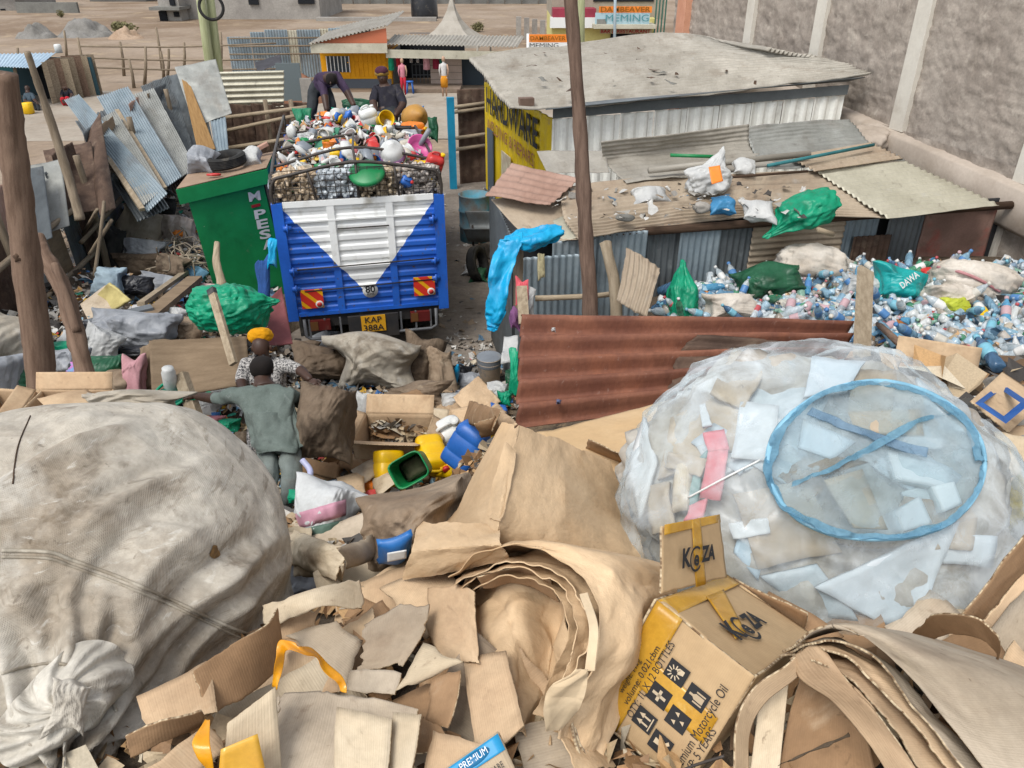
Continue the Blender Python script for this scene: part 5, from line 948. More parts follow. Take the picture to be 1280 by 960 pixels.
# tubular cage above the boards
cg = thing('x', None, None) if False else None
def bar(pts, r=.024, **k): return obj('cage_bar', ttube(pts, r * .8, 8, **k), STEEL_BLK, tk)
hoop = lambda y, zp, zs_: bar([(-1.02, y, 2.16), (-1.03, y, zs_ - .16), (-.98, y, zs_ - .02), (-.85, y, zs_ + .03), (0, y, zp), (.85, y, zs_ + .03), (.98, y, zs_ - .02), (1.03, y, zs_ - .16), (1.02, y, 2.16)], .026, sub=60)
hoop(.0, 2.66, 2.50); bar([(-1.03, .75, 2.47), (0, .8, 2.66), (1.03, .75, 2.47)], .024, sub=20); bar([(-1.03, 1.75, 2.46), (-.4, 1.9, 2.56), (.1, 1.95, 2.6)], .024, sub=12); bar([(-1.03, 2.9, 2.46), (0, 2.9, 2.5), (1.03, 2.9, 2.46)], .02, sub=12)
for s in (-1, 1): bar([(s * 1.02, -.0, 2.46), (s * 1.04, 1.5, 2.48), (s * 1.03, 4.4, 2.45)], .026, sub=20); bar([(s * 1.02, 4.4, 2.2), (s * 1.02, 4.4, 2.47)]); bar([(s * 1.02, 2.2, 2.16), (s * 1.02, 2.2, 2.47)])
for s in (-1, 1): obj('gusset', tube([tr(s * 1.02, .0, 2.34), tr(s * 1.03, .3, 2.48)], .03, 6), STEEL_BLK, tk)
bar([(0.0, 0, 2.2), (.0, 0, 2.66), (0, .8, 2.66), (.05, 1.9, 2.62)], .022); bar([(-.5, .0, 2.2), (-.58, 0, 2.58)], .02); bar([(.5, 0, 2.2), (.46, 0, 2.6)], .02)
wires = []
for k in range(26): x = -1.0 + .08 * k; wires.append(ttube([(x + .02 * math.sin(k * 3), .005, 2.19), (x + .02 * math.cos(k * 5), .005, 2.62 - .17 * abs(x))], (.005), 4))
for k in range(6): z = 2.22 + .075 * k; wires.append(ttube([(-1.0, .008, z + .01 * math.sin(k)), (-.3, .0, z + .01), (.4, .01, z - .01), (1.0, .008, z)], (.005), 4))
obj('wire_mesh', join(*wires), STEEL_BLK, tk)

# ------------------------------------------------------------------ library of small things
def O(px, py, lift=0.0): return on(px, py, lift)
def jerrycan(m, capm, name, label, loc, rot=(0, 0, 0), sc=1.0, group=None, open_top=False):
    t_ = thing(name, label, 'jerrycan', loc, group); t_.rotation_euler = rot; t_['_w'] = [0., 0., 0.]
    prof = [((.10, .08), 0), ((.135, .11), .012), ((.14, .115), .04), ((.14, .115), .11), ((.134, .109), .12), ((.134, .109), .13), ((.14, .115), .14), ((.14, .115), .27), ((.134, .109), .28), ((.134, .109), .29), ((.14, .115), .30), ((.137, .112), .345), ((.12, .098), .38), ((.09, .075), .40), ((.02, .02), .405)]
    loc0 = t_.location.copy()
    b = obj('body', place(lathe(prof, 32, 4.2), sc=sc), m, None, origin=(0, 0, 0)); b.parent = t_
    h = obj('handle', place(tube([(-.085, 0, .385), (-.07, 0, .43), (-.02, 0, .445), (.03, 0, .44), (.05, 0, .395)], .016, 10, sub=20), sc=sc), m, None, origin=(0, 0, 0)); h.parent = t_
    c = obj('spout', place(lathe([(.034, .36), (.032, .41), (.034, .415), (.034, .422), (.03, .425), (.001, .425)], 18), (.088 * sc, 0, 0), sc=sc), m, None, origin=(0, 0, 0)); c.parent = t_
    if capm is not None: c = obj('cap', place(lathe([(.037, .415), (.038, .42), (.038, .447), (.034, .452), (.001, .452)], 18), (.088 * sc, 0, 0), sc=sc), capm, None, origin=(0, 0, 0)); c.parent = t_
    return t_
def simple(name, vft, m, label, cat, loc, rot=(0, 0, 0), sc=1.0, group=None):
    o = obj(name, place(vft, sc=sc), m, None, origin=(0, 0, 0)); o.location = loc; o.rotation_euler = rot; return tag(o, label, cat, group)
def bucket_v(r=.14, h=.3, r2=.115): return [(r2 - .006, 0), (r2, .004), (r2 + (r - r2) * .8, h * .8), (r + .004, h * .82), (r + .004, h * .84), (r - .002, h * .85), (r, h * .97), (r + .008, h * .975), (r + .008, h), (r - .004, h), (r - .006, h * .9), (r2 - .008, .012), (.001, .012)]
def bucket(m, label, loc, rot=(0, 0, 0), sc=1.0, group=None, dirt=None):
    t_ = thing('bucket', label, 'bucket', loc, group); t_.rotation_euler = rot; t_['_w'] = [0., 0., 0.]
    o = obj('body', place(lathe(bucket_v(), 28), sc=sc), m, None, origin=(0, 0, 0)); o.parent = t_
    a = np.linspace(.1, math.pi - .1, 16); o = obj('handle', place(tube(np.stack([np.cos(a) * .15, np.sin(a) * .13 + .0, .27 - np.sin(a) * .06], 1), .004, 6), sc=sc), STEEL_BLK, None, origin=(0, 0, 0)); o.parent = t_
    return t_
def basin_v(r=.22, h=.12): return [(r * .7, 0), (r * .75, .003), (r * .97, h * .95), (r * 1.06, h), (r * 1.06, h + .006), (r * .96, h + .004), (r * .73, .012), (.001, .012)]
def crate_v(w_=.4, d_=.3, h_=.2):
    p = []
    for s in (-1, 1):
        for k in range(5):
            z = h_ * (.08 + .21 * k); p.append(boxv((0, s * d_ / 2, z), (w_, .012, h_ * .11))); p.append(boxv((s * w_ / 2, 0, z + .0005), (.012, d_ - .013, h_ * .11)))
        for x in (-w_ / 2, -w_ / 6, w_ / 6, w_ / 2): p.append(boxv((x * .985, s * (d_ / 2 - .009), h_ / 2), (.02, .008, h_)))
    p.append(boxv((0, 0, .01), (w_ - .03, d_ - .03, .008))); return join(*p)
def carton(label, c, size, rot, m, group=None, name='cardboard_box', flaps=True):
    """open carton: four sides, bottom, four flaps"""
    t_ = thing(name, label, 'box', c, group); t_.rotation_euler = rot; t_['_w'] = [0., 0., 0.]; w_, d_, h_ = size; th = .005
    def add(nm, pts, **k): o = obj(nm, surf(pts, th=th, nu=10, nv=10, na=.004, seed=int(w_ * 100), **k), m, None, origin=(0, 0, 0)); o.parent = t_
    x, y = w_ / 2, d_ / 2
    for (nm, p0, p1) in (('side', A(-x, -y, 0), A(x, -y, 0)), ('side', A(x, -y, 0), A(x, y, 0)), ('side', A(x, y, 0), A(-x, y, 0)), ('side', A(-x, y, 0), A(-x, -y, 0))): add(nm, [p0 + UZ * h_, p1 + UZ * h_, p1, p0])
    add('bottom', [A(-x, y, .004), A(x, y, .004), A(x, -y, .004), A(-x, -y, .004)])
    if flaps:
        f = d_ * .45
        for (p0, p1, o_) in ((A(-x, -y, h_), A(x, -y, h_), A(0, -f * .8, f * .45)), (A(x, -y, h_), A(x, y, h_), A(f * .7, 0, -f * .5)), (A(x, y, h_), A(-x, y, h_), A(0, f * .6, f * .7)), (A(-x, y, h_), A(-x, -y, h_), A(-f * .8, 0, f * .3))): add('flap', [p0 + o_, p1 + o_, p1, p0])
    return t_
def sackpx(px, py, wpx, hpx, m, label, name='filled_sack', cat='sack', roll=0.0, dep=None, group=None, dz=0.0, zc=None, **k):
    if zc is None: zc = depth(O(px, py + hpx * .38)) + .12 * wpx / FPX * 5
    zc += dz; c = P(px, py, zc); rx = wpx / FPX * zc / 2; rz = hpx / FPX * zc / 2 * 1.08; ry = dep or max(min(rx, rz) * 1.0, .05)
    k.setdefault('k', 5); k['lump'] = k.get('lump', .1) * .7; k.setdefault('fold', .055); k['fold'] = k['fold'] * 1.15; k.setdefault('fs', 4.2); k.setdefault('seed', int(px * 3 + py)); k.setdefault('fine', .012)
    if 'neck' in k: return tag(obj(name, blob(c, (rx, ry, rz), (-.45, roll, 0), **k), m), label, cat, group)
    for q in ('fine', 'ex', 'ls', 'fs'): k.pop(q, None)
    return tag(obj(name, pillow(c, (rx * 1.08, ry * 1.05, rz * 1.1), (-.5, roll, 0), **k), m), label, cat, group)
def sheetpx(name, pts, m, label, cat, group=None, pos=None, **k):
    """sheet from rows of (px, py, lift over the heap) or, with pos='z', (px, py, depth)"""
    f = (lambda a, b, c: P(a, b, c)) if pos == 'z' else O
    if isinstance(pts[0], tuple): ct = [f(*p) for p in pts]
    else: ct = [[f(*p) for p in r] for r in pts]
    k.setdefault('seed', int(abs(np.sum(pts[0]))) % 991); o = obj(name, surf(ct, **k), m); return tag(o, label, cat, group)
from mathutils.bvhtree import BVHTree
def bvh(o):
    me = o.data; V = [o.location + v.co for v in me.vertices]; return BVHTree.FromPolygons(V, [list(p.vertices) for p in me.polygons])
def hit(b, px, py, off=0.0):
    d = Vector(ray(px, py)).normalized(); h = b.ray_cast(Vector(_C), d); return None if h[0] is None else np.array(h[0] + h[1] * off * (1 if h[1].dot(d) < 0 else -1))

# ------------------------------------------------------------------ people
def person(label, J, E, mats, name='person', hands=(), wr=.006, face=None):
    """one continuous body grown from a skeleton J {joint: (position, radius)} along E [(a, b, material)]"""
    names = list(J); me = bpy.data.meshes.new('sk'); me.from_pydata([tuple(J[n][0]) for n in names], [(names.index(a), names.index(b)) for a, b, _ in E], [])
    o = bpy.data.objects.new('sk', me); COL.objects.link(o); sm = o.modifiers.new('s', 'SKIN'); sm.use_smooth_shade = True
    for i, n in enumerate(names):
        r = J[n][1]; me.skin_vertices[0].data[i].radius = r if isinstance(r, tuple) else (r, r); me.skin_vertices[0].data[i].use_root = (i == 0)
    ss = o.modifiers.new('u', 'SUBSURF'); ss.levels = ss.render_levels = 3
    ev = o.evaluated_get(bpy.context.evaluated_depsgraph_get()); m2 = bpy.data.meshes.new_from_object(ev)
    V = np.array([v.co[:] for v in m2.vertices]); F = [list(p.vertices) for p in m2.polygons]; N = np.array([v.normal[:] for v in m2.vertices]); bpy.data.objects.remove(o); bpy.data.meshes.remove(me); bpy.data.meshes.remove(m2)
    D = []
    for a, b, mi in E:
        p, q = np.asarray(J[a][0]), np.asarray(J[b][0]); d = q - p; t = np.clip(((V - p) @ d) / (d @ d + 1e-9), 0, 1); D.append(np.linalg.norm(V - p - t[:, None] * d, axis=1))
    best = np.array(D).argmin(0); vm = np.array([e[2] for e in E])[best]
    cl = (np.array([mats[i].get('cloth', 0) for i in range(len(mats))])[vm]).astype(float)
    V = V + N * (cl * wr * crumple(V * 9, 3, 3))[:, None]
    MI = [int(np.bincount(vm[f]).argmax()) for f in F]
    parts = [(V, F, V.copy(), MI)]
    P_ = [(V, F, V.copy())]
    extra = []; exm = []
    for (w_, dr, up, k, mi) in hands:
        w_ = np.asarray(w_, float); dr = nrm(dr); sd = nrm(np.cross(dr, up)); up = np.cross(sd, dr)
        pv = blob(w_ + dr * .045 * k, A(.024, .05, .042) * k, (0, 0, 0), k=3, lump=0, fold=0); R = np.array([up, dr, sd]); pv = ((pv[0] - (w_ + dr * .045 * k)) @ R + w_ + dr * .045 * k, pv[1], pv[2]); extra.append(pv); exm.append(mi)
        for j in range(4):
            b0 = w_ + dr * .08 * k + sd * (j - 1.5) * .02 * k; ln = [.066, .078, .074, .058][j] * k; extra.append(tube([b0 - dr * .02 * k, b0, b0 + dr * ln * .45 - up * .006 * k, b0 + dr * ln * .8 - up * .022 * k, b0 + dr * ln * .9 - up * .04 * k], [.009 * k, .0095 * k, .009 * k, .008 * k, .006 * k], 8, sub=12)); exm.append(mi)
        b0 = w_ + dr * .03 * k - sd * .035 * k; extra.append(tube([b0 + sd * .012 * k, b0 - sd * .012 * k + dr * .02 * k, b0 - sd * .02 * k + dr * .05 * k - up * .012 * k], [.012 * k, .0105 * k, .008 * k], 8, sub=10)); exm.append(mi)
    if face is not None:      # nose, ears, brow and lips: (head centre, forward, up, scale)
        hc, fd, uu, k, mi = face; fd = nrm(fd); uu = nrm(np.asarray(uu, float) - fd * (np.asarray(uu, float) @ fd)); rr = np.cross(fd, uu)
        q = lambda f, r, u: np.asarray(hc, float) + (fd * f + rr * r + uu * u) * k
        extra.append(tube([q(.088, 0, .02), q(.108, 0, -.012), q(.092, 0, -.025)], [.008 * k, .016 * k, .010 * k], 8, sub=8)); exm.append(mi)
        for s in (-1, 1):
            extra.append(blob(q(-.005, s * .078, -.005), A(.014, .014, .03) * k, k=2, lump=0, fold=0)); exm.append(mi)
            extra.append(blob(q(.078, s * .032, .03), A(.014, .014, .009) * k, k=2, lump=0, fold=0)); exm.append(len(mats) - 1)
        extra.append(tube([q(.083, -.025, -.052), q(.093, 0, -.05), q(.083, .025, -.052)], .008 * k, 6, sub=8)); exm.append(len(mats) - 1)
    al = [(V, F, V.copy())] + [e[:3] for e in extra]; j = join(*al)
    full = list(MI)
    for e, mi in zip(extra, exm): full += [mi] * len(e[1])
    o = obj(name, (j[0], j[1], j[2], full), mats); return tag(o, label, 'person')
def CLOTH(name, c1, c2, **k): m = cloth(name, c1, c2, crease=(7, .5, .05), **k); m['cloth'] = 1; return m
SKIN2 = SKIN
EYE = flatm('eye_dark', '#120d0b', .4)
SH_GREY = CLOTH('shirt_grey', '#76817b', '#66716b', stains=(('#565c58', 5, .52, .70, .7), ('#a3aca8', 8, .58, .72, .5))); TR_GREY = CLOTH('trousers_grey', '#8b9490', '#79827d', stains=(('#7a6656', 3, .52, .72, .6),))
z0 = 5.85
J = dict(hip=(P(349, 553, z0), (.16, .13)), waist=(P(344, 533, z0 + .03), (.155, .12)), chest=(P(335, 508, z0 + .08), (.175, .13)), neck0=(P(330, 488, z0 + .13), (.11, .09)), neck1=(P(328, 475, z0 + .17), .058), jaw=(P(328, 470, z0 + .2), (.073, .078)), skull=(P(327, 461, z0 + .2), (.085, .094)), top=(P(327, 454, z0 + .19), (.06, .067)),
         shl=(P(303, 494, z0 + .08), .072), ell=(P(270, 498, z0 + .22), .052), wrl=(P(243, 495, z0 + .34), .03), shr=(P(362, 490, z0 + .1), .072), elr=(P(378, 506, z0 + .3), .054), wrr=(P(384, 492, z0 + .5), .032),
         hl=(P(337, 562, z0), .10), kl=(P(334, 612, z0 - .1), .078), al=(P(330, 652, z0 + .1), .055), fl=(P(326, 660, z0 + .28), .04), hr=(P(361, 562, z0), .10), kr=(P(366, 605, z0 - .1), .076), ar=(P(353, 640, z0 + .1), .055), fr=(P(356, 648, z0 + .3), .04))
E_ = [('hip', 'waist', 1), ('waist', 'chest', 0), ('chest', 'neck0', 0), ('neck0', 'neck1', 2), ('neck1', 'jaw', 2), ('jaw', 'skull', 2), ('skull', 'top', 2), ('chest', 'shl', 0), ('shl', 'ell', 0), ('ell', 'wrl', 2), ('chest', 'shr', 0), ('shr', 'elr', 0), ('elr', 'wrr', 2), ('hip', 'hl', 1), ('hl', 'kl', 1), ('kl', 'al', 1), ('al', 'fl', 3), ('hip', 'hr', 1), ('hr', 'kr', 1), ('kr', 'ar', 1), ('ar', 'fr', 3)]
hl_d = P(225, 494, z0 + .42) - P(243, 495, z0 + .34); hr_d = P(388, 484, z0 + .6) - P(384, 492, z0 + .5)
person('person seen from behind in grey work shirt and grey trousers, one arm stretched out', J, E_, [SH_GREY, TR_GREY, SKIN, RUBBER, EYE], hands=((J['wrl'][0], hl_d, (0, 0, 1), 1, 2), (J['wrr'][0], hr_d, (0, -.5, 1), 1, 2)), face=(P(327, 462, z0 + .2), (0, 1, -.5), (0, .4, 1), 1, 2), wr=.018)
ob_ = bpy.data.objects['person']; obj('hair', blob(P(327, 458.5, z0 + .19), (.0865, .094, .078), k=4, lump=.02, fold=0), HAIR, ob_)
rg_ = []
for k_, (px, py, dz_, ra, rb_) in enumerate(((334, 505, .07, .19, .145), (339, 520, .05, .182, .15), (344, 534, .03, .18, .155), (348, 545, .01, .185, .165), (350, 552, 0, .192, .172))):
    c_ = P(px, py, z0 + dz_); a_ = np.linspace(0, 2 * math.pi, 49); rg_.append(c_ + np.stack([np.cos(a_) * ra, np.sin(a_) * rb_, .02 * np.sin(a_ * 3)], 1) * (1 + (.03 + .015 * k_) * np.sin(a_ * 7 + k_ * .7 + 2 * np.sin(a_ * 2)))[:, None])
obj('shirt_hem', surf(rg_, 120, 30, na=.008, ns=8, cr_a=.012, cr_s=9, th=.005), SH_GREY, ob_)
DOT = M('dress_speckled', '#d0ccc6', '#2f2e34', s=62, rough=.9, detail=2, crease=(7, .5, .05)); DOT['cloth'] = 1
z0 = 6.75
J = dict(hip=(P(335, 515, z0 + .1), (.16, .14)), waist=(P(332, 490, z0 + .08), (.155, .13)), chest=(P(329, 466, z0), (.165, .13)), neck0=(P(328, 453, z0 - .02), (.1, .08)), neck1=(P(328, 446, z0 - .05), .055), jaw=(P(327, 440, z0 - .08), (.07, .075)), skull=(P(326, 431, z0 - .07), (.085, .095)), top=(P(325, 423, z0 - .05), (.062, .07)),
         shl=(P(306, 457, z0), .07), ell=(P(301, 478, z0 - .1), .055), wrl=(P(308, 497, z0 - .25), .03), shr=(P(352, 455, z0), .07), elr=(P(375, 462, z0 - .12), .052), wrr=(P(389, 476, z0 - .25), .032),
         hl=(P(322, 525, z0 + .1), .1), kl=(P(320, 560, z0), .08), al=(P(320, 595, z0 + .2), .05), hr=(P(345, 525, z0 + .1), .1), kr=(P(348, 560, z0), .08), ar=(P(347, 595, z0 + .2), .05))
E2 = [(a, b, {0: 0, 1: 0, 2: 1, 3: 1}[m]) for a, b, m in E_ if 'f' not in b[:1]]
person('person in speckled dress and yellow headscarf bending towards the brown sack', J, E2, [DOT, SKIN, EYE], hands=((J['wrl'][0], P(312, 506, z0 - .4) - J['wrl'][0], (0, -.5, 1), 1, 1), (J['wrr'][0], P(397, 484, z0 - .35) - J['wrr'][0], (0, -.5, 1), 1, 1)), face=(P(327, 436, z0 - .085), (0.05, -1, -.75), (0, -.6, 1), 1, 1), wr=.007)
ob_ = bpy.data.objects['person.001']
SCF = CLOTH('headscarf_yellow', '#e9a821', '#d99514'); sc_ = obj('headscarf', blob(P(325.5, 419, z0 - .02), (.1, .105, .066), (-.35, 0, 0), k=5, lump=.06, fold=.05, fs=3), SCF, ob_); obj('scarf_tail', surf([P(316, 424, z0 - .02), P(321, 424, z0 - .05), P(320, 438, z0 - .03), P(316, 439, z0)], th=.006, na=.006, ns=9), SCF, ob_)
def small_person(label, f, sc, top, bot, pts, hat=None, fwd=(0, -1, 0)):
    """pts: joints in picture-plane metres at the given place"""
    J = {n: (f(*p), tuple(x * sc for x in r) if isinstance(r, tuple) else r * sc) for n, (p, r) in pts.items()}; names = set(J)
    E3 = [e for e in E_ if e[0] in names and e[1] in names]; h = []
    for s in 'lr':
        w_, e_ = J['wr' + s][0], J['el' + s][0]; h.append((w_, w_ - e_, (0, -.4, 1), 1, 2))
    o = person(label, J, E3, [top, bot, SKIN, RUBBER, EYE], hands=h, face=(J['skull'][0] - UZ * .03, fwd, (0, 0, 1), 1, 2), wr=.008); return o, J
zc_ = 13.5; f = lambda x, y, d=0: P(x, y, zc_ + d)
PUR = CLOTH('jumper_purple', '#4d3f55', '#413549'); TRD = CLOTH('trousers_dark', '#3d4043', '#333638', stains=(('#6a6255', 4, .55, .75, .4),))
o, J = small_person('person in purple jumper bending down on top of the truck load', f, 1.18, PUR, TRD, dict(hip=((398, 110, .1), (.17, .14)), waist=((402, 103, .05), (.16, .13)), chest=((410, 97, -.1), (.185, .14)), neck0=((413, 97, -.2), (.12, .1)), neck1=((414, 99, -.3), .06), jaw=((415, 103, -.38), (.07, .08)), skull=((414.5, 100, -.4), (.09, .1)), top=((414, 97, -.42), (.07, .075)),
    shl=((401, 98, -.08), .085), ell=((406, 120, -.15), .06), wrl=((409, 140, -.2), .04), shr=((421, 96, -.08), .085), elr=((434, 115, -.12), .06), wrr=((443, 133, -.25), .04), hl=((392, 113, .1), .105), kl=((390, 135, 0), .085), al=((388, 154, .1), .06), fl=((389, 160, -.1), .05), hr=((407, 113, .1), .105), kr=((414, 133, 0), .085), ar=((417, 152, .1), .06), fr=((420, 157, -.1), .05)))
obj('hair', blob(J['skull'][0] + UZ * .015, (.094, .1, .095), k=4, lump=.03, fold=0), HAIR, o)
zc_ = 13.1; f = lambda x, y, d=0: P(x, y, zc_ + d)
JKT = CLOTH('jacket_black', '#33323a', '#28272e', stains=(('#6f6a60', 5, .56, .75, .4),))
o, J = small_person('person in dark jacket and striped wool cap kneeling on the truck load', f, 1.15, JKT, TRD, dict(hip=((487, 146, .1), (.17, .15)), waist=((486, 134, .05), (.165, .14)), chest=((483, 120, 0), (.19, .14)), neck0=((481, 109, -.02), (.12, .1)), neck1=((480, 104, -.05), .06), jaw=((478.5, 100, -.1), (.07, .08)), skull=((478, 94, -.1), (.09, .1)), top=((477, 89, -.08), (.068, .075)),
    shl=((470, 111, 0), .085), ell=((466, 128, -.15), .065), wrl=((470, 141, -.3), .04), shr=((497, 112, 0), .085), elr=((505, 130, -.12), .065), wrr=((493, 146, -.3), .04), hl=((481, 149, 0), .11), kl=((478, 160, -.3), .09), al=((482, 163, .2), .06), hr=((493, 149, 0), .11), kr=((497, 163, -.3), .09), ar=((498, 163, .2), .06)))
hc = J['skull'][0]; cap = obj('wool_cap', blob(hc + UZ * .06 + A(-.01, 0, 0), (.112, .12, .085), k=4, lump=.02, fold=0, ex=2.2), CLOTH('wool_maroon', '#5a3543', '#4b2a37'), o); obj('cap_band', place(lathe([(.105, 0), (.118, .01), (.12, .05), (.11, .065)], 24), hc + UZ * .0 - A(.01, 0, 0)), CLOTH('wool_ochre', '#a58745', '#8d7137'), o)
zc_ = depth(PY(35, 130, 28.4)); f = lambda x, y, d=0: P(x, y, zc_ + d)
BLJ = CLOTH('jacket_slate', '#4c5a63', '#414d55'); REDC = CLOTH('trousers_bright_red', '#c8303c', '#b52733'); BLKT = CLOTH('shirt_black', '#2b2b33', '#222229'); 
small_person('person in slate jacket and white face mask sitting on a yellow can at the kiosk', f, 1, BLJ, TRD, dict(hip=((37, 132), (.16, .14)), waist=((36.5, 128), (.15, .13)), chest=((36, 122), (.18, .13)), neck0=((35, 117), (.11, .1)), neck1=((34.5, 114.5), .06), jaw=((34, 112.5), (.075, .08)), skull=((34, 109.5), (.095, .1)), top=((34, 107), (.07, .075)),
    shl=((31, 119), .08), ell=((31, 126, -.2), .06), wrl=((38, 128, -.4), .04), shr=((41, 119), .08), elr=((43, 125, -.2), .06), wrr=((46, 128, -.4), .04), hl=((36, 133), .1), kl=((44, 130, -.3), .085), al=((45, 138, -.3), .05), hr=((39, 133), .1), kr=((47, 131, -.3), .085), ar=((49, 139, -.3), .05)))
zc_ = depth(PY(82, 130, 29.2)); f = lambda x, y, d=0: P(x, y, zc_ + d)
small_person('person in black top and bright red trousers crouching beside the plank kiosk', f, 1, BLKT, REDC, dict(hip=((82, 127), (.17, .15)), waist=((82, 123), (.16, .13)), chest=((83, 117), (.19, .13)), neck0=((83, 112), (.11, .1)), neck1=((82, 111), .06), jaw=((81, 111.5, -.1), (.075, .08)), skull=((81, 110, -.1), (.09, .1)), top=((81, 108.5, -.1), (.07, .075)),
    shl=((78, 114), .08), ell=((77, 120, -.2), .06), wrl=((79, 126, -.4), .04), shr=((88, 114), .08), elr=((90, 118, -.2), .06), wrr=((88, 124, -.4), .04), hl=((80, 127), .11), kl=((78, 123, -.4), .09), al=((80, 132, -.2), .055), hr=((85, 127), .11), kr=((84, 122, -.4), .09), ar=((84, 132, -.2), .055)))
tag(obj('seat_can', place(lathe([(.12, 0), (.15, .01), (.15, .34), (.13, .36), (.001, .37)], 16, 4), PZ(37, 142, 0.01)), PL_YEL), 'yellow plastic can used as a seat before the kiosk', 'can')
tag(obj('plastic_tub', place(lathe(bucket_v(), 16), PZ(19, 137, .01)), PL_BLUE), 'blue plastic tub on the ground at the kiosk front', 'tub')

# ------------------------------------------------------------------ loose litter (nobody could count it)
PAL = [S(h, .75) for h in ('#d8d6d0', '#b9b4aa', '#c4a078', '#b08c64', '#8d7458', '#2c2c30', '#3c6ea8', '#2f9f83', '#c84a44', '#e0b23c', '#7aa6c4', '#6f6b66', '#d9cdb8', '#463c33', '#e6e6e6', '#97b8c8', '#d98a4a', '#55504a')]
LITTER = M('litter_mix', '#ffffff', s=8, rough=.65, spec=.3, attr=True, bump=((30, .3, .006),), grain=.18)
def litter(name, pts, size, pal, label, sd, flat=.5):
    r = np.random.default_rng(sd); n = len(pts); g = np.stack(np.meshgrid([-1, 0, 1], [-1, 0, 1]), -1).reshape(-1, 2).astype(float)
    V, C_ = [], []
    for i in range(n):
        s = size * min(r.lognormal(0, .4), 1.8); a = r.uniform(0, 6.3); tl = r.normal(0, flat, 2); asp = r.uniform(.35, 1); L_ = np.zeros((9, 3)); L_[:, 0] = g[:, 0] * s; L_[:, 1] = g[:, 1] * s * asp; L_ += r.normal(0, s * .22, (9, 3)); 
        R = np.array(Euler((tl[0], tl[1], a)).to_matrix()); V.append(L_ @ R.T + pts[i] + A(0, 0, s * .3)); c = np.array(pal[r.integers(len(pal))]) * r.uniform(.7, 1.1); C_.append(np.repeat(c[None], 9, 0))
    q = np.array([[0, 1, 4, 3], [1, 2, 5, 4], [3, 4, 7, 6], [4, 5, 8, 7]]); F = (q[None] + 9 * np.arange(n)[:, None, None]).reshape(-1, 4)
    o = obj(name, (np.concatenate(V), F, np.concatenate(V)), LITTER, smooth=False, cols=np.clip(np.concatenate(C_), 0, .95)); o['kind'] = 'stuff'; o['label'] = label; return o
def scat(n, x0, x1, y0, y1, sd, lift=.0):
    r = np.random.default_rng(sd); return [O(r.uniform(x0, x1), r.uniform(y0, y1), lift) for _ in range(n)]
PALB = [S(h, .75) for h in ('#cfa878', '#bd9368', '#d6c09c', '#a88460', '#8b6a48', '#c9b494', '#6d5640', '#e0d2b8')]
PALG = [S(h, .75) for h in ('#8f8a82', '#6b6660', '#b8b3aa', '#4b4642', '#d8d5ce', '#84786a', '#a08c74', '#5c7c94', '#c9c4bb')]
_s = scat(2600, 250, 660, 440, 720, 1); litter('cardboard_scraps', [p for p in _s if p[1] < 3.9], .025, PALB + PALG[:4], 'brown scraps on the slope below the kraft paper', 11)
litter('mixed_litter', [p for p in _s if p[1] >= 3.9], .034, PAL + PALB, 'mixed plastic and paper scraps between the sacks', 1)
litter('mixed_litter', scat(4200, -40, 345, 250, 510, 2), .045, PAL + PALG * 3 + PAL[:3], 'mixed rags and plastic scraps along the sheet fence', 2)
litter('mixed_litter', scat(1100, 350, 650, 425, 510, 3), .034, PALG, 'small scraps trodden into the yard soil behind the truck', 3)
litter('mixed_litter', [PZ(random.Random(i).uniform(545, 640), random.Random(i + 99).uniform(235, 440), .015) for i in range(240)], .03, PALG, 'small scraps trodden into the passage beside the truck', 4, .2)
litter('cardboard_scraps', [p for p in scat(1300, -40, 1320, 560, 985, 5, .0) if not (p[0] > .3 and p[1] > 1.35)], .028, PALB, 'torn brown cardboard scraps packed between the large sheets', 5)
def hsc(n, x0, x1, y0, y1, sd):
    r = np.random.default_rng(sd); x, y = r.uniform(x0, x1, n), r.uniform(y0, y1, n); return list(np.stack([x, y, np.maximum(heap(x, y), 0)], 1))
litter('cardboard_scraps', hsc(2000, 1.6, 5.6, .2, 6.2, 21), .08, PALB + PALG[:5], 'cardboard scraps strewn on the heap beside the clear bag', 13)
litter('cardboard_scraps', hsc(1800, -5.6, -1.3, -.2, 5.6, 22), .08, PALB[:4] + PALG + PAL, 'mixed scraps strewn on the heap around the huge white sack', 14)
litter('mixed_litter', [PZ(random.Random(i).uniform(690, 1010), random.Random(i + 7).uniform(228, 275), 2.45) for i in range(110)], .03, PALG + PAL[:2] * 2, 'small scraps strewn over the dusty low roof', 6, .3)

# ------------------------------------------------------------------ load on the truck
def TL(px, py, z=2.42): return PZ(px, py, z)
xs, ys = np.meshgrid(np.linspace(-.99, .99, 40), np.linspace(.1, 4.38, 80)); zz = 2.25 + .10 * np.clip(1 - np.abs(xs), 0, 1) + .07 * fbm(np.stack([xs * 3, ys * 3, xs * 0], -1), 9, 3) - .1 * np.clip((.5 - ys) * 2, 0, 1)
V = TO + xs[..., None] * TX + ys[..., None] * TF + zz[..., None] * UZ; V = V.reshape(-1, 3); o = obj('load_bed', (V, grid_faces(80, 40), V), HEAPM); o['kind'] = 'stuff'; o['label'] = 'dark packed mass under the plastic load on the truck'
rg = np.random.default_rng(12)
PALT = [S(h, .8) for h in ('#e4e3df', '#dcdad5', '#cfd6dc', '#d3b454', '#51719f', '#c8c2b6', '#d9b9b4', '#a8bccb', '#a8625a', '#4f9478', '#26262a', '#ece9e2', '#c89a68', '#9a9690', '#c9a0ac')]
pt = []
for _ in range(1100): x, y = rg.uniform(-.95, .95), rg.uniform(.12, 4.3); pt.append(tr(x, y, 2.27 + .12 * (1 - abs(x)) - .10 * max(0, .5 - y) * 2 + rg.uniform(0, .12)))
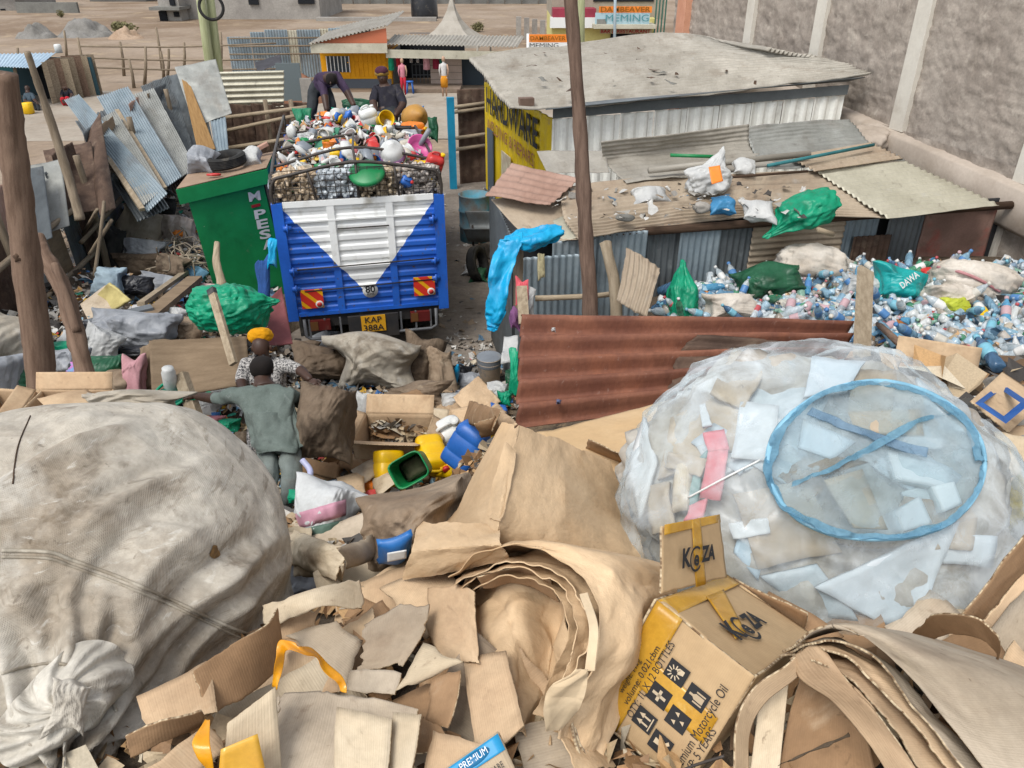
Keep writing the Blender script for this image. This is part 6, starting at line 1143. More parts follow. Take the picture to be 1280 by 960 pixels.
litter('mixed_litter', pt, .042, PALT, 'scraps of coloured plastic filling the gaps of the truck load', 8, .7)
# bundles of bottles held by the wire mesh at the rear
def bundle(x0, x1, c, lab, sd):
    r = np.random.default_rng(sd); parts = []; pv = []
    for _ in range(200):
        p = tr(r.uniform(x0, x1), r.uniform(.06, .3), r.uniform(2.2, 2.52)); d = r.normal(size=3); parts.append(align(lathe([(.01, -.09), (.027, -.075), (.027, .05), (.012, .1)], 7), p, d))
    o = obj('bottle_bundle', join(*parts), M('bundle_' + c[1:], c, None, s=8, rough=.3, spec=.5, crease=(14, .5, .03), rv=.1)); tag(o, lab, 'bottle bundle', None); o['kind'] = 'stuff'
bundle(-.98, -.52, '#b9a488', 'brownish squeezed bottles behind the wire mesh at the truck corner', 1); bundle(-.5, -.02, '#c9d0d4', 'clear grey squeezed bottles behind the wire mesh', 2); bundle(.02, .5, '#c0ad90', 'tan squeezed bottles behind the wire mesh under the green lid', 3); bundle(.5, .97, '#b8aea4', 'mixed squeezed bottles behind the wire mesh beside the red can', 4)
jerrycan(PL_WHT, None, 'jerrycan', 'white jerrycan standing before the person with the striped cap', TL(467, 166, 2.36), (.15, -.25, .4), 1.0)
bucket(PL_YEL, 'yellow bucket held up beside the white jerrycan on the truck', TL(477, 152, 2.55), (1.2, .3, .4), .85)
simple('drum', lathe([(.1, 0), (.16, .03), (.2, .1), (.205, .2), (.19, .3), (.12, .38), (.06, .41), (.05, .44), (.001, .445)], 28), M('drum_tan', '#bb8c44', '#a87a38', s=4, rough=.5), 'tan round drum lying at the front corner of the load', 'drum', TL(512, 150, 2.42), (1.2, .3, .5))
jerrycan(PL_ORG, PL_YEL, 'jerrycan', 'orange yellow jerrycan lying below the tan drum', TL(508, 160, 2.38), (1.5, 0, .8), .9)
simple('basin', lathe(basin_v(.2, .1), 32), PL_PINK, 'pink basin tipped on edge on the truck load', 'basin', TL(523, 186, 2.42), (.9, .35, .2), .85)
simple('pipe', tube([A(0, 0, -.25), A(0, 0, .25)], .035, 14), PL_GRY, 'short grey pipe leaning on the pink basin', 'pipe', TL(527, 178, 2.5), (.5, .5, .2))
tag(obj('plank', beam(TL(473, 161, 2.5), TL(503, 186, 2.42), .11, .04), WD_PALE, smooth=False), 'pale wooden plank slanting across the middle of the truck load', 'plank')
simple('container', lathe([(.1, 0), (.17, .02), (.18, .1), (.17, .26), (.13, .33), (.06, .36), (.05, .40), (.001, .40)], 28), PL_WHT, 'round white container with purple print lying between the cage bars', 'container', TL(493, 205, 2.38), (.5, -.2, .3), .95)
pz = bpy.data.objects['container']; pr_ = obj('print', place(lathe([(.182, .12), (.182, .2)], 28), sc=.955), M('print_purple', '#8a5a8f', '#a878a8', s=8), None, origin=(0, 0, 0)); pr_.parent = pz
tyb = obj('bottom_band', place(lathe([(.1, -.002), (.172, .016), (.184, .08)], 28), sc=.955), PL_GRN, None, origin=(0, 0, 0)); tyb.parent = pz
simple('lid', lathe([(.2, 0), (.23, .01), (.235, .05), (.2, .07), (.02, .1)], 32), PL_GRN, 'bright green lid lying over the tan bottle bundle', 'lid', TL(459, 219, 2.48), (.5, 0, 0), .95)
for (px, py, m, rot, sc, lab) in ((524, 203, PL_YEL, (1.4, .2, .6), .8, 'yellow can under the cage bar near the red can'), (538, 215, PL_RED, (.3, .3, .2), .8, 'red can squeezed against the cage corner'), (429, 186, PL_YEL, (1.5, .4, -.4), .75, 'yellow can lying in the middle of the load between white bags'), (421, 200, PL_YEL, (.3, 0, .2), .55, 'small yellow can next to the small blue can'), (431, 202, PL_BLUE, (.3, .1, .5), .55, 'small blue can next to the small yellow can'), (501, 180, PL_YEL, (1.2, .5, .9), .6, 'yellow can beside the slanting plank'), (503, 222, PL_BLUE, (1.2, .5, .3), .55, 'blue can at the rear mesh beside the orange lid'), (395, 160, PL_YEL, (1.5, 0, .2), .6, 'yellow can at the feet of the bending person'), (352, 205, PL_ORG, (1.3, .4, .4), .5, 'orange can at the rear corner of the load'), (355, 217, PL_BLUE, (1.3, .4, .9), .5, 'blue can at the rear corner under the cage bar')): jerrycan(m, PL_RED if m is not PL_RED else PL_YEL, 'jerrycan', lab, TL(px, py + 6, 2.33), rot, sc)
simple('lid', lathe([(.11, 0), (.12, .02), (.1, .03), (.01, .035)], 20), PL_ORG, 'small orange lid at the rear mesh', 'lid', TL(512, 218, 2.42), (.9, .4, 0))
for (px, py, rz, lab) in ((379, 190, .3, 'black plastic crate at the side of the load below the gusset bar'), (383, 208, .1, 'black plastic crate under the second cage bar'), (488, 181, .5, 'black plastic crate behind the slanting plank')): simple('crate', crate_v(.42, .3, .16), PL_BLK, lab, 'crate', TL(px, py + 5, 2.30), (.12, .1, rz))
simple('bucket', lathe(bucket_v(.17, .26, .14), 24), PL_GRY, 'dark grey bucket upside down beside the pinkish bag', 'bucket', TL(462, 184, 2.58), (math.pi - .2, 0, 0))
for i, (px, py, w_, h_, m, lab) in enumerate(((455, 160, 24, 24, M('bag_pinkish', '#d8bfbb', '#c4a8a4', s=6, rough=.5, crease=(9, .6, .04), stains=(('#8f5f5c', 9, .55, .7, .5),)), 'pinkish white bag before the white jerrycan'), (408, 170, 34, 18, BG_WHT, 'white bag at the feet of the bending person'), (410, 184, 30, 16, BG_GRY, 'pale grey bag in the middle of the load'), (382, 176, 22, 18, BG_WHT, 'white bag near the side bar of the cage'), (362, 205, 16, 18, BG_WHT, 'white bag at the rear corner above the blue can'), (430, 148, 26, 22, bagm('bag_green_cyan', '#22a884', '#3aa0b8'), 'green and cyan bag between the two people on the truck'), (448, 131, 38, 14, BG_DGRN, 'dark green tarpaulin roll at the front of the load'), (378, 152, 20, 30, M('tarp_green', '#1d7d57', '#176848', s=4, rough=.5, crease=(7, .5, .04)), 'green tarpaulin bulging over the side boards beside the bending person'), (521, 149, 20, 26, bagm('tarp_blue', '#1f86cf', '#1976bb', 0), 'bright blue sheet folded beside the tan drum'), (541, 160, 12, 24, BG_DGRN, 'dark green bag hanging outside the cage side'), (466, 200, 26, 20, SACK_B, 'brownish grey bag under the middle cage post'), (396, 195, 20, 12, BG_BLK, 'black bag between the white bags'), (444, 196, 22, 20, M('cloth_rose', '#b86a6e', '#a55a5e', s=5, crease=(8, .6, .05)), 'rose coloured cloth beside the middle cage post'), (340, 231, 10, 12, PL_GRY, 'grey bundle pressed into the rear corner post'), (516, 167, 26, 10, BG_GRY, 'grey flattened bag near the pink basin'), (502, 166, 20, 16, BG_BLK, 'black bag at the knees of the person with the striped cap'), (448, 141, 10, 10, bagm('bag_cyan', '#3aa7d0', '#2b93bb'), 'small cyan bag beside the dark green tarpaulin roll'), (404, 150, 14, 18, PL_ORG, 'orange plastic bundle between the legs of the bending person'))):
    zc_ = depth(TL(px, py, 2.38)); sackpx(px, py, w_, h_, m, lab, name='plastic_bag', cat='bag', zc=zc_, k=4, fold=.08, lump=.15)
# more loose things of the load, each one an object
kinds = [('tub', lathe(bucket_v(.12, .16, .1), 18)), ('bottle', lathe([(.03, 0), (.045, .01), (.045, .16), (.02, .2), (.02, .23), (.001, .23)], 12)), ('lid', lathe([(.11, 0), (.12, .02), (.1, .03), (.01, .035)], 18)), ('canister', lathe([((.08, .06), 0), ((.1, .08), .02), ((.1, .08), .2), ((.05, .04), .25), ((.03, .03), .28), ((.001, .001), .285)], 18, 4))]
PL_CRM = plastic('plastic_cream', '#cfc8b8', '#b9b2a4'); cms = [('cream', PL_CRM), ('white', PL_WHT), ('grey', PL_GRY), ('cream', PL_CRM), ('white', PL_WHT), ('yellow', PL_YEL), ('blue', PL_BLUE), ('grey', PL_GRY), ('white', PL_WHT), ('green', PL_GRN), ('red', PL_RED), ('white', PL_WHT), ('black', PL_BLK), ('orange', PL_ORG), ('white', PL_WHT)]
protos = {}
for i in range(190):
    x, y = rg.uniform(-.9, .9), rg.uniform(.2, 4.0); kn, kv = kinds[i % 4]; cn, cm = cms[rg.integers(len(cms))]
    loc = tr(x, y, 2.38 + .1 * (1 - abs(x)) - .06 * max(0, .5 - y) * 2); rot = tuple(rg.uniform(-1.5, 1.5, 3)); key = (kn, cn)
    if key not in protos: protos[key] = simple(kn, kv, cm, f'{cn} plastic {kn} lying loose among the bags on the truck load', kn, loc, rot, rg.uniform(.6, .95), f'{cn} {kn}s on the truck load')
    else: o = protos[key].copy(); COL.objects.link(o); o.location = loc; o.rotation_euler = rot; o.scale = (rg.uniform(.55, 1.0),) * 3
# side passage: drum, barrow, tyre
tag(obj('metal_drum', place(lathe([(.27, 0), (.29, .01), (.29, .28), (.305, .3), (.29, .32), (.29, .58), (.305, .6), (.29, .62), (.29, .88), (.3, .9), (.27, .9), (.26, .82), (.001, .8)], 30), PZ(594, 300, 0)), M('drum_cyan', '#5aa0b8', '#8a8f8c', s=3, rough=.6, stains=(('#7a5f4c', 3, .5, .7, .6),))), 'dented cyan and grey drum standing beside the iron shed', 'drum')
bw_ = thing('wheelbarrow', 'old wheelbarrow parked beside the iron shed with its wheel towards the yard', 'wheelbarrow', PZ(600, 335, 0))
bx = PZ(600, 335, 0)
obj('tray', surf([[bx + A(-.3, .9, .75), bx + A(.35, .9, .75)], [bx + A(-.2, .8, .45), bx + A(.25, .8, .45)], [bx + A(-.2, .25, .4), bx + A(.25, .25, .4)], [bx + A(-.28, .05, .7), bx + A(.32, .05, .7)]], th=.008), ZN_DARK, bw_); obj('wheel', align(tyre(.2, .07, .09), bx + A(.05, -.05, .2), (1, 0, 0)), RUBBER, bw_)
for s in (-.14, .24): obj('frame', tube([bx + A(s * .6 + .02, -.05, .2), bx + A(s, .4, .38), bx + A(s * 1.3, 1.4, .62)], .02, 8), STEEL_BLK, bw_)
tag(obj('tyre', align(tyre(.3, .1, .17), PZ(597, 330, .28), (.9, -.3, .25)), RUBBER), 'black tyre leaning on the dark corner of the iron shed', 'tyre')
sackobj('plastic_bag', PZ(598, 345, .1), (.14, .12, .1), BG_DGRN, 'small dark green bag on the ground below the leaning tyre', 'bag', k=4, lump=.25, fold=.15, seed=3)
sackobj('plastic_bag', PZ(590, 338, .1), (.16, .1, .07), BG_WHT, 'dirty cream bag on the ground beside the leaning tyre', 'bag', k=4, lump=.3, fold=.2, seed=4)

# ------------------------------------------------------------------ cyan cloth and things hanging at the shed corner
zq = 7.55
cc = sheetpx('cyan_cloth', [[(636, 292, zq), (650, 284, zq), (675, 282, zq), (704, 280, zq)], [(630, 298, zq - .1), (650, 302, zq - .12), (675, 300, zq - .12), (706, 290, zq - .05)], [(622, 305, zq - .05), (645, 312, zq), (672, 312, zq), (700, 303, zq)]], BG_CYAN, 'bright cyan net cloth draped over the shed corner and hanging down', 'cloth', pos='z', nu=60, nv=50, na=.03, ns=6, cr_a=.02, cr_s=8, th=.01, rag=.02)
obj('hanging_end', surf([[P(633, 290, zq), P(652, 290, zq + .05)], [P(620, 305, zq - .1), P(654, 305, zq - .1)], [P(611, 345, zq - .1), P(640, 345, zq - .12)], [P(606, 385, zq - .05), P(634, 385, zq - .08)], [P(606, 404, zq), P(626, 408, zq)], [P(612, 414, zq), P(618, 416, zq)]], nu=40, nv=90, na=.04, ns=5, cr_a=.02, cr_s=9, th=.008, rag=.02), BG_CYAN, cc)
sackpx(652, 366, 14, 32, M('cloth_coral', '#d9616a', '#c95058', s=5, crease=(8, .6, .05)), 'coral red rag hanging on the post under the cyan cloth', name='rag', cat='rag', zc=7.45, k=4, fold=.1, dep=.04)
sackpx(660, 378, 16, 34, BG_WHT, 'white rag hanging on the post beside the coral red one', name='rag', cat='rag', zc=7.5, k=4, fold=.1, dep=.05)
sackpx(643, 398, 12, 24, M('cloth_purple', '#80527c', '#6f456c', s=5, crease=(8, .6, .05)), 'purple rag hanging low on the post above the rusty sheet', name='rag', cat='rag', zc=7.45, k=4, fold=.1, dep=.04)
tag(obj('wood_offcut', beam(P(655, 405, 7.3), P(652, 358, 7.35), .1, .05), WD_PALE, smooth=False), 'pale board offcut leaning upright behind the coral red rag', 'board')
sackpx(676, 333, 9, 24, M('brush_straw', '#a39a78', '#8d8466', s=30, grain=.2), 'short straw brush hung on the blue grey iron wall', name='brush', cat='brush', zc=7.5, k=3, fold=.05, dep=.03)
sheetpx('plastic_sheet', [(630, 420, 7.2), (648, 418, 7.2), (646, 452, 7.0), (626, 455, 7.0)], BG_WHT, 'cream folded sheet hanging at the edge of the rusty iron', 'sheet', pos='z', na=.03, ns=8, th=.01)
sackpx(643, 462, 12, 50, BG_GRN, 'green net rag hanging beside the rusty corrugated sheet', name='rag', cat='rag', zc=6.6, k=4, fold=.12, dep=.05)

# ------------------------------------------------------------------ rusty corrugated sheets holding back the heap
sheetpx('rusty_sheet', [(651, 393, 4.55), (1066, 402, 4.9), (1060, 480, 4.65), (645, 532, 4.1)], RUST, 'rust red corrugated sheet standing across the heap, the widest one', 'iron sheet', pos='z', corr=('v', .158, .045), th=.006, nu=90, na=.012, ns=1.5, rag=.006)
sheetpx('rusty_sheet', [[(868, 416, 4.58), (1030, 432, 4.75)], [(845, 450, 4.5), (1010, 462, 4.6)], [(825, 500, 4.35), (990, 505, 4.4)]], RUST_B, 'weathered brown sheet lying torn over the rust red one', 'iron sheet', pos='z', corr=('v', .12, .012), th=.006, na=.02, ns=3, rag=.03)
sackpx(692, 412, 5, 5, BG_WHT, 'tiny pale scrap stuck on the rust red sheet', name='scrap', cat='scrap', zc=4.45, k=3); sackpx(698, 502, 6, 5, plastic('plastic_slate', '#5f6a8c'), 'tiny blue plastic scrap on the rust red sheet', name='plastic_scrap', cat='scrap', zc=4.1, k=3)
tag(obj('plank', beam(P(1077, 450, 4.65), P(1082, 337, 5.0), .11, .03, up=(0, 1, 0)), WD_PALE, smooth=False), 'pale upright plank at the end of the rusty sheets before the bottles', 'plank')
sheetpx('brown_sheet', [(1060, 448, 4.7), (1330, 478, 4.9), (1330, 520, 4.7), (1060, 500, 4.5)], RUST_B, 'low dark brown sheet edge holding the bottles beside the white bag', 'iron sheet', pos='z', corr=('v', .12, .012), th=.006)
jl = carton('open brown cardboard box with stained flap beside the upright plank', P(1165, 485, 4.35) - A(0, 0, .12), (.46, .3, .2), (.25, .1, -.15), C_TAN)

# ------------------------------------------------------------------ heap of plastic bottles
PETC = lambda n, c, a, b: M(n, c, None, s=6, rough=.18, spec=.6, crease=(22, .5, .03), film=(a, b, 8, S(c, 1)), rv=.08)
PETS = [('clear', PETC('bottle_clear', '#dde6ea', .3, .65)), ('pale blue', PETC('bottle_pale_blue', '#9cc3d8', .35, .7)), ('clear', MATS['bottle_clear']), ('bright blue', PETC('bottle_blue', '#64abd0', .45, .8)), ('green', PETC('bottle_green', '#5fa884', .4, .75)), ('dark blue', PETC('bottle_dark_blue', '#557a9c', .5, .85)), ('clear', MATS['bottle_clear']), ('pale blue', MATS['bottle_pale_blue']), ('clear', MATS['bottle_clear'])]
LBL = [('red', flatm('label_red', '#b8555a', .4)), ('blue', flatm('label_blue', '#5482b4', .4)), ('white', flatm('label_white', '#dddcd8', .4)), ('pale', flatm('label_pale', '#c9c4b8', .4)), ('pink', flatm('label_pink', '#c0a0a4', .4)), (None, None), ('cyan', flatm('label_cyan', '#7cb6c8', .4)), (None, None)]
BPROF = [(.008, .004), (.024, 0), (.031, .008), (.031, .06), (.028, .075), (.031, .09), (.031, .155), (.026, .185), (.012, .215), (.011, .232)]
bp = {}
def bottle(loc, rot, pet, lb, sc=1.0):
    key = (pet, lb)
    if key not in bp:
        pn, pm = PETS[pet]; ln, lm = LBL[lb]
        lab = f'{pn} plastic bottle with {ln} label and cap lying in the bottle heap' if ln else f'{pn} plastic bottle without a label lying in the bottle heap'
        o = simple('plastic_bottle', lathe(BPROF, 14), pm, lab, 'bottle', loc, rot, 1.0, f'{pn} bottles with {ln} labels' if ln else f'{pn} bottles without labels')
        cp = obj('cap', lathe([(.0145, .226), (.0145, .246), (.001, .247)], 12), lm or PL_WHT, None, origin=(0, 0, 0)); cp.parent = o
        if lm: q = obj('label', lathe([(.0318, .088), (.0322, .1), (.0322, .145), (.0318, .157)], 14), lm, None, origin=(0, 0, 0)); q.parent = o
        bp[key] = (o, KIDS(o))
    else:
        src, kids = bp[key]; o = src.copy(); COL.objects.link(o); o.location = loc; o.rotation_euler = rot
        for c in kids: d = c.copy(); COL.objects.link(d); d.parent = o
    o.scale = (sc,) * 3; return o
rb = np.random.default_rng(21)
def bpoint(xm=1290):
    while True:
        px, py = rb.uniform(835, xm), rb.uniform(322, 470)
        top = 365 - (px - 830) * .2 if px < 1000 else 331; bot = 402 + max(0, (px - 960)) * .22
        if top < py < bot: return px, py
def bottle_rot(): return (math.pi / 2 + rb.normal(0, .45), rb.normal(0, .3), rb.uniform(0, 6.28))
pts_ = []
for i in range(296):
    px, py = bpoint(); p = O(px, py, rb.uniform(.02, .10)); bottle(p, bottle_rot(), rb.integers(len(PETS)), rb.integers(len(LBL)), rb.uniform(1.05, 1.5))
parts = []; cols = []
bpal = [S(h, .75) for h in ('#c9d2d6', '#b4c1c8', '#a4c0cf', '#8fb2c8', '#d8dad8', '#6a9dbc', '#c2ccd0', '#86ad9a', '#8aa0b4', '#d0d4d2', '#bdb5aa', '#a79d90', '#c4cdd2')]; lpal = [S(h, .75) for h in ('#b9686b', '#6f95bf', '#dddcd8', '#c9a27c', '#8fb39a', '#dddcd8', '#7fbcd2', '#c9c6c0', '#b4c4cc')]
for i in range(2600):
    px, py = bpoint(1400); p = O(px, py, rb.uniform(-.03, .055)); v = align(lathe([(.008, -.11), (.031, -.105), (.031, -.03), (.0318, -.025), (.0318, .03), (.031, .035), (.024, .07), (.011, .1), (.014, .101), (.014, .12)], 8), p, A(rb.normal(), rb.normal(), rb.normal() * .45)); v = ((v[0] - p) * rb.uniform(.9, 1.45) + p, v[1], v[2]); parts.append(v)
    c = np.tile(np.array(bpal[rb.integers(len(bpal))]), (80, 1)); l_ = np.array(lpal[rb.integers(len(lpal))])
    if i % 3 == 0: c[24:40] = l_
    if i % 2: c[64:80] = l_
    cols.append(c)
o = obj('bottle_mass', join(*parts), M('bottle_mass', '#ffffff', s=8, rough=.25, spec=.55, attr=True, crease=(20, .5, .03), grain=.1), cols=np.concatenate(cols)); o['kind'] = 'stuff'; o['label'] = 'mass of small plastic bottles under the loose ones beside the iron shed'
litter('mixed_litter', [O(*bpoint(1400), rb.uniform(.0, .08)) for _ in range(1200)], .04, PALG * 2 + PAL, 'wrappers and scraps mixed into the bottle heap', 9, .6)
SKW = M('woven_sack_cream', '#d8d0c4', '#c4b9aa', s=3, rough=.75, stains=(('#8d7b68', 3, .54, .75, .5),), weave=(60, .2), crease=(6, .5, .05), grain=.08)
sackpx(1017, 330, 94, 42, SKW, 'cream woven sack with a pointed end lying on the bottles by the shed wall', roll=.1, neck=((1, .1, .1), .45, .5), dep=.28, dz=-.05)
sackpx(960, 354, 76, 42, BG_DGRN, 'dark green bulging sack between two cream sacks on the bottle heap', roll=-.1, dep=.26, dz=-.05)
sackpx(914, 386, 68, 34, SKW, 'smaller cream sack lying at the edge of the rust red sheet', roll=.05, dep=.22, dz=-.05)
sackpx(853, 372, 36, 66, BG_GRN, 'pointed green bag standing against the dark shed wall', neck=((0, 0, 1), .25, .7), dep=.18, dz=-.05, fold=.07)
zt_ = sackpx(1120, 357, 64, 40, bagm('bag_teal', '#14a3a0', '#128f8e', 0), 'teal bag with white panel and pale lettering on the bottle heap', roll=.15, dep=.22, dz=-.1)
bh = bvh(zt_); h0 = hit(bh, 1135, 350, .004); h1 = hit(bh, 1142, 352, .004)
if h0 is not None: text('lettering', 'DAWA', h0 + A(0, -.02, .01), nrm(A(.6, .1, .5)), nrm(A(-.5, .2, .75)), .1, INK_W, zt_, .012, wid=.2, bold=.02)
sackpx(1078, 356, 50, 26, BG_WHT, 'white and teal wrapper next to the teal bag behind the upright plank', roll=.1, dep=.18, dz=-.1, name='plastic_wrapper', cat='wrapper')
sk_ = sackpx(1215, 352, 104, 48, SKW, 'large cream sack with a faded red stripe and open mouth on the bottle heap', roll=.18, dep=.32, dz=-.12, neck=((1, 0, -.2), .15, .3))
bh = bvh(sk_); L_ = [hit(bh, x, y, .004) for x, y in ((1172, 334), (1200, 340), (1225, 350), (1250, 364))]
L_ = [x for x in L_ if x is not None]
if len(L_) > 2: obj('red_stripe', tube(np.array(L_), .016, 8, sub=30), M('stripe_rose', '#c08a8c', '#ad7678', s=5), sk_)
sackpx(1186, 372, 60, 30, SKW, 'cream sack lower down below the red striped one', roll=-.1, dep=.2, dz=-.1)
sackpx(1192, 383, 34, 22, bagm('bag_lime', '#cfd84a', '#b9c23c'), 'lime yellow bag on the bottles below the cream sacks', name='plastic_bag', cat='bag', dep=.12, dz=-.1); sackpx(1220, 392, 24, 14, PL_YEL, 'yellow crumpled wrapper beside the lime bag', name='plastic_wrapper', cat='wrapper', dep=.08, dz=-.1, k=4)
sackpx(1158, 343, 18, 16, PL_RED, 'red plastic lump between teal bag and striped sack', name='plastic_lump', cat='plastic', dep=.1, dz=-.1, k=4)
for i, (a, b, r_) in enumerate((((1098, 405, .14), (1134, 438, .16), .025), ((868, 392, .1), (846, 350, .2), .045))): tag(obj('wood_piece', tube([O(*a), O(*b)], r_, 8, jit=.15), WD_POLE if i == 0 else WD_PALE), ['brown stick lying across the bottles beside the upright plank', 'pale log end beside the smaller cream sack'][i], 'wood')
for i, (px, py, rot) in enumerate(((825, 365, .4), (838, 382, -.3), (818, 388, .2))): simple('bottle', lathe([(.05, 0), (.06, .01), (.06, .24), (.03, .3), (.03, .34), (.001, .34)], 16), PETS[5][1], ['large dark bottle leaning against the dark shed wall', 'large dark bottle lying beside the pointed green bag', 'large dark bottle lowest beside the bent sheet'][i], 'bottle', O(px, py, .08), (.9, rot, .5))

# ------------------------------------------------------------------ between truck and heap: sacks, cartons, jerrycans
sackpx(470, 458, 104, 66, SACK_W, 'big pale woven sack lying on the soil behind the truck', roll=.12, dep=.42, dz=-.1, fold=.07, k=6)
sackpx(527, 452, 44, 66, SACK_D, 'upright brown dirty sack beside the big pale one', roll=.1, dep=.25, fold=.08)
sackpx(548, 462, 32, 56, SACK_B, 'limp beige sack leaning outward past the brown dirty one', roll=-.25, dep=.16, fold=.08)
sackpx(520, 495, 92, 30, SACK_D, 'long flat dark sack below the big pale one', roll=-.12, dep=.2, fold=.09)
sackpx(405, 455, 70, 46, SACK_D, 'heap of dark burlap behind the person in the headscarf', roll=.1, dep=.3, fold=.12, name='burlap_sack')
hs_ = sackpx(408, 530, 74, 92, SACK_D, 'full brown sack held open between the two people', roll=.1, dep=.3, zc=6.1, fold=.06, k=6)
obj('torn_rim', surf([[P(374, 524, 5.82), P(390, 508, 5.8), P(398, 505, 5.85)], [P(378, 532, 5.78), P(392, 520, 5.78), P(402, 512, 5.82)]], th=.01, na=.02, ns=8, rag=.01), SACK_W, hs_)
obj('held_corner', surf([[P(388, 482, 6.35), P(396, 484, 6.35)], [P(382, 500, 6.2), P(408, 505, 6.2)], [P(376, 520, 6.0), P(420, 522, 6.05)]], th=.01, na=.02, ns=8), SACK_D, hs_)
sackpx(372, 500, 60, 30, SACK_B, 'dusty sack end behind the full brown sack', dep=.2, dz=.25, fold=.1)
for i, (px, py, w_, h_, m, lab) in enumerate(((575, 468, 26, 24, BG_BLK, 'black bag between limp sack and bucket'), (590, 478, 30, 24, BG_GRY, 'slate grey bag beside the plastic bucket'), (565, 500, 28, 18, BG_WHT, 'white bag above the cardboard pieces'), (620, 490, 30, 22, BG_WHT, 'white and red bag below the bucket'), (632, 498, 20, 18, BG_GRN, 'small green bag below the bucket'), (456, 510, 26, 40, BG_WHT, 'pale blue and white wrappers beside the open carton'), (478, 505, 26, 20, BG_BLK, 'dark bag behind the open carton'), (582, 495, 18, 14, BG_GRY, 'grey bag before the slate grey one'), (614, 500, 16, 10, PL_RED, 'small red plastic piece among scraps'), (624, 512, 20, 14, PL_BLUE, 'small blue plastic piece among scraps'), (480, 527, 20, 16, PL_ORG, 'orange plastic piece on top of the open carton'), (404, 425, 44, 18, BG_GRY, 'clear flat bag lying on the soil behind the truck'), (640, 478, 18, 30, BG_DGRN, 'dark green bag at the edge of the rust red sheet'), (385, 438, 26, 20, SACK_D, 'small dark sack behind the truck corner'))): sackpx(px, py, w_, h_, m, lab, name='plastic_bag', cat='bag', k=4, fold=.1, lump=.18, dep=.12)
bk = thing('bucket', 'dirty pale plastic bucket with a grey rim band standing behind the truck', 'bucket', O(612, 482)); 
b0 = O(612, 482); obj('body', place(lathe(bucket_v(.15, .42, .13), 30), b0), M('bucket_clay', '#d2c0a9', '#bfac95', s=5, rough=.6, stains=(('#8a9098', 3, .55, .6, .5),)), bk); obj('rim_band', place(lathe([(.147, .30), (.153, .31), (.155, .41), (.158, .425), (.146, .425)], 30), b0), PL_GRY, bk)
simple('bottle', lathe(BPROF, 14), PL_CYAN, 'cyan bottle standing among rags beside the black bag', 'bottle', O(568, 478, .02), (.2, .2, 0), 1.3)
bx_ = carton('open cardboard box full of scraps beside the green cut jerrycan', P(500, 582, 6.9), (.62, .42, .42), (.05, -.05, -.12), C_TAN)
for i, (px, py, w_, h_, rot, m, lab) in enumerate(((552, 506, 60, 40, .5, C_TAN, 'flattened cardboard with faint print above the open carton'), (596, 500, 44, 44, -.7, C_TAN, 'upright cardboard piece with a black mark near the bucket'), (602, 520, 40, 30, .3, C_DARK, 'folded cardboard flap above the white jerrycan'), (625, 525, 36, 26, .8, C_TAN, 'cardboard piece tucked against the rust red sheet'), (520, 500, 44, 26, -.3, C_DARK, 'brown cardboard piece behind the open carton'), (535, 520, 50, 24, .2, C_PALE, 'pale cardboard strip leaning on the open carton'), (610, 535, 30, 22, -.4, C_DARK, 'small brown cardboard piece above the blue jerrycan'), (443, 580, 40, 24, .3, C_DARK, 'brown cardboard flap near the man with outstretched arm'.replace('man', 'person')), (462, 588, 44, 24, -.5, C_GREY, 'curved grey cardboard piece below the open carton'), (476, 600, 28, 30, .9, C_PALE, 'small pale cardboard piece below the open carton'), (400, 585, 50, 20, .2, C_DARK, 'dark cardboard strip at the feet of the person in grey'), (440, 605, 34, 26, -.2, C_TAN, 'cardboard piece above the pink striped sack'), (582, 520, 36, 24, -.2, C_TAN, 'cardboard piece standing beside the white jerrycan'), (392, 694, 70, 44, .35, C_PALE, 'pale flattened cardboard below the pink striped sack'), (450, 690, 50, 30, -.4, C_GREY, 'grey torn cardboard below the big brown sack'), (400, 712, 60, 22, .1, C_PALE, 'pale cardboard edge beside the large white sack'), (552, 692, 30, 30, .6, C_TAN, 'crumpled tan cardboard beside the blue packet'))):
    c, s = math.cos(rot), math.sin(rot); q = [(-w_ / 2, -h_ / 2), (w_ / 2, -h_ / 2), (w_ / 2, h_ / 2), (-w_ / 2, h_ / 2)]
    sheetpx('cardboard_piece', [(px + a * c - b * s, py + a * s + b * c, .06 + .12 * (k < 2) + .03 * (i % 3)) for k, (a, b) in enumerate(q)], m, lab, 'cardboard', bulge=.03, na=.015, ns=4, rag=.012)
litter('cardboard_scraps', [P(random.Random(i).uniform(468, 535), random.Random(i + 50).uniform(528, 556), 6.95) for i in range(70)], .06, PALB + PALG[:3], 'torn cardboard scraps heaped in the open box', 12, .8)
def jcpx(px, py, m, capm, lab, rot, sc, zc=6.4): return jerrycan(m, capm, 'jerrycan', lab, P(px, py, zc) - np.array(Euler(rot).to_matrix()) @ A(0, 0, .2 * sc), rot, sc)
jcpx(486, 588, PL_YEL, None, 'yellow jerrycan leaning beside the green cut one, round bottom up', (2.6, .3, .5), .84)
jcpx(540, 568, PL_YEL, PL_RED, 'yellow jerrycan lying with its ribbed bottom towards the heap, behind the green cut one', (1.75, .1, .35), .82)
jcpx(563, 584, PL_YEL, PL_YEL, 'yellow jerrycan lying slanted in front of the blue jerrycan', (1.4, .5, 1.1), .78)
jcpx(608, 560, PL_YEL, PL_RED, 'yellow jerrycan half hidden by the tall kraft paper', (.3, .1, .5), .75)
jcpx(463, 608, PL_ORG, None, 'orange container mostly buried above the pink striped sack', (1.6, .3, 1.0), .6)
jcpx(583, 557, PL_BLUE, PL_BLUE, 'blue jerrycan tilted beside the white one', (-.35, .4, -.5), .95, 6.05)
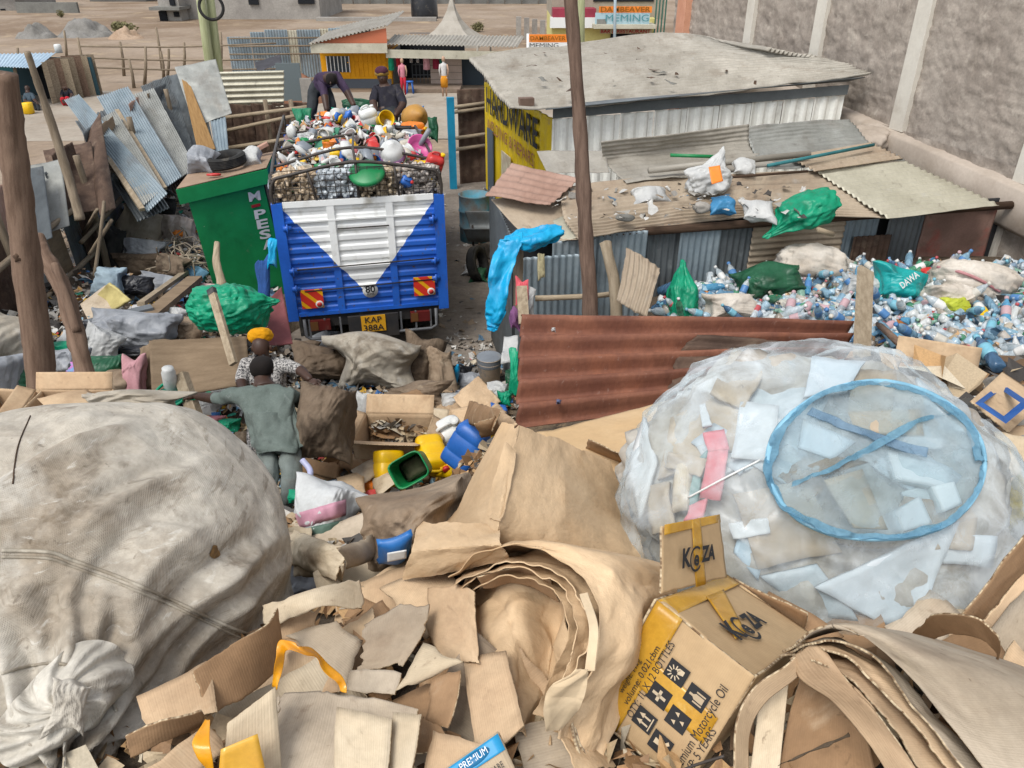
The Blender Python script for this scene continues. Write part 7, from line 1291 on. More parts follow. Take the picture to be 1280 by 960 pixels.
jcpx(562, 546, PL_WHT, PL_WHT, 'dirty white jerrycan lying behind the blue one', (.5, -.35, .4), 1.05, 6.9)
gj = thing('cut_jerrycan', 'green plastic container cut open, its hollow inside facing out', 'container', P(519, 584, 6.0)); g0 = np.array(gj.location[:]); gj['_w'] = [0., 0., 0.]; gj.rotation_euler = (.95, -.45, .25)
pf = [((.1, .07), 0), ((.14, .11), .01), ((.15, .118), .05), ((.155, .125), .34), ((.163, .132), .345), ((.163, .132), .36), ((.15, .12), .36), ((.145, .113), .3), ((.135, .105), .02), ((.02, .02), .012)]
pf = [((r_[0] * .85, r_[1] * .85), z_ * .85) for r_, z_ in pf]; o = obj('body', lathe(pf, 36, 5), PL_GRN, None, origin=(0, 0, -0)); o.parent = gj; o = obj('residue', lathe([((.11, .085), .03), ((.01, .01), .035)], 24, 5), SACK_B, None, origin=(0, 0, 0)); o.parent = gj
ps = sackpx(412, 652, 84, 88, M('rice_sack', '#d9dbda', '#c8cac9', s=3, rough=.6, stains=(('#9a8f82', 3, .56, .76, .5),), weave=(60, .2), crease=(6, .5, .04)), 'white woven sack with a pink stripe, slumped open beside the large white sack', roll=.15, dep=.26, fold=.05, k=6, dz=-.05, zc=4.75)
bh = bvh(ps)
def strip(b, p0, p1, w_, m, par_, nm, n=16):
    rows = []
    for k in range(n):
        f_ = k / (n - 1); x, y = p0[0] + (p1[0] - p0[0]) * f_, p0[1] + (p1[1] - p0[1]) * f_; a, c_ = hit(b, x, y - w_ / 2, .004), hit(b, x, y + w_ / 2, .004)
        if a is not None and c_ is not None: m_ = hit(b, x, y, .006); rows.append([a, m_, c_])
    if len(rows) > 2: return obj(nm, surf(rows, nu=5, nv=len(rows) * 2, th=.002), m, par_)
strip(bh, (370, 652), (432, 634), 20, M('stripe_pink', '#d8a3b4', '#c890a2', s=4, rough=.6), ps, 'pink_stripe'); strip(bh, (366, 672), (436, 656), 16, M('stripe_green_grey', '#5f7a6c', '#53695e', s=4, rough=.6), ps, 'green_stripe')
sackpx(410, 672, 40, 14, M('wrapper_orange', '#cf8a2c', '#b87424', s=6, rough=.4, crease=(9, .6, .04)), 'orange wrapper inside the mouth of the pink striped sack', name='plastic_wrapper', cat='wrapper', zc=4.45, k=4, dep=.06)
sackpx(385, 690, 60, 26, SACK_B, 'rolled rag under the pink striped sack', name='rag', cat='rag', zc=4.5, k=4, dep=.15, fold=.1)
sackpx(516, 650, 142, 84, SACK_B, 'big grey brown sack lying below the yellow jerrycans', roll=-.28, dep=.34, dz=-.18, fold=.05, k=6)
sackpx(378, 620, 36, 16, BG_GRN, 'bright green bag corner above the pink striped sack', name='plastic_bag', cat='bag', k=4, zc=4.95, dep=.08)
tag(obj('plastic_tube', tube([P(378, 575, 5.35), P(388, 592, 5.3), P(372, 618, 5.2)], .022, 8, sub=16), plastic('tube_lilac', '#b9bcdc')), 'bent lilac plastic tube beside the legs of the person in grey', 'tube')
bpk = sheetpx('blue_packet', [(472, 682, .22), (516, 669, .26), (512, 696, .16), (474, 706, .12)], plastic('packet_blue', '#2f78c2', '#2568ae'), 'bright blue printed packet beside the kraft paper', 'packet', bulge=.04, na=.01, th=.02)
obj('label', surf([O(484, 692, .22), O(508, 688, .24), O(508, 698, .2), O(484, 703, .18)], th=.003), LBL[2][1], bpk)
for i, (px, py, w_, h_, m, lab) in enumerate(((520, 712, 70, 50, BG_GRY, 'grey dusty bag below the blue packet beside kraft paper'), (380, 725, 60, 30, BG_GRY, 'pale blue grey bag squeezed beside the large white sack'), (445, 715, 50, 20, BG_WHT, 'white label wrapper with blue marks above torn cardboard'), (500, 700, 30, 24, M('cloth_brown', '#6f5750', '#5d4842', s=5, crease=(8, .6, .05)), 'dark brown rag below the blue packet'), (305, 560, 24, 44, SACK_B, 'small tan paper bundle hanging beside the person in grey'), (284, 532, 26, 16, BG_GRN, 'bright green plate shaped bag beside the paper bundle'), (266, 528, 26, 14, M('cloth_pink2', '#d08a92', '#c07a82', s=5, crease=(8, .6, .05)), 'pink rag beside the bright green bag'), (262, 508, 30, 18, BG_WHT, 'white foil bag behind the outstretched arm'), (275, 490, 44, 14, BG_WHT, 'pale sheet behind the outstretched arm'))): sackpx(px, py, w_, h_, m, lab, name='plastic_bag', cat='bag', k=4, fold=.1, lump=.15, dep=.1 if w_ < 40 else .2)

# ------------------------------------------------------------------ rubbish along the fence
sheetpx('plywood_board', [(186, 426, 6.9), (308, 420, 7.1), (312, 480, 6.9), (190, 500, 6.7)], WD_PLY, 'brown plywood board standing on edge before the green bag', 'board', pos='z', th=.018, na=.006)
gb = sackpx(288, 386, 96, 56, BG_GRN, 'large bright green knotted bag on the rubbish above the plywood board', name='plastic_bag', cat='bag', zc=7.6, dep=.34, fold=.06, k=6, neck=((1, 0, .25), .25, .4))
st_ = thing('timber_stake', 'pale stake with a black top end standing before the green bag', 'stake', O(288, 445)); s0 = P(292, 455, 6.75); s1 = P(266, 368, 7.0)
obj('shaft', beam(s0, s1, .07, .04, up=(0, 1, 0)), WD_PALE, st_, smooth=False); obj('black_end', beam(s1, s1 + nrm(s1 - s0) * .06, .075, .045, up=(0, 1, 0)), PL_BLK, st_, smooth=False)
tag(obj('timber_stake', tube([P(278, 360, 8.4), P(271, 330, 8.5), P(271, 303, 8.6)], [.05, .045, .03], 9, jit=.2, sub=12), WD_PALE), 'bleached forked stump standing before the green booth', 'stake')
tag(obj('timber_stake', beam(P(247, 528, 6.2), P(226, 468, 6.3), .1, .07, up=(0, 1, 0)), WD_PALE, smooth=False), 'thick wooden stake behind the large white sack beside the green net', 'stake')
simple('can', lathe([(.05, 0), (.055, .01), (.055, .15), (.045, .17), (.045, .19), (.001, .19)], 16), PL_WHT, 'small white can standing beside the thick wooden stake', 'can', P(214, 484, 6.3), (.1, .1, 0))
a = np.linspace(0, 2 * math.pi, 40); rc = P(214, 492, 6.25)
nt_ = thing('green_net', 'teal green hoop net held beside the wooden stake', 'net', rc); obj('hoop', tube(np.stack([rc[0] + .13 * np.cos(a), rc[1] + .12 * np.sin(a), rc[2] + .05 * np.sin(a)], 1), .012, 8), BG_GRN, nt_)
obj('net_bag', place(lathe([(.128, 0), (.11, -.05), (.05, -.09), (.001, -.1)], 24), rc), M('net_teal', '#2aa58c', None, film=(.35, .55, 30, S('#bfe0d8', 1)), rough=.6), nt_)
obj('cord', tube([rc + A(.12, 0, .02), P(240, 500, 6.2), P(262, 490, 6.2), P(268, 505, 6.2)], .006, 6, sub=24), BG_GRN, nt_)
L = [(170, 412, 94, 46, BG_GRY, 'big pale grey plastic bag lying beside the bent forked pole', .1, .25), (206, 410, 24, 34, PL_GRY, 'round grey lump at the end of the big pale grey bag', 0, .1), (128, 432, 46, 44, BG_WHT, 'white bag with a brown soiled end between the big grey bag and the bent pole', .4, .16), (95, 428, 40, 24, BG_WHT, 'white plastic film between the two brown poles', 0, .14), (90, 450, 40, 30, BG_GRY, 'grey white bag between the two brown poles above the checked cloth', 0, .16),
     (112, 466, 44, 22, M('cloth_checked', '#7f9ec8', '#c07ab8', s=22, detail=0, rough=.9), 'checked blue and pink cloth between the two brown poles', 0, .12), (75, 437, 28, 18, BG_GRN, 'green bag glimpsed between the two brown poles', 0, .1), (36, 474, 44, 40, BG_DGRN, 'dark green cloth heap at the foot of the thick pole', 0, .2), (10, 480, 40, 60, BG_GRY, 'pale grey sack lowest at the fence side', 0, .25), (8, 432, 70, 70, SACK_W, 'pale woven sack with a pink line beside the thick pole', .6, .3), (135, 468, 50, 40, BG_DGRN, 'dark green bag beside the foot of the bent pole', 0, .16),
     (168, 474, 26, 50, M('cloth_pink', '#c9989c', '#b58488', s=5, crease=(8, .6, .05), rough=.9), 'faded pink cloth hanging beside the plywood board', 0, .1), (190, 462, 34, 60, WD_PLY, 'brown paper bag standing against the plywood board', 0, .12), (148, 478, 40, 34, SACK_B, 'olive grey sack below the faded pink cloth', 0, .16), (172, 440, 40, 14, BG_BLK, 'dark blue bag under the big pale grey bag', 0, .1), (113, 412, 34, 22, BG_BLK, 'shiny black bag above the soiled white bag', 0, .12), (230, 412, 40, 30, SACK_B, 'tan cloth bundle beside the green bag', 0, .14), (222, 395, 22, 18, BG_WHT, 'small white foil bag between tan bundle and green bag', 0, .08), (300, 350, 44, 16, BG_WHT, 'white bag behind the green bag', 0, .12), (250, 360, 40, 12, M('cloth_rose2', '#cfb0ac', '#c09c98', s=5, crease=(8, .6, .05)), 'pale pink cloth at the edge of the green bag', 0, .1),
     (200, 356, 50, 22, BG_GRY, 'pale grey foam sheet bundle below the tangled cables', .2, .1), (138, 350, 40, 34, M('cloth_bluegrey', '#9fb2bc', '#8899a4', s=5, crease=(8, .6, .05)), 'blue grey cloth bundle near the sheet fence', 0, .16), (165, 358, 44, 24, BG_BLK, 'dark wrinkled film beside the blue grey cloth bundle', 0, .14), (245, 345, 26, 20, M('scrap_blue', '#6f9ab4', '#5d87a0', s=5), 'small blue carton leaning by the bleached stump', .3, .06), (174, 282, 52, 48, M('canvas_tan', '#b8ab9a', '#a69987', s=4, crease=(6, .5, .05)), 'stiff beige canvas folded over the rubbish below the leaning sheets', .2, .12), (182, 312, 50, 24, BG_GRY, 'whitish canvas scrap below the stiff beige one', .1, .1), (222, 286, 40, 30, M('film_dirty', '#b7aca2', '#a4958a', s=5, rough=.4, crease=(9, .6, .05)), 'dirty film bundle with an orange patch beside the cables', 0, .12), (225, 292, 20, 16, PL_ORG, 'orange plastic lump inside the dirty film bundle', 0, .1),
     (195, 258, 44, 16, RUBBER, 'black rubber strip bundle beside the green booth', 0, .1), (140, 310, 26, 50, RUBBER, 'black rubber tubes beside the stiff beige canvas', .2, .1), (200, 236, 34, 14, CHAS, 'dark metal scrap lying behind the green booth corner', 0, .1), (175, 330, 60, 24, SACK_D, 'dark brown rag heap in the middle of the rubbish by the fence', 0, .14), (215, 335, 40, 30, SACK_D, 'dark rag mixed with cables beside the green booth', 0, .14), (320, 345, 26, 30, BG_GRY, 'pale cloth below the dark blue cloth on the booth corner', 0, .1)]
for (px, py, w_, h_, m, lab, roll, dep) in L: sackpx(px, py, w_, h_, m, lab, name='cloth_bundle' if 'cloth' in lab or 'rag' in lab else 'plastic_bag', cat='cloth' if 'cloth' in lab or 'rag' in lab else ('bag' if 'bag' in lab or 'sack' in lab else 'scrap'), roll=roll, dep=dep, dz=-.16, k=5 if w_ > 40 else 4, fold=.09, lump=.16)
sheetpx('foam_sheet', [(118, 372, .2), (136, 354, .4), (162, 374, .25), (140, 386, .15)], M('foam_yellow', '#c9bb7e', '#b0a26a', s=6, rough=.95), 'yellowish foam sheet leaning beside the bent forked pole', 'foam', th=.03, na=.01)
sheetpx('foam_sheet', [(100, 380, .15), (132, 356, .35), (140, 386, .15), (110, 400, .1)], C_GREY, 'grey brown board tucked under the yellowish foam sheet', 'board', th=.02)
tag(obj('plank', beam(O(92, 408, .12), O(190, 384, .2), .14, .04), M('plank_slate', '#6d7276', '#5d6266', s=3), smooth=False), 'slate grey plank lying above the shiny black bag', 'plank')
tag(obj('wooden_part', beam(O(186, 396, .16), O(244, 348, .22), .2, .07), WD_PLY, smooth=False), 'brown wooden casing lying diagonally beside the green bag', 'casing'); tag(obj('wooden_part', beam(O(176, 380, .2), O(232, 340, .26), .09, .05), WD_PALE, smooth=False), 'pale wooden bar lying along the brown casing', 'bar')
for i in range(3): tag(obj('timber_stick', tube([O(*q, l) for q, l in (((118, 345), .2), ((128, 275), .9), ((130, 252), 1.1))] if i == 0 else ([O(112, 318, .3), O(140, 275, .9)] if i == 1 else [O(100, 300, .4), O(122, 262, 1.0)]), .025, 7, jit=.2, sub=10), WD_GREY), ['upright grey stick before the rusty fence sheet', 'short grey branch crossing the upright stick', 'thin grey branch lashed across the fence rail'][i], 'stick')
rc_ = np.random.default_rng(5); cb = [tube(np.array([O(203, 272, .1), O(222, 305, .12), O(240, 335, .1)]), .02, 5, sub=12)]
for i in range(60):
    px, py = rc_.uniform(200, 250), rc_.uniform(268, 340); p0 = O(*[(205, 275), (222, 300), (236, 318), (214, 330)][i % 4], .2); pp = [p0]
    for k in range(4): pp.append(pp[-1] + A(rc_.normal(0, .13), rc_.normal(0, .09), rc_.normal(-.03, .10)))
    cb.append(tube(pp, .011, 5, sub=16))
tag(obj('cable_tangle', join(*cb), M('cable_mixed', '#a4957f', '#6e675e', s=4, rough=.7)), 'tangled pale cables heaped beside the green booth', 'cables')
sheetpx('red_sheet', [(338, 372, 8.3), (352, 358, 8.5), (366, 430, 7.9), (332, 432, 7.9)], M('paint_dull_red', '#8c5152', '#784345', s=3, co='tuv', stains=(('#a98a80', 5, .55, .75, .5),), rough=.8), 'dull red sheet leaning at the truck corner', 'sheet', pos='z', na=.02, ns=3, th=.012)
sackpx(329, 354, 15, 58, M('cloth_denim', '#2f5796', '#27497f', s=5, crease=(8, .6, .05), rough=.9), 'dark blue cloth hanging at the green booth corner', name='cloth', cat='cloth', zc=9.3, k=5, dep=.06, fold=.1)
sackpx(340, 314, 11, 34, BG_CYAN, 'small cyan rag between green booth and truck', name='rag', cat='rag', zc=9.25, k=4, dep=.05, fold=.1)
b1 = carton('brown cardboard box with faint red print behind the large white sack', P(86, 512, 4.6) - A(0, 0, .1), (.44, .26, .16), (.12, .05, .1), C_TAN, flaps=True); b2 = carton('plain brown cardboard box end beside the red printed box', P(14, 514, 4.6) - A(0, 0, .12), (.3, .24, .2), (.1, .0, -.1), C_TAN, flaps=False)
sheetpx('cardboard_piece', [(46, 498, 4.52), (108, 486, 4.62), (130, 502, 4.42), (60, 512, 4.34)], C_TAN, 'cardboard lid lying over the red printed box', 'cardboard', pos='z', bulge=.03)
sackpx(122, 500, 22, 12, M('tape_teal', '#7fa4b0', '#6d929e', s=5, rough=.4), 'blue grey tape patch on the cardboard lid', name='tape_patch', cat='tape', zc=4.4, k=3, dep=.02, fold=.02)
sackpx(168, 506, 110, 34, SACK_W, 'beige sack fold rising behind the large white sack', zc=4.35, dep=.2, fold=.07)

# ------------------------------------------------------------------ the huge white sack
HS = M('huge_sack', '#d3cdc0', '#c0b7a8', s=1.6, rough=.8, spec=.15, stains=(('#85745e', 1.5, .50, .68, .6), ('#62523f', 4.5, .57, .70, .65), ('#d6d2c8', 2.6, .55, .72, .6), ('#6f604c', 9, .52, .70, .5, (1, 1, 5)), ('#e0dcd2', 14, .58, .70, .45, (1, 1, 6)), ('#55483a', 34, .62, .72, .5), ('#8d6d45', 9, .69, .76, .6)), weave=(90, .2), crease=(3.2, .6, .05), bump=((14, .35, .012), (70, .3, .003)), grain=.22)
hc_ = P(97, 753, 2.42); nd_ = nrm(P(86, 905, 1.85) - hc_)
fd_ = nrm(P(330, 560, 2.3) - P(20, 800, 2.0))
hb = blob(hc_, (.63, .62, .60), k=7, ex=2.25, lump=.05, ls=1.2, fold=0, fs=1, fine=0, seed=3)
V = hb[0]; L_ = V - hc_; Ln = L_ / np.linalg.norm(L_, axis=1, keepdims=True)
# long diagonal folds pulled towards the knot, and pleats round the knot
al = Ln @ nd_; e1 = nrm(np.cross(nd_, A(0, 0, 1))); e2 = np.cross(nd_, e1); thn = np.arctan2(Ln @ e2, Ln @ e1)
perp = Ln @ nrm(np.cross(fd_, Ln.mean(0) + nrm(_C - hc_))); along = Ln @ fd_
wv_ = .22 * fbm(Ln * 1.6, 4, 2); dsp = .020 * fbm(Ln * 1.7, 2, 2) + .016 * crumple(Ln * 3.4, 6, 3)
for am, lo, hi, c_, wd in ((.050, -.9, .35, -.30, .05), (.062, -.8, .75, .02, .06), (.05, -.2, .9, .26, .045), (.04, -.9, .2, .46, .05), (.034, -.1, .8, -.55, .05), (.03, .0, .9, .62, .05), (.03, -.5, .5, -.14, .03), (.028, -.3, .6, .15, .03), (.026, .1, .9, .40, .03), (.024, -.6, .1, -.42, .03), (.022, .2, .9, -.22, .03)):
    x_ = perp - c_ - wv_ * .45 - .10 * along; g_ = np.clip((along - lo) / .3, 0, 1) * np.clip((hi - along) / .3, 0, 1)
    dsp = dsp + am * g_ * (np.exp(-(np.abs(x_) / wd) ** 1.15) - .8 * np.exp(-((x_ + 2.0 * wd) / (1.1 * wd)) ** 2))
tn_ = np.clip((al - .70) / .30, 0, 1); pl = np.sin(thn * 9 + 2.5 * noise(Ln * 3, 5)) * .5 + .4 * np.sin(thn * 17 + 3 * noise(Ln * 5, 8))
dsp = dsp * (1 - tn_) + tn_ ** 1.0 * pl * .07
rim = np.exp(-((al - .72) / .025) ** 2); dsp = dsp + rim * .018
V = V + Ln * dsp[:, None]
V = V + nd_ * (tn_ ** 2.2 * .16)[:, None] - (Ln - np.outer(al, nd_)) * (tn_ ** .8 * .30)[:, None]
big = obj('huge_sack', (V, hb[1], hb[2]), HS); tag(big, 'huge stained white woven sack with diagonal folds and a gathered knot', 'sack')
bh = bvh(big); SEAM = M('sack_seam', '#b9b1a1', '#8d8271', s=14, rough=.8, bump=((60, .5, .006),))
def seam(pts, r_, nm='seam', m=SEAM):
    L_ = [hit(bh, x, y, .001) for x, y in pts]; L_ = [x for x in L_ if x is not None]
    if len(L_) > 2: obj(nm, tube(np.array(L_), r_, 6), m, big)
def interp(pts, n): return cr(np.array(pts, float), n, 'cr')
seam(interp([(2, 688), (60, 690), (90, 700), (150, 722), (210, 748), (270, 776), (318, 796)], 90), .005); seam(interp([(2, 696), (60, 698), (90, 708), (150, 730), (210, 755), (270, 783), (312, 802)], 90), .004)
seam(interp([(2, 842), (40, 832), (78, 830), (110, 842), (135, 868), (146, 890)], 60), .004)
ce = hit(bh, 84, 884); nn_ = nrm(_C - ce); ga = nrm(np.cross(nn_, A(0, 0, 1))); gb_ = np.cross(nn_, ga); a_ = np.linspace(0, 2 * math.pi, 181); R2_ = []
for q_ in np.linspace(.06, 1, 26):
    n1_ = noise(np.stack([np.cos(a_) * 1.7, np.sin(a_) * 1.7, a_ * 0 + q_], -1), 3); n2_ = noise(np.stack([np.cos(a_) * 2.6, np.sin(a_) * 2.6, a_ * 0 + 1.3 * q_ + 4], -1), 8); aw = a_ + .45 * np.sin(a_ + 1) + .25 * np.sin(2 * a_) + 1.1 * q_ + .3 * n1_
    rr3 = .125 * q_ * (1 + .35 * n1_ * q_ + .18 * np.sin(a_ * 2 + 1)); w3 = q_ * (.034 * np.sin(np.round(1) * aw * 7) * (.45 + .8 * n2_) + .018 * np.sin(aw * 13 + 2 * n1_) * (.5 - n2_))
    R2_.append(ce + ga * (np.cos(a_) * rr3)[:, None] + gb_ * (np.sin(a_) * rr3)[:, None] + nn_ * (.05 + w3 - .09 * q_ ** 2)[:, None])
gv = np.array(R2_).reshape(-1, 3); gv = gv + nn_ * (.010 * crumple(gv * 14, 5, 3))[:, None]; obj('gathered_end', (gv, grid_faces(26, 181), (gv - ce) * 1.0), HS, big); obj('knot', pillow(ce + nn_ * .05, (.045, .035, .06), (-.6, .4, .3), k=4, pleat=.3, fold=.12, seed=5), HS, big)
seam(interp([(38, 520), (22, 560), (16, 605)], 30), .002, 'stitch', WD_DARK)
hp_ = [hit(bh, 268 + 6 * math.cos(t) * (1 + .3 * math.sin(3 * t)), 690 + 9 * math.sin(t), .002) for t in np.linspace(0, 6.28, 18)[:-1]]
if all(x is not None for x in hp_): V = np.array(hp_); obj('frayed_hole', (V, [list(range(len(V)))], V.copy()), M('fray_tan', '#9c7a4c', '#5f4a33', s=30), big, smooth=False)

# ------------------------------------------------------------------ large cardboard and kraft paper on the heap
G = dict(rag=.012, na=.008, ns=4)
def cb_(label, pts, m, name='cardboard_sheet', cat='cardboard', **k):
    for a, b in G.items(): k.setdefault(a, b)
    return sheetpx(name, pts, m, label, cat, **k)
# under layers filling the gaps
rr_ = random.Random(31)
for i in range(64):
    px, py = rr_.uniform(130, 1290), rr_.uniform(600, 975)
    if (px < 330 and py < 860) or (px > 880 and py < 790) or (720 < px < 1010 and py > 730): continue
    cen = O(px, py, .0); s = rr_.uniform(.11, .2); n_ = nrm(A(rr_.gauss(0, .22), -.35 + rr_.gauss(0, .22), 1)); a = rr_.uniform(0, 6.28); x_ = nrm(np.cross(A(math.cos(a), math.sin(a), 0), n_)); y_ = np.cross(n_, x_); cen = cen + n_ * .012 * (i % 3)
    tag(obj('cardboard_piece', surf([cen - x_ * s - y_ * s * .7, cen + x_ * s - y_ * s * .7, cen + x_ * s + y_ * s * .7, cen - x_ * s + y_ * s * .7], bulge=rr_.uniform(-.02, .03), na=.01, ns=3, rag=.015, seed=i), [C_TAN, C_DARK, C_GREY, C_PALE, C_TAN][i % 5]), 'flattened brown cardboard piece wedged between the large sheets', 'cardboard', 'cardboard pieces packed under the large sheets')
cb_('broad flat pale cardboard running under the clear bag from the rust red sheet', [(668, 540, .06), (1010, 462, .12), (1060, 560, .05), (790, 612, .04)], M('cardboard_bright', '#dcbf97', '#cfae82', s=2, co='tuv', rough=.85, lines=('X', 40, .08, S('#a8845c', .8)), stains=(('#a98a66', 3, .56, .76, .4),), grain=.06), bulge=.05)
cb_('small cardboard flap sticking up on the broad pale sheet', [(734, 550, .17), (781, 568, .16), (779, 582, .06), (732, 562, .07)], C_DARK)
cb_('tall sheet of kraft paper draped like a tent beside the yellow jerrycans', [[(628, 528, .46), (648, 530, .48), (700, 548, .36), (762, 576, .22)], [(578, 618, .30), (634, 596, .44), (705, 612, .34), (788, 632, .14)], [(548, 668, .24), (622, 660, .36), (705, 668, .28), (806, 690, .12)], [(512, 716, .16), (612, 706, .22), (700, 712, .2), (812, 722, .05)]], C_KRAFT, name='kraft_paper', cat='paper', umode='lin', cr_a=.009, cr_s=4.2, nu=150, nv=150, na=.005, th=.003)
cb_('kraft paper flap folded over at the lower edge of the tent shaped sheet', [[(522, 652, .30), (570, 650, .34), (622, 652, .36)], [(512, 690, .26), (575, 684, .33), (628, 680, .38)], [(500, 728, .12), (570, 716, .22), (640, 702, .30)]], C_KRAFT, name='kraft_paper', cat='paper', cr_a=.006, cr_s=6, nu=60, nv=50, na=.004, mode='lin', th=.003)
cb_('kraft paper strip standing upright at the side of the tent shaped sheet', [[(630, 552, .5), (646, 560, .46)], [(618, 600, .42), (640, 606, .44)], [(608, 648, .36), (626, 652, .38)]], C_KRAFT, name='kraft_paper', cat='paper', na=.012, nu=20, nv=50, th=.003)
# half open paper sack: outer wall, layered rim, inside
ps_ = thing('paper_sack', 'half open multi layered kraft paper sack lying on its side, its mouth like a hood', 'paper sack', O(690, 800))
def psf(nm, rows, m, **k): k.setdefault('th', .003); return obj(nm, surf([[O(*p) for p in r] for r in rows], **k), m, ps_)
psf('outer_wall', [[(560, 726, .22), (615, 694, .34), (690, 700, .38), (738, 738, .36), (748, 800, .30), (728, 860, .20), (694, 922, .10)], [(590, 706, .2), (660, 680, .34), (740, 688, .38), (792, 726, .34), (794, 796, .26), (760, 868, .16), (722, 936, .06)], [(640, 690, .10), (720, 684, .22), (826, 698, .24), (846, 740, .2), (822, 815, .12), (786, 885, .06), (750, 965, .02)]], C_KRAFT, nu=150, nv=80, na=.010, ns=6, cr_a=.022, cr_s=5, rag=.006)
for i, (dx, dl) in enumerate(((-9, -.02), (-20, -.04), (-34, -.07))):
    psf('paper_layer', [[(566 - dx * .1, 730 - dx * .5, .22 + dl), (622 + dx * .2, 700 - dx * .7, .34 + dl), (686 + dx * .8, 706 - dx * .6, .37 + dl), (730 + dx, 742 - dx * .2, .35 + dl), (741 + dx, 800, .29 + dl), (720 + dx, 858 + dx * .3, .19 + dl), (690 + dx * .6, 915 + dx * .8, .1)], [(590, 715, .16), (655, 690, .3 + dl), (732, 700, .33 + dl), (776, 735, .29 + dl), (780, 800, .22 + dl), (752, 868, .12 + dl), (715, 930, .04)]], C_KRAFT, nu=130, nv=24, na=.014, ns=8, cr_a=.008, cr_s=9, rag=.012, seed=i * 7 + 2)
psf('inside', [[(575, 742, .14), (640, 722, .2), (706, 748, .18), (716, 806, .16)], [(585, 790, .08), (640, 770, .17), (690, 800, .08), (706, 840, .1)], [(590, 850, .05), (640, 840, .12), (680, 868, .04), (694, 880, .06)], [(600, 925, .03), (645, 915, .06), (670, 930, .02), (690, 935, .03)]], C_KRAFT, nu=90, nv=90, cr_a=.035, cr_s=5, seed=5)
psf('dark_fold', [[(598, 716, .26), (650, 706, .3), (690, 722, .3)], [(604, 735, .2), (655, 730, .22), (700, 752, .22)]], C_DARK, nu=40, nv=20, cr_a=.015, cr_s=8)
psf('crumpled_lip', [[(720, 838, .30), (735, 836, .31)], [(690, 862, .27), (736, 858, .27)], [(680, 890, .22), (728, 888, .22)], [(684, 918, .14), (712, 912, .14)]], M('paper_pale', '#dcc6a4', '#cfb591', s=3, co='tuv', rough=.8, crease=(7, .5, .03)), nu=40, nv=50, cr_a=.02, cr_s=9, na=.012)
psf('rim_strip', [[(722, 740, .37), (732, 738, .38)], [(734, 780, .35), (745, 780, .36)], [(730, 838, .29), (742, 838, .30)]], MATS['paper_pale'], nu=8, nv=40, na=.006)
cb_('curved brown paper panel running down beside the oil carton', [[(712, 860, .14), (738, 846, .10), (752, 830, .06)], [(698, 920, .10), (726, 912, .06), (738, 905, .02)], [(720, 975, .05), (752, 965, .03), (772, 960, .0)]], C_KRAFT, name='kraft_paper', cat='paper', na=.012, nu=40, nv=50, th=.003)
for i in range(3): cb_(['thin cardboard edge standing nearest the oil carton', 'second thin cardboard edge beside the oil carton, slightly greyer', 'third thin cardboard edge beside the oil carton, curving more', 'outermost thin cardboard edge beside the paper sack mouth'][i], [[(742 - i * 7, 822 + i * 8, .17), (746 - i * 7, 826 + i * 8, .15)], [(724 - i * 5, 890 + i * 5, .12), (728 - i * 5, 892 + i * 5, .1)], [(736 - i * 4, 935 + i * 6, .06), (740 - i * 4, 935 + i * 6, .04)], [(776 - i * 6, 985, .02), (780 - i * 6, 985, .0)]], [C_GREY, C_GREY, C_PALE, C_TAN][i], nu=8, nv=60, th=.005, rag=0)

# oil carton (crate of motorcycle oil)
kb2 = thing('oil_carton', 'brown motorcycle oil carton with black print and yellow packing tape, one flap raised', 'box', O(850, 860))
zA = 1.68; k_ = zA / 1.85
KA, KB, KD, KC = P(822, 752, zA), P(944, 845, 1.707 * k_), P(744, 890, 1.918 * k_), P(909, 720, 2.263 * k_)
u1, u2, u3 = KB - KA, KD - KA, KC - KA; lu_, lv_, lw_ = [np.linalg.norm(x) for x in (u1, u2, u3)]; n1 = nrm(np.cross(u1, u2)); n1 = n1 if n1 @ (_C - KA) > 0 else -n1
C_OIL = M('cardboard_oil', '#c8ab84', '#b99c76', s=2.5, co='tuv', rough=.82, spec=.18, lines=('X', 70, .08, S('#8d7050', .8)), stains=(('#94784f', 3, .56, .78, .45), ('#6b523c', 12, .64, .76, .4)), bump=((38, .2, .004), (7, .2, .01)), grain=.07)
def face_(nm, o_, a, b, m=C_OIL, **k): return obj(nm, surf([o_, o_ + a, o_ + a + b, o_ + b], na=.004, ns=5, th=.005, nu=40, nv=40, **k), m, kb2)
f1 = face_('front_panel', KA, u1, u2); f2 = face_('top_panel', KC, u1, -u3)
face_('side_panel', KA, u3, u2); face_('side_panel', KB, u3, u2, seed=2); face_('back_panel', KC, u1, u2); face_('bottom_panel', KD, u1, u3)
fu = P(898, 642, 2.10) - P(902, 722, 2.0) if False else nrm(UZ * 1.0 - nrm(u3) * .18) * .185
fl_o = KC - u3 * .32 + u1 * .02; fl_a = u1 * .04 + (KC - KA) * .0
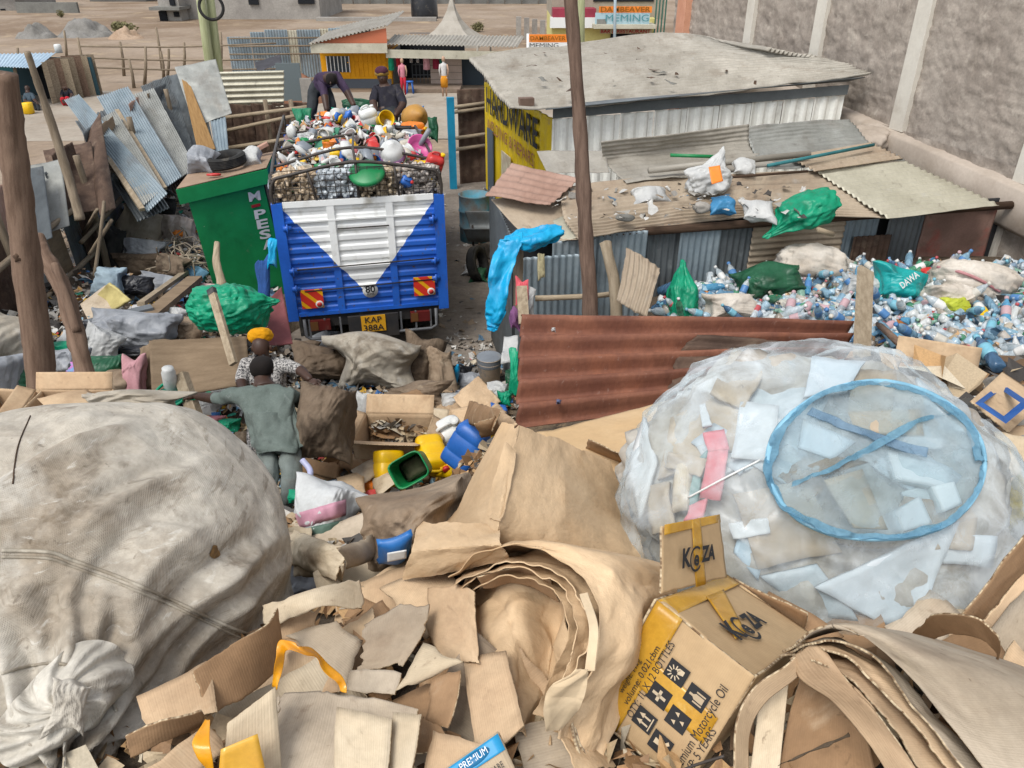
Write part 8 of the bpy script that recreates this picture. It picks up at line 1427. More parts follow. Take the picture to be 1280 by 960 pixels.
# raised flap along the far short edge
FL0, FL1 = P(826, 746, zA + .015), P(908, 722, zA + .26)
FT0, FT1 = P(829, 656, zA + .02), P(898, 643, zA + .24)
f3 = obj('raised_flap', surf([FT0, FT1, FL1, FL0], na=.004, ns=5, th=.005, nu=30, nv=30, rag=.004), C_OIL, kb2)
TP = M('tape_yellow', '#e0ad3e', '#d09a2c', s=7, rough=.25, spec=.5, stains=(('#f0d488', 14, .58, .72, .5),), bump=((26, .12, .004),), film=(.62, .9, 9, S('#f0d9a0', 1)))
n2 = nrm(np.cross(u1, u3)); n2 = n2 if n2 @ (_C - KA) > 0 else -n2
def on1(a, b, off=.004): return KA + u1 * a + u2 * b + n1 * off
def on2(a, b, off=.004): return KA + u1 * a + u3 * b + n2 * off
obj('tape', surf([on1(-.005, -.01), on1(.27, -.01), on1(.26, 1.0), on1(-.005, 1.0)], th=.0006, na=.001), TP, f1, smooth=True)
obj('tape', surf([on1(.22, .37, .0055), on1(.93, .40, .0055), on1(.93, .62, .0055), on1(.2, .60, .0055)], th=.0006), TP, f1)
obj('tape', surf([on2(-.005, -.0), on2(.20, 0), on2(.16, 1.0), on2(-.005, 1.0)], th=.0006), TP, f2); obj('tape', surf([on2(.15, .45, .0052), on2(.66, .2, .0052), on2(.66, .36, .0052), on2(.15, .72, .0052)], th=.0006), TP, f2)
e1_, e2_ = FL1 - FL0, FT0 - FL0; n3 = nrm(np.cross(e1_, e2_)); n3 = n3 if n3 @ (_C - FL0) > 0 else -n3
def on3(a, b, off=.004): return FL0 * (1 - a) * (1 - b) + FL1 * a * (1 - b) + FT1 * a * b + FT0 * (1 - a) * b + n3 * off
obj('tape', surf([on3(.46, 1.0), on3(.62, 1.0), on3(.64, 0), on3(.48, 0)], th=.0006), TP, f3); obj('tape', surf([on3(0, 1.005), on3(1, 1.005), on3(1, .88), on3(0, .86)], th=.0006), TP, f3)
def logo(o_, uu, vv, s, par_, tp=None):
    """bold stepped letters with a round e on a dark disc"""
    uu, vv = nrm(uu), nrm(vv); nn = np.cross(uu, vv)
    text('lettering', 'K', o_ - uu * s * 1.12, uu, vv, s * 1.15, INK, par_, .002, wid=s * .8, bold=.04); text('lettering', 'ZA', o_ + uu * s * .95, uu, vv, s * .95, INK, par_, .002, wid=s * 1.35, bold=.05)
    text('lettering', 'e', o_ - uu * s * .22 - vv * s * .10, uu, vv, s * .95, INK, par_, .0024, wid=s * .5, bold=.03)
    a = np.linspace(.9, 5.6, 40); R1, R2 = s * .58, s * .47; V = np.concatenate([np.array([o_ - uu * s * .25 - vv * s * .1 + (uu * np.cos(t) + vv * np.sin(t)) * R1 + nn * .002 for t in a]), np.array([o_ - uu * s * .25 - vv * s * .1 + (uu * np.cos(t) + vv * np.sin(t)) * R2 + nn * .002 for t in a])]); F = [[i, i + 1, 41 + i, 40 + i] for i in range(39)]
    obj('logo_ring', (V, F, V.copy()), INK, par_, smooth=False)
logo(on3(.52, .46, .007), e1_, e2_, .052, f3); logo(on2(.60, .42, .008), u3, -u1, .066, f2)
# printed square marks on the front panel: writing runs along the long edge direction
bx_, by_ = nrm(u1 * .0 - u2), nrm(u1)      # baseline up the panel, letter tops to the lower right edge
bas, upv = -u2, -u1
bas, upv = nrm(bas), nrm(upv)
def mark(a, b, w_, kind):
    c = on1(a, b, .0062); hu, hv = bas * w_ / 2, upv * w_ * .56
    sq = obj('mark', (np.array([c - hu - hv, c + hu - hv, c + hu + hv, c - hu + hv]), [[0, 1, 2, 3]], np.zeros((4, 3))), INK, f1, smooth=False)
    pm = C_PALE; nn = nrm(np.cross(bas, upv)); s_ = w_
    q = lambda x, y: c + bas * x * s_ + upv * y * s_ + nn * (.0012 if nn @ n1 > 0 else -.0012)
    polys = []
    if kind == 'arrows':
        for x in (-.18, .18): polys += [[(x - .05, -.3), (x + .05, -.3), (x + .05, .1), (x - .05, .1)], [(x - .14, .08), (x + .14, .08), (x, .38)]]
        polys += [[(-.38, -.42), (.38, -.42), (.38, -.36), (-.38, -.36)]]
    elif kind == 'sun':
        for k in range(10): t = k * .628; d = A(math.cos(t), math.sin(t)); e = A(-d[1], d[0]) * .03; polys.append([tuple(d * .16 + e + A(-.05, .1)), tuple(d * .38 + e + A(-.05, .1)), tuple(d * .38 - e + A(-.05, .1)), tuple(d * .16 - e + A(-.05, .1))])
        polys.append([(.05, -.35), (.3, -.35), (.3, -.05), (.17, .08), (.05, -.05)])
    elif kind == 'bottle': polys += [[(-.16, -.38), (.16, -.38), (.16, .08), (.06, .2), (.06, .4), (-.06, .4), (-.06, .2), (-.16, .08)], [(-.3, -.4), (-.22, -.4), (-.22, .1), (-.3, .1)], [(.22, -.4), (.3, -.4), (.3, .1), (.22, .1)]]
    elif kind == 'hands': polys += [[(-.38, -.3), (-.25, -.42), (.0, -.2), (-.1, -.1)], [(.38, -.3), (.25, -.42), (.0, -.2), (.1, -.1)], [(-.12, 0), (.12, 0), (.15, .35), (-.15, .35)]]
    elif kind == 'cross': polys += [[(-.3, -.08), (.3, -.08), (.3, .08), (-.3, .08)], [(-.08, -.38), (.08, -.38), (.08, .38), (-.08, .38)]]
    else:
        for k in range(3): t = k * 2.094 + .5; d = A(math.cos(t), math.sin(t)) * .26; polys.append([tuple(d + A(-.1, -.1)), tuple(d + A(.13, -.06)), tuple(d + A(.02, .15))])
    vs, fs_ = [], []
    for p in polys: fs_.append(list(range(len(vs), len(vs) + len(p)))); vs += [q(*x) for x in p]
    obj('pictogram', (np.array(vs), fs_, np.zeros((len(vs), 3))), pm, sq, smooth=False)
mw = .043
for (a, b, kd) in ((.455, .33, 'sun'), (.70, .38, 'bottle'), (.425, .55, 'cross'), (.66, .60, 'other'), (.42, .77, 'arrows'), (.64, .83, 'hands')): mark(a, b, mw, kd)
for (s, a, b, h_, w_) in (('volume: 0.021cbm', .205, .52, .022, .155), ('QTY: 1L X 12 BOTTLES', .295, .50, .026, .20), ('weight: 11kg', .12, .58, .018, .09), ('Premium Motorcycle Oil', .85, .55, .030, .22), ('EXP: 5 YEARS', .945, .68, .026, .12)):
    nn = nrm(np.cross(bas, upv)); text('lettering', s, on1(a, b, .0062), bas, upv if nn @ n1 > 0 else upv, h_ * .95, INK, f1, .0 , wid=w_)
cb_('brown cardboard side showing behind the oil carton', [(905, 715, .16), (1010, 770, .16), (1000, 800, .05), (930, 760, .05)], C_DARK)
cb_('flat cardboard between oil carton and clear bag', [(960, 740, .1), (1060, 790, .1), (1010, 830, .06), (930, 790, .06)], C_DARK)

# big roll of layered grey cardboard
gr_ = thing('cardboard_roll', 'thick folded roll of layered cardboard with a pale grey outer face', 'cardboard', O(1100, 880))
def grf(nm, rows, m, **k): k.setdefault('th', .004); return obj(nm, surf([[O(*p) for p in r] for r in rows], **k), m, gr_)
grf('outer_face', [[(985, 806, .28), (1010, 788, .34), (1050, 784, .37), (1095, 806, .37), (1140, 850, .33), (1185, 905, .27), (1250, 985, .2)], [(1000, 798, .26), (1040, 782, .34), (1090, 788, .38), (1150, 818, .38), (1200, 862, .33), (1250, 920, .27), (1320, 990, .2)], [(1040, 788, .2), (1100, 785, .28), (1160, 800, .32), (1230, 828, .31), (1290, 862, .28), (1350, 920, .22), (1420, 990, .15)], [(1100, 790, .08), (1170, 800, .12), (1240, 822, .14), (1310, 850, .12), (1360, 890, .1), (1420, 950, .08), (1480, 1010, .05)]], C_GREY, nu=120, nv=70, na=.006, ns=4, rag=.006)
for i, (dx, dy, dl, m) in enumerate(((-8, 10, -.02, C_GREY), (-20, 22, -.045, C_TAN), (-34, 40, -.075, C_TAN))):
    grf('paper_layer', [[(985 + dx * .4, 806 + dy * .4, .28 + dl), (1012 + dx * .2, 790 + dy * .7, .34 + dl), (1050 + dx, 786 + dy, .36 + dl), (1092 + dx, 810 + dy, .36 + dl), (1136 + dx, 855 + dy, .32 + dl), (1180 + dx, 910 + dy, .26 + dl), (1240 + dx, 990 + dy, .2 + dl)], [(1000 + dx * .2, 800 + dy * .3, .24 + dl), (1040, 786 + dy * .5, .3 + dl), (1080 + dx * .6, 800 + dy * .5, .33 + dl), (1130 + dx * .6, 832 + dy * .5, .32 + dl), (1175 + dx * .6, 880 + dy * .5, .27 + dl), (1220 + dx * .6, 930 + dy * .5, .22 + dl), (1280 + dx * .6, 1000 + dy * .5, .15 + dl)]], m, nu=120, nv=20, na=.01, ns=7, rag=.014, seed=i * 5 + 1)
grf('tan_strip', [[(985, 822, .24), (1012, 806, .30), (1030, 812, .30)], [(1000, 848, .22), (1040, 842, .28), (1060, 850, .29)], [(1040, 878, .22), (1078, 880, .27), (1095, 890, .27)], [(1085, 930, .2), (1110, 930, .22), (1130, 940, .22)], [(1120, 985, .15), (1150, 990, .17), (1170, 1000, .17)]], C_TAN, nu=30, nv=60, na=.008, rag=.006, seed=4)
grf('bent_arm', [[(1004, 812, .27), (1012, 822, .25)], [(985, 832, .25), (1000, 845, .22)], [(945, 858, .21), (958, 878, .17)], [(922, 900, .17), (938, 915, .12)], [(918, 965, .1), (936, 970, .06)]], C_TAN, nu=20, nv=60, na=.006, seed=6)
grf('inner_panel', [[(1000, 846, .16), (1040, 850, .16), (1080, 885, .14)], [(985, 900, .08), (1035, 905, .09), (1085, 925, .09)], [(970, 985, .03), (1030, 990, .04), (1100, 990, .05)]], C_DARK, nu=40, nv=40, na=.006, seed=7)
grf('tear_strip', [[(968, 952, .10), (1030, 925, .12), (1062, 912, .13)], [(972, 966, .095), (1034, 940, .115), (1068, 924, .125)]], M('tear_dark', '#5f5140', '#4a3e31', s=20, co='tuv', grain=.3), nu=40, nv=6, rag=.008)
grf('white_panel', [[(948, 880, .12), (985, 852, .16)], [(935, 985, .05), (972, 985, .06)]], C_PALE, nu=20, nv=30, na=.004)
# things at the far side of the clear bag
cb_('brown cardboard arch bent over beside the cardboard roll', [[(1135, 795, .12), (1160, 770, .26), (1215, 772, .32), (1250, 800, .28), (1248, 832, .16)], [(1150, 815, .08), (1180, 795, .2), (1225, 800, .25), (1245, 822, .2), (1240, 845, .1)]], C_DARK, nu=60, nv=20, na=.005)
cb_('brown carton flap slanting beside the cardboard arch', [(1196, 776, .15), (1290, 662, .38), (1300, 700, .25), (1220, 790, .08)], C_DARK); cb_('tall thin carton edge beside the slanting flap', [(1222, 790, .14), (1298, 690, .3), (1302, 712, .28), (1234, 798, .1)], C_TAN)
cb_('large brown cardboard panel behind the slanting flap', [(1230, 790, .06), (1310, 700, .2), (1320, 800, .1), (1250, 830, .02)], C_GREY)
dm = thing('printed_carton', 'cardboard carton panel with a blue diamond outline beside the clear bag', 'box', O(1255, 505))
obj('panel', surf([O(1215, 500, .30), O(1252, 466, .36), (O(1305, 500, .30)), O(1262, 540, .18)], th=.006, na=.006), C_TAN, dm)
def dq(s): 
    c = A(1250, 502); pts = [(c[0] - 34 * s, c[1] + 2 * s), (c[0] + 2 * s, c[1] - 25 * s), (c[0] + 42 * s, c[1] + 2 * s), (c[0] + 8 * s, c[1] + 30 * s)]; lf = [.305, .352, .31, .21]; return [O(x, y, .285 + .02 * (k == 1) - .05 * (k == 3) + .03) for k, (x, y) in enumerate(pts)]
od, idd = dq(.92), dq(.60); V = np.array(od + idd); obj('diamond_outline', (V, [[0, 1, 5, 4], [1, 2, 6, 5], [2, 3, 7, 6], [3, 0, 4, 7]], V.copy()), flatm('print_blue', '#2f5c9c'), dm, smooth=False)
cb_('cream cardboard piece below the blue diamond carton', [(1240, 538, .2), (1300, 545, .25), (1300, 605, .15), (1252, 590, .1)], C_PALE); cb_('brown cardboard under the cream piece beside the clear bag', [(1250, 600, .2), (1310, 590, .25), (1310, 650, .1), (1260, 650, .05)], C_TAN); cb_('narrow cardboard lip beside the blue diamond carton', [(1215, 535, .15), (1300, 530, .22), (1300, 550, .15), (1225, 552, .1)], C_TAN)
tag(obj('net_bag', place(blob((0, 0, 0), (.06, .05, .11), k=4, lump=.2, fold=.1), P(1276, 630, 2.5)), M('net_yellow', '#b7a22a', '#8d7d22', s=40, rough=.7)), 'yellow netting scrap beside the clear bag', 'net')
sackpx(1290, 575, 40, 50, BG_GRY, 'pale bag end beside the cream cardboard', name='plastic_bag', cat='bag', k=4, dep=.15)
# torn cardboard nearest the camera
cb_('torn corrugated cardboard lying across the top beside the large white sack', [[(322, 756, .18), (385, 738, .24), (448, 716, .24)], [(330, 790, .12), (392, 765, .22), (458, 764, .18)]], C_PALE, nu=50, nv=20, bulge=.02, rag=.02)
cb_('torn brown underside of the corrugated cardboard beside the large white sack', [(326, 770, .16), (400, 758, .2), (398, 800, .1), (342, 812, .08)], C_TAN, rag=.02)
cb_('long dark cardboard strip curving on edge beside the large white sack', [[(242, 838, .20), (285, 808, .24), (330, 782, .26), (346, 760, .24)], [(250, 862, .16), (295, 835, .19), (338, 806, .2), (352, 788, .18)], [(262, 905, .1), (308, 872, .12), (345, 838, .12), (358, 815, .1)]], C_DARK, nu=60, nv=24, rag=.012)
cb_('pale cardboard flap with a crease at the edge of the large white sack', [(166, 868, .14), (262, 826, .2), (272, 888, .14), (184, 918, .1)], C_TAN, rag=.008); cb_('folded brown cardboard below the creased pale flap', [[(150, 922, .16), (200, 900, .22), (250, 884, .22)], [(158, 950, .08), (205, 930, .12), (262, 905, .1)]], C_DARK, nu=40, nv=20); cb_('lowest cardboard flap under the folded brown one', [(168, 965, .12), (258, 905, .14), (290, 935, .1), (210, 1000, .06)], C_TAN)
cb_('grey brown cardboard half with a torn corner behind the yellow strap', [(352, 792, .12), (420, 776, .16), (456, 800, .12), (432, 858, .10)], C_GREY, rag=.014); cb_('tan cardboard under the yellow strap', [(340, 800, .10), (430, 790, .12), (428, 868, .08), (345, 875, .05)], C_TAN)
cb_('grey cardboard leaf with a ragged corner above the folded pale one', [[(452, 782, .14), (500, 752, .20), (538, 748, .20)], [(448, 812, .14), (492, 794, .18), (530, 790, .17)], [(440, 836, .13), (480, 838, .14), (500, 838, .13)]], C_GREY, nu=40, nv=40, umode='lin', rag=.018)
cb_('brown cardboard leaf partly under the ragged grey one', [(428, 780, .09), (476, 742, .14), (500, 770, .12), (456, 812, .08)], C_DARK); cb_('grey lower half of the folded leaf', [(436, 834, .135), (502, 838, .15), (490, 872, .12), (430, 868, .1)], C_GREY)
cb_('small triangular cardboard flap with a dirty torn rim', [(492, 866, .15), (528, 800, .21), (582, 826, .19), (540, 846, .15)], C_PALE, rag=.012); cb_('brown edge folded down under the triangular flap', [(536, 850, .15), (580, 828, .18), (560, 910, .08), (528, 905, .06)], C_DARK); cb_('dark brown cardboard under the triangular flap', [(486, 876, .08), (545, 850, .12), (560, 930, .06), (500, 950, .05)], C_DARK)
cb_('large grey brown cardboard lying flat along the bottom edge', [[(352, 866, .14), (430, 862, .16), (528, 888, .14)], [(320, 920, .12), (420, 925, .13), (520, 935, .11)], [(280, 990, .1), (400, 995, .1), (510, 1000, .08)]], C_GREY, nu=60, nv=40, rag=.012)
cb_('paler cardboard square lying on the large flat one', [(420, 884, .175), (490, 898, .165), (486, 990, .12), (418, 990, .13)], C_PALE, rag=.004); cb_('white edged cardboard strip at the margin of the large flat one', [(488, 890, .15), (526, 892, .145), (512, 990, .1), (484, 990, .1)], C_PALE, rag=.008)
cb_('curled torn cardboard end beside the taped carton corner', [[(332, 868, .18), (356, 866, .19)], [(322, 900, .16), (350, 898, .17)], [(300, 960, .12), (332, 965, .12)]], C_GREY, nu=20, nv=40, rag=.014)
tc_ = thing('taped_carton', 'carton corner wrapped in yellow packing tape at the bottom edge', 'box', O(300, 950)); obj('panel', surf([O(285, 905, .22), O(345, 858, .26), O(352, 960, .14), O(275, 1000, .12)], th=.006, na=.005), C_PALE, tc_); obj('tape', surf([O(276, 938, .235), O(322, 918, .245), O(334, 975, .165), O(270, 1000, .15)], th=.001, na=.003), TAPE, tc_)
cb_('tan cardboard panel beside the paper sack mouth with a grey stain', [(578, 822, .14), (632, 812, .18), (656, 905, .12), (596, 960, .08)], C_TAN, rag=.004); cb_('brown cardboard below the stained tan panel', [(540, 905, .08), (600, 930, .1), (600, 1000, .06), (520, 1000, .06)], C_TAN); cb_('brown ribbed cardboard between leaf and kraft paper', [[(536, 735, .16), (572, 730, .2), (592, 738, .2)], [(530, 790, .12), (575, 785, .17), (596, 790, .18)], [(560, 835, .08), (580, 830, .14), (600, 832, .16)]], C_TAN, nu=30, nv=40, na=.012); cb_('tan cardboard slope behind the brown ribbed one', [(470, 735, .1), (560, 700, .16), (585, 760, .12), (530, 800, .06)], C_TAN)
bxw = thing('printed_box', 'white box with a blue band lying at the bottom edge beside the paper sack', 'box', O(600, 950)); q = [O(548, 966, .12), O(622, 914, .16), O(655, 985, .12), O(590, 1020, .1)]; obj('panel', surf(q, th=.02), C_PALE, bxw)
def bq(u, v, dz=.004): p = (q[0] * (1 - u) + q[1] * u) * (1 - v) + (q[3] * (1 - u) + q[2] * u) * v; return p + UZ * dz
obj('blue_band', surf([bq(.02, .05), bq(.98, .05), bq(.98, .34), bq(.02, .34)], th=.0008), flatm('band_blue', '#2b93c4', .4), bxw); text('lettering', 'PREMIUM', bq(.5, .19, .0065), q[1] - q[0], q[0] - q[3], .02, INK_W, bxw, .0, wid=.06); text('lettering', 'SOFT CARE', bq(.6, .55, .0065), q[1] - q[0], q[0] - q[3], .018, INK, bxw, .0, wid=.06)
obj('oval', align(lathe([((.035, .012), 0), ((.035, .012), .001), ((.001, .001), .0012)], 24), bq(.5, .19, .0052), np.cross(q[1] - q[0], q[0] - q[3]), q[1] - q[0]), flatm('oval_blue', '#1e6f9c', .4), bxw)
def strapw(label, rows, par=None): return sheetpx('packing_strap', rows, STRAP, label, 'strap', nu=14, nv=70, na=.008, ns=10, th=.001)
strapw('glossy yellow packing strap looped over torn cardboard', [[(340, 858, .20), (348, 862, .20)], [(344, 825, .28), (354, 822, .28)], [(350, 800, .33), (362, 812, .32)], [(372, 806, .33), (384, 818, .31)], [(392, 808, .31), (398, 822, .29)], [(412, 830, .26), (408, 840, .25)], [(430, 848, .22), (420, 852, .22)], [(433, 866, .19), (425, 864, .19)]])
strapw('yellow packing strap hanging loose below the long dark strip', [[(256, 896, .24), (262, 898, .24)], [(240, 925, .24), (262, 928, .24)], [(246, 945, .22), (266, 945, .22)], [(260, 965, .18), (268, 968, .18)], [(252, 1000, .14), (262, 1000, .14)]])
tag(obj('wire', tube([O(905, 945, .2), O(860, 960, .16), O(800, 990, .1)], .003, 5, sub=20), STEEL_BLK), 'thin dark wire at the foot of the oil carton', 'wire')

# ------------------------------------------------------------------ clear bag with a blue net lid, and what is in it
FILM = M('clear_film', S('#e8eef0', .95), S('#d5dfe4', .9), s=3, rough=.25, spec=.5, stains=(('#a59a8a', 3, .55, .74, .5),), crease=(4.5, .5, .05), film=(.03, .40, 6, S('#f4f8f9', 1)), grain=.03)
bc = P(1018, 640, 2.50); bn = nrm(A(.02, -.62, .78)); bx1 = A(1, 0, 0); by1 = np.cross(bn, bx1)
bb_ = blob((0, 0, 0), (.605, .53, .42), k=7, ex=2.5, lump=.08, ls=1.4, fold=.045, fs=3.4, fine=.014, seed=11)
R_ = np.array([bx1, by1, bn]); bagV = bb_[0] @ R_ + bc
bag = obj('clear_bag', (bagV, bb_[1], bb_[2]), FILM); tag(bag, 'big clear plastic bag of packaging scraps with a blue net lid', 'bag')
bh = bvh(bag)
def inb(px, py, off): 
    h = hit(bh, px, py, 0); return None if h is None else h + nrm(h - _C) * off
FOAM = M('foam_white', '#dcdedd', '#cdd1d2', s=5, rough=.7, spec=.2, bump=((60, .2, .003),), grain=.03); FOAMB = M('film_white_blue', '#d3d9dc', '#c2ccd2', s=3, rough=.45, crease=(6, .4, .03), stains=(('#b3ab9e', 4, .55, .75, .4),), grain=.03); FBL = M('film_blue_inside', '#bccfda', '#a5bccb', s=3, rough=.4, crease=(7, .5, .04)); CINK = M('carton_dusty', '#c3b29b', '#b09f88', s=3, co='tuv', rough=.9, stains=(('#857460', 3, .54, .74, .6),), grain=.08); PKR = M('carton_pink', '#e0898f', '#d4777e', s=4, co='tuv', rough=.6); TEALC = M('carton_teal', '#7fa39f', '#6c908c', s=4, rough=.6)
def bagin(name, pts, m, lab, cat, off=.03, th=.012, **k):
    k.setdefault('cr_a', .008); k.setdefault('cr_s', 7)
    q = [inb(x, y, off + (o_[0] if o_ else 0)) for x, y, *o_ in pts]
    if any(x is None for x in q): print('miss', lab); return None
    k.setdefault('na', .008); k.setdefault('rag', .006); return tag(obj(name, surf(q, th=th, ns=5, seed=len(lab), **k), m), lab, cat)
bagin('foam_sheet', [(1020, 735), (1200, 650), (1150, 768), (1105, 782)], FOAMB, 'large white plastic sheet filling the lower front of the clear bag', 'foam', .02, bulge=-.02)
bagin('cardboard_piece', [(916, 618), (1010, 598), (1055, 690), (948, 712)], CINK, 'dusty brown cardboard inside the clear bag below the net lid', 'cardboard', .03)
bagin('cardboard_piece', [(838, 520), (930, 480), (930, 560), (820, 600)], CINK, 'dusty grey cardboard at the upper edge inside the clear bag', 'cardboard', .05)
bagin('foam_strip', [(782, 590), (806, 520), (818, 575), (800, 650)], FOAM, 'white foam edge at the narrow end of the clear bag', 'foam', .03); bagin('printed_carton', [(885, 560), (912, 560), (900, 625), (872, 625)], PKR, 'pink printed carton inside the clear bag', 'box', .02); bagin('printed_carton', [(878, 540), (905, 535), (912, 562), (884, 565)], PKR, 'pink and white carton end above the pink printed carton in the bag', 'box', .03); bagin('printed_carton', [(862, 630), (886, 622), (880, 650), (852, 655)], PKR, 'small red carton scrap below the pink printed carton in the bag', 'box', .03); bagin('printed_carton', [(868, 575), (886, 560), (872, 628), (856, 640)], TEALC, 'teal carton strip beside the pink printed carton in the bag', 'box', .04)
bagin('paper_tube', [(846, 575), (870, 568), (862, 640), (836, 645)], C_PALE, 'pale cardboard tube inside the clear bag beside the teal strip', 'tube', .05, bulge=.03); bagin('crumpled_paper', [(800, 610), (838, 600), (842, 660), (812, 670)], CINK, 'crumpled grey wrap inside the narrow end of the clear bag', 'paper', .04, cr_a=.02, cr_s=12); bagin('foam_block', [(870, 505), (884, 503), (890, 530), (876, 532)], FOAM, 'tiny white foam block near the top of the clear bag', 'foam', .02)
bagin('film', [(925, 470), (1060, 445), (1010, 560), (930, 590)], M('film_grey_in', '#c6cfd2', '#b4bfc4', s=3, rough=.4, crease=(6, .5, .04)), 'grey film folded inside the clear bag beside the net lid', 'film', .07); bagin('film', [(1015, 445), (1085, 450), (1060, 490), (1005, 495)], FOAMB, 'white film bunched at the top of the clear bag', 'film', .02); bagin('film', [(925, 660), (955, 690), (950, 730), (918, 690)], FBL, 'blue film behind the dusty cardboard in the clear bag', 'film', .05); bagin('film', [(1150, 470), (1225, 530), (1240, 640), (1180, 620)], M('film_grey_in', '#c6cfd2'), 'grey film along the far side inside the clear bag', 'film', .05)
bagin('cardboard_piece', [(1185, 625), (1225, 640), (1215, 690), (1165, 690)], CINK, 'beige cardboard at the far side inside the clear bag', 'cardboard', .05); bagin('film', [(950, 720), (1020, 705), (1080, 780), (1000, 765)], M('film_grey_in', '#c6cfd2'), 'grey film at the bottom inside the clear bag', 'film', .04)
STF = M('stuffing', '#bfbab0', '#968c7e', s=4, rough=.8, stains=(('#8f8474', 3, .52, .68, .6), ('#e2e5e5', 4, .55, .68, .7), ('#a9c4d4', 3.5, .6, .72, .6)), crease=(7, .6, .06))
sv = blob((0, 0, 0), (.56, .47, .36), k=6, ex=2.5, lump=.1, fold=.10, fs=4, fine=.02, seed=14); tag(obj('crumpled_wrap', (sv[0] @ R_ + bc, sv[1], sv[2]), STF), 'mass of crumpled grey and white wrap filling the clear bag', 'wrap')
for i in range(18):
    r_ = random.Random(i + 400); px, py = r_.uniform(820, 1230), r_.uniform(470, 740); w_ = r_.uniform(24, 50); a_ = r_.uniform(0, 3); c_, s_ = math.cos(a_), math.sin(a_)
    q_ = bagin(['foam_piece', 'cardboard_piece', 'film'][i % 3], [(px + w_ * (u * c_ - v * s_ * .6), py + w_ * (u * s_ + v * c_ * .6) * .8) for u, v in ((-1, -1), (1, -1), (1, 1), (-1, 1))], [FOAM, [CINK, C_DARK, C_TAN][i % 4 % 3], FOAMB][i % 3], ['loose white foam piece inside the clear bag', 'loose dusty cardboard scrap inside the clear bag', 'loose white film scrap inside the clear bag'][i % 3], ['foam', 'cardboard', 'film'][i % 3], .03 + .012 * (i % 4), cr_a=.02 if i % 3 else .006, cr_s=8)
    if q_: q_['group'] = 'loose scraps in the clear bag'
# net lid: hoop, net and crossing band
rcx = [inb(1095 + 135 * math.cos(t) - 2, 578 + 98 * math.sin(t), -.03) for t in np.linspace(0, 2 * math.pi, 61)[:-1]]
ctr = np.mean([x for x in rcx if x is not None], axis=0); nl = nrm(_C - ctr + A(.0, 0, .5)); 
tt_ = np.linspace(0, 2 * math.pi, 73); pxy = [(1095 + 136 * math.cos(t), 578 + 99 * math.sin(t) * (1 + .03 * math.sin(3 * t))) for t in tt_]
dq_ = [hit(bh, *q) for q in pxy]; dq_ = np.array([depth(x) if x is not None else 2.2 for x in dq_]); dq_ = np.array([np.mean(np.take(dq_[:-1], range(k - 6, k + 7), mode='wrap')) for k in range(73)]) - .03
rr2 = [P(*q, z_) for q, z_ in zip(pxy, dq_)]
rp_ = np.array(rr2); HOOP = M('net_band_blue', '#93c4d9', '#7db0c8', s=9, rough=.6, crease=(14, .5, .03))
lid = obj('net_lid', tube(rp_, .007, 8, cap=False, jit=.3, seed=3), HOOP, bag)
NBS = M('net_band_soft', '#9cc6d8', '#86b4ca', s=7, rough=.7, transl=.3, film=(.25, .75, 14, S('#cfe6f0', 1)), crease=(14, .5, .03))
NETM = M('net_blue', '#cbdde3', '#dfe9ec', s=5, rough=.6, transl=.3, film=(.12, .42, 7, S('#eaf3f6', 1)), weave=(90, .3), crease=(7, .4, .03))
c0 = hit(bh, 1095, 578); c0 = c0 + nrm(_C - c0) * .012
rows = [c0 + (rp_ - c0) * f + nrm(c0 - _C) * 0 for f in np.linspace(1, .02, 14)]
rows = [np.array([(lambda h_: q_ if h_ is None else (h_ + nrm(_C - h_) * .022 if k_ else q_))(hit(bh, *[float(x) for x in (640 + FPX * ((q_ - _C) @ _rt) / ((q_ - _C) @ _fw), 480 - FPX * ((q_ - _C) @ _up) / ((q_ - _C) @ _fw))])) for q_ in r__]) for k_, r__ in enumerate(rows)]
g = np.array(rows); V = g.reshape(-1, 3); V = V + nrm(_C - c0) * (.012 * fbm(V * 9, 4, 3))[:, None]; obj('net', (V, grid_faces(14, 73), V.copy()), NETM, lid)
ang = lambda t: rp_[int(t / 360 * 72) % 72]
def lidp(px, py, off=0): h_ = hit(bh, px, py); return h_ + nrm(_C - h_) * (off + .012)
obj('cross_band', surf([[lidp(985, 612, .02), lidp(992, 600, .02)], [lidp(1040, 592, .02), lidp(1040, 580, .025)], [lidp(1095, 562, .03), lidp(1092, 550, .03)], [lidp(1150, 532, .03), lidp(1146, 522, .03)], [lidp(1206, 508, .03), lidp(1204, 520, .03)]], nu=12, nv=50, na=.010, ns=14, rag=.012, th=.002), NBS, lid)
obj('cross_band', surf([[lidp(1010, 515, .02), lidp(1016, 508, .02)], [lidp(1085, 548, .02), lidp(1090, 540, .02)], [lidp(1160, 570, .02), lidp(1160, 560, .02)]], nu=10, nv=40, na=.008, ns=14, th=.003), M('net_band_deep', '#93adc0', '#7f9cb4', s=9, rough=.7, film=(.2, .6, 14, S('#d5e2ea', 1))), lid)
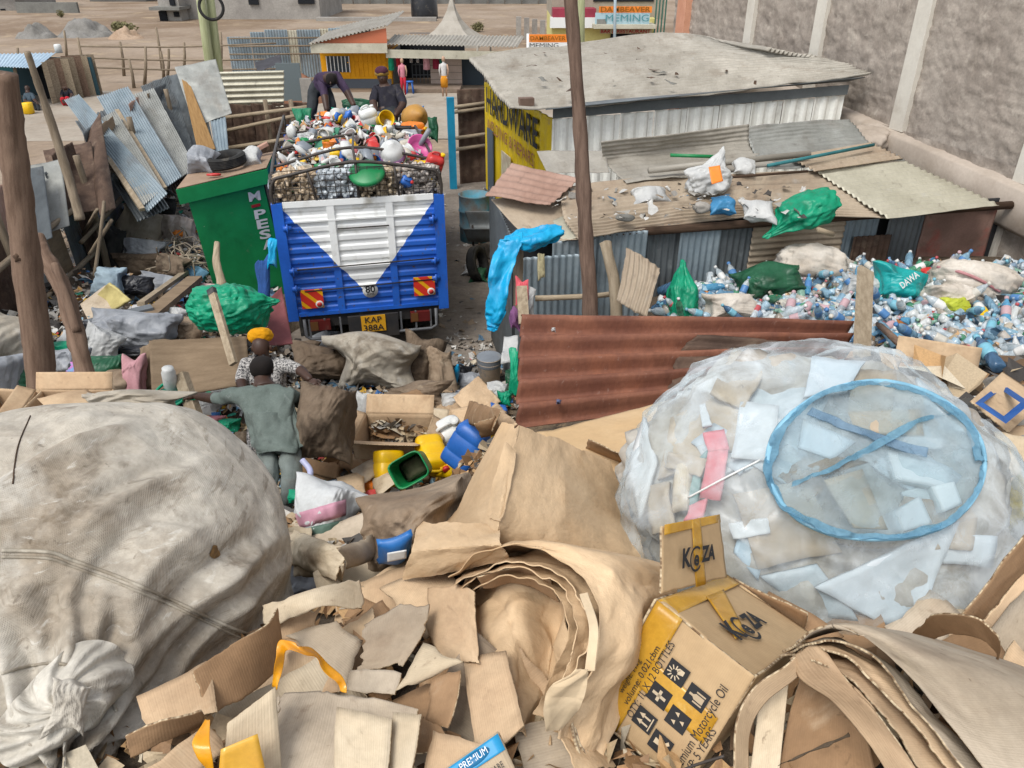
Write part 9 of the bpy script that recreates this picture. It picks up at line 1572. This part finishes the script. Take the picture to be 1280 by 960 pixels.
bw2 = np.array([c0 + (rp_ - c0) * q_ + nrm(c0 - _C) * (-.012 + .03 * (1 - q_)) for q_ in (1.02, .98, .94, .90)]); bw2 = bw2 + nrm(_C - c0) * (.014 * np.abs(np.sin(np.arange(73) * 1.9 + np.sin(np.arange(73) * .7) * 3)))[None, :, None]
obj('gathered_band', surf(bw2, 260, 14, na=.010, ns=16, cr_a=.008, cr_s=14, rag=.012, th=.002), NBS, lid)
obj('rope', tube([P(958, 590, 2.3), P(985, 625, 2.24), P(1010, 655, 2.18), P(1050, 676, 2.12), P(1110, 682, 2.1), P(1180, 668, 2.12)], .008, 8, sub=50), WD_PALE, lid)
def inlid(name, pts, m, lab, cat, **k): k.setdefault('th', .012); return tag(obj(name, surf([lidp(x, y, -.008) for x, y in pts], na=.004, seed=len(lab), **k), m), lab, cat)
inlid('foam_block', [(1110, 562), (1192, 585), (1188, 610), (1120, 598)], FOAM, 'long white foam block under the net lid', 'foam', th=.03); inlid('foam_block', [(1165, 608), (1192, 602), (1202, 630), (1180, 640)], FOAM, 'small bright white foam cube under the net lid', 'foam', th=.05); inlid('foam_block', [(1120, 640), (1150, 620), (1166, 655), (1130, 664)], FOAM, 'rough white foam wedge at the lower rim of the net lid', 'foam', th=.05)
inlid('cardboard_piece', [(1030, 600), (1078, 586), (1110, 662), (1068, 660)], CINK, 'tan cardboard strip under the net lid', 'cardboard'); inlid('cardboard_piece', [(1060, 515), (1150, 512), (1155, 545), (1070, 540)], CINK, 'dusty cardboard at the top under the net lid', 'cardboard'); inlid('foam_sheet', [(1004, 524), (1070, 552), (1040, 575), (998, 560)], FOAMB, 'pale sheet under the upper side of the net lid', 'foam'); inlid('foam_sheet', [(1120, 545), (1182, 548), (1180, 560), (1118, 558)], FOAM, 'thin white foam strip across the net lid', 'foam'); inlid('cardboard_piece', [(988, 590), (1040, 570), (1085, 578), (1000, 604)], SACK_B, 'brown grey rag under the crossing band', 'rag')
obj('cord', tube([P(860, 622, 2.2), P(905, 598, 2.14), P(950, 575, 2.14)], .003, 5, sub=20), INK_W, bag)
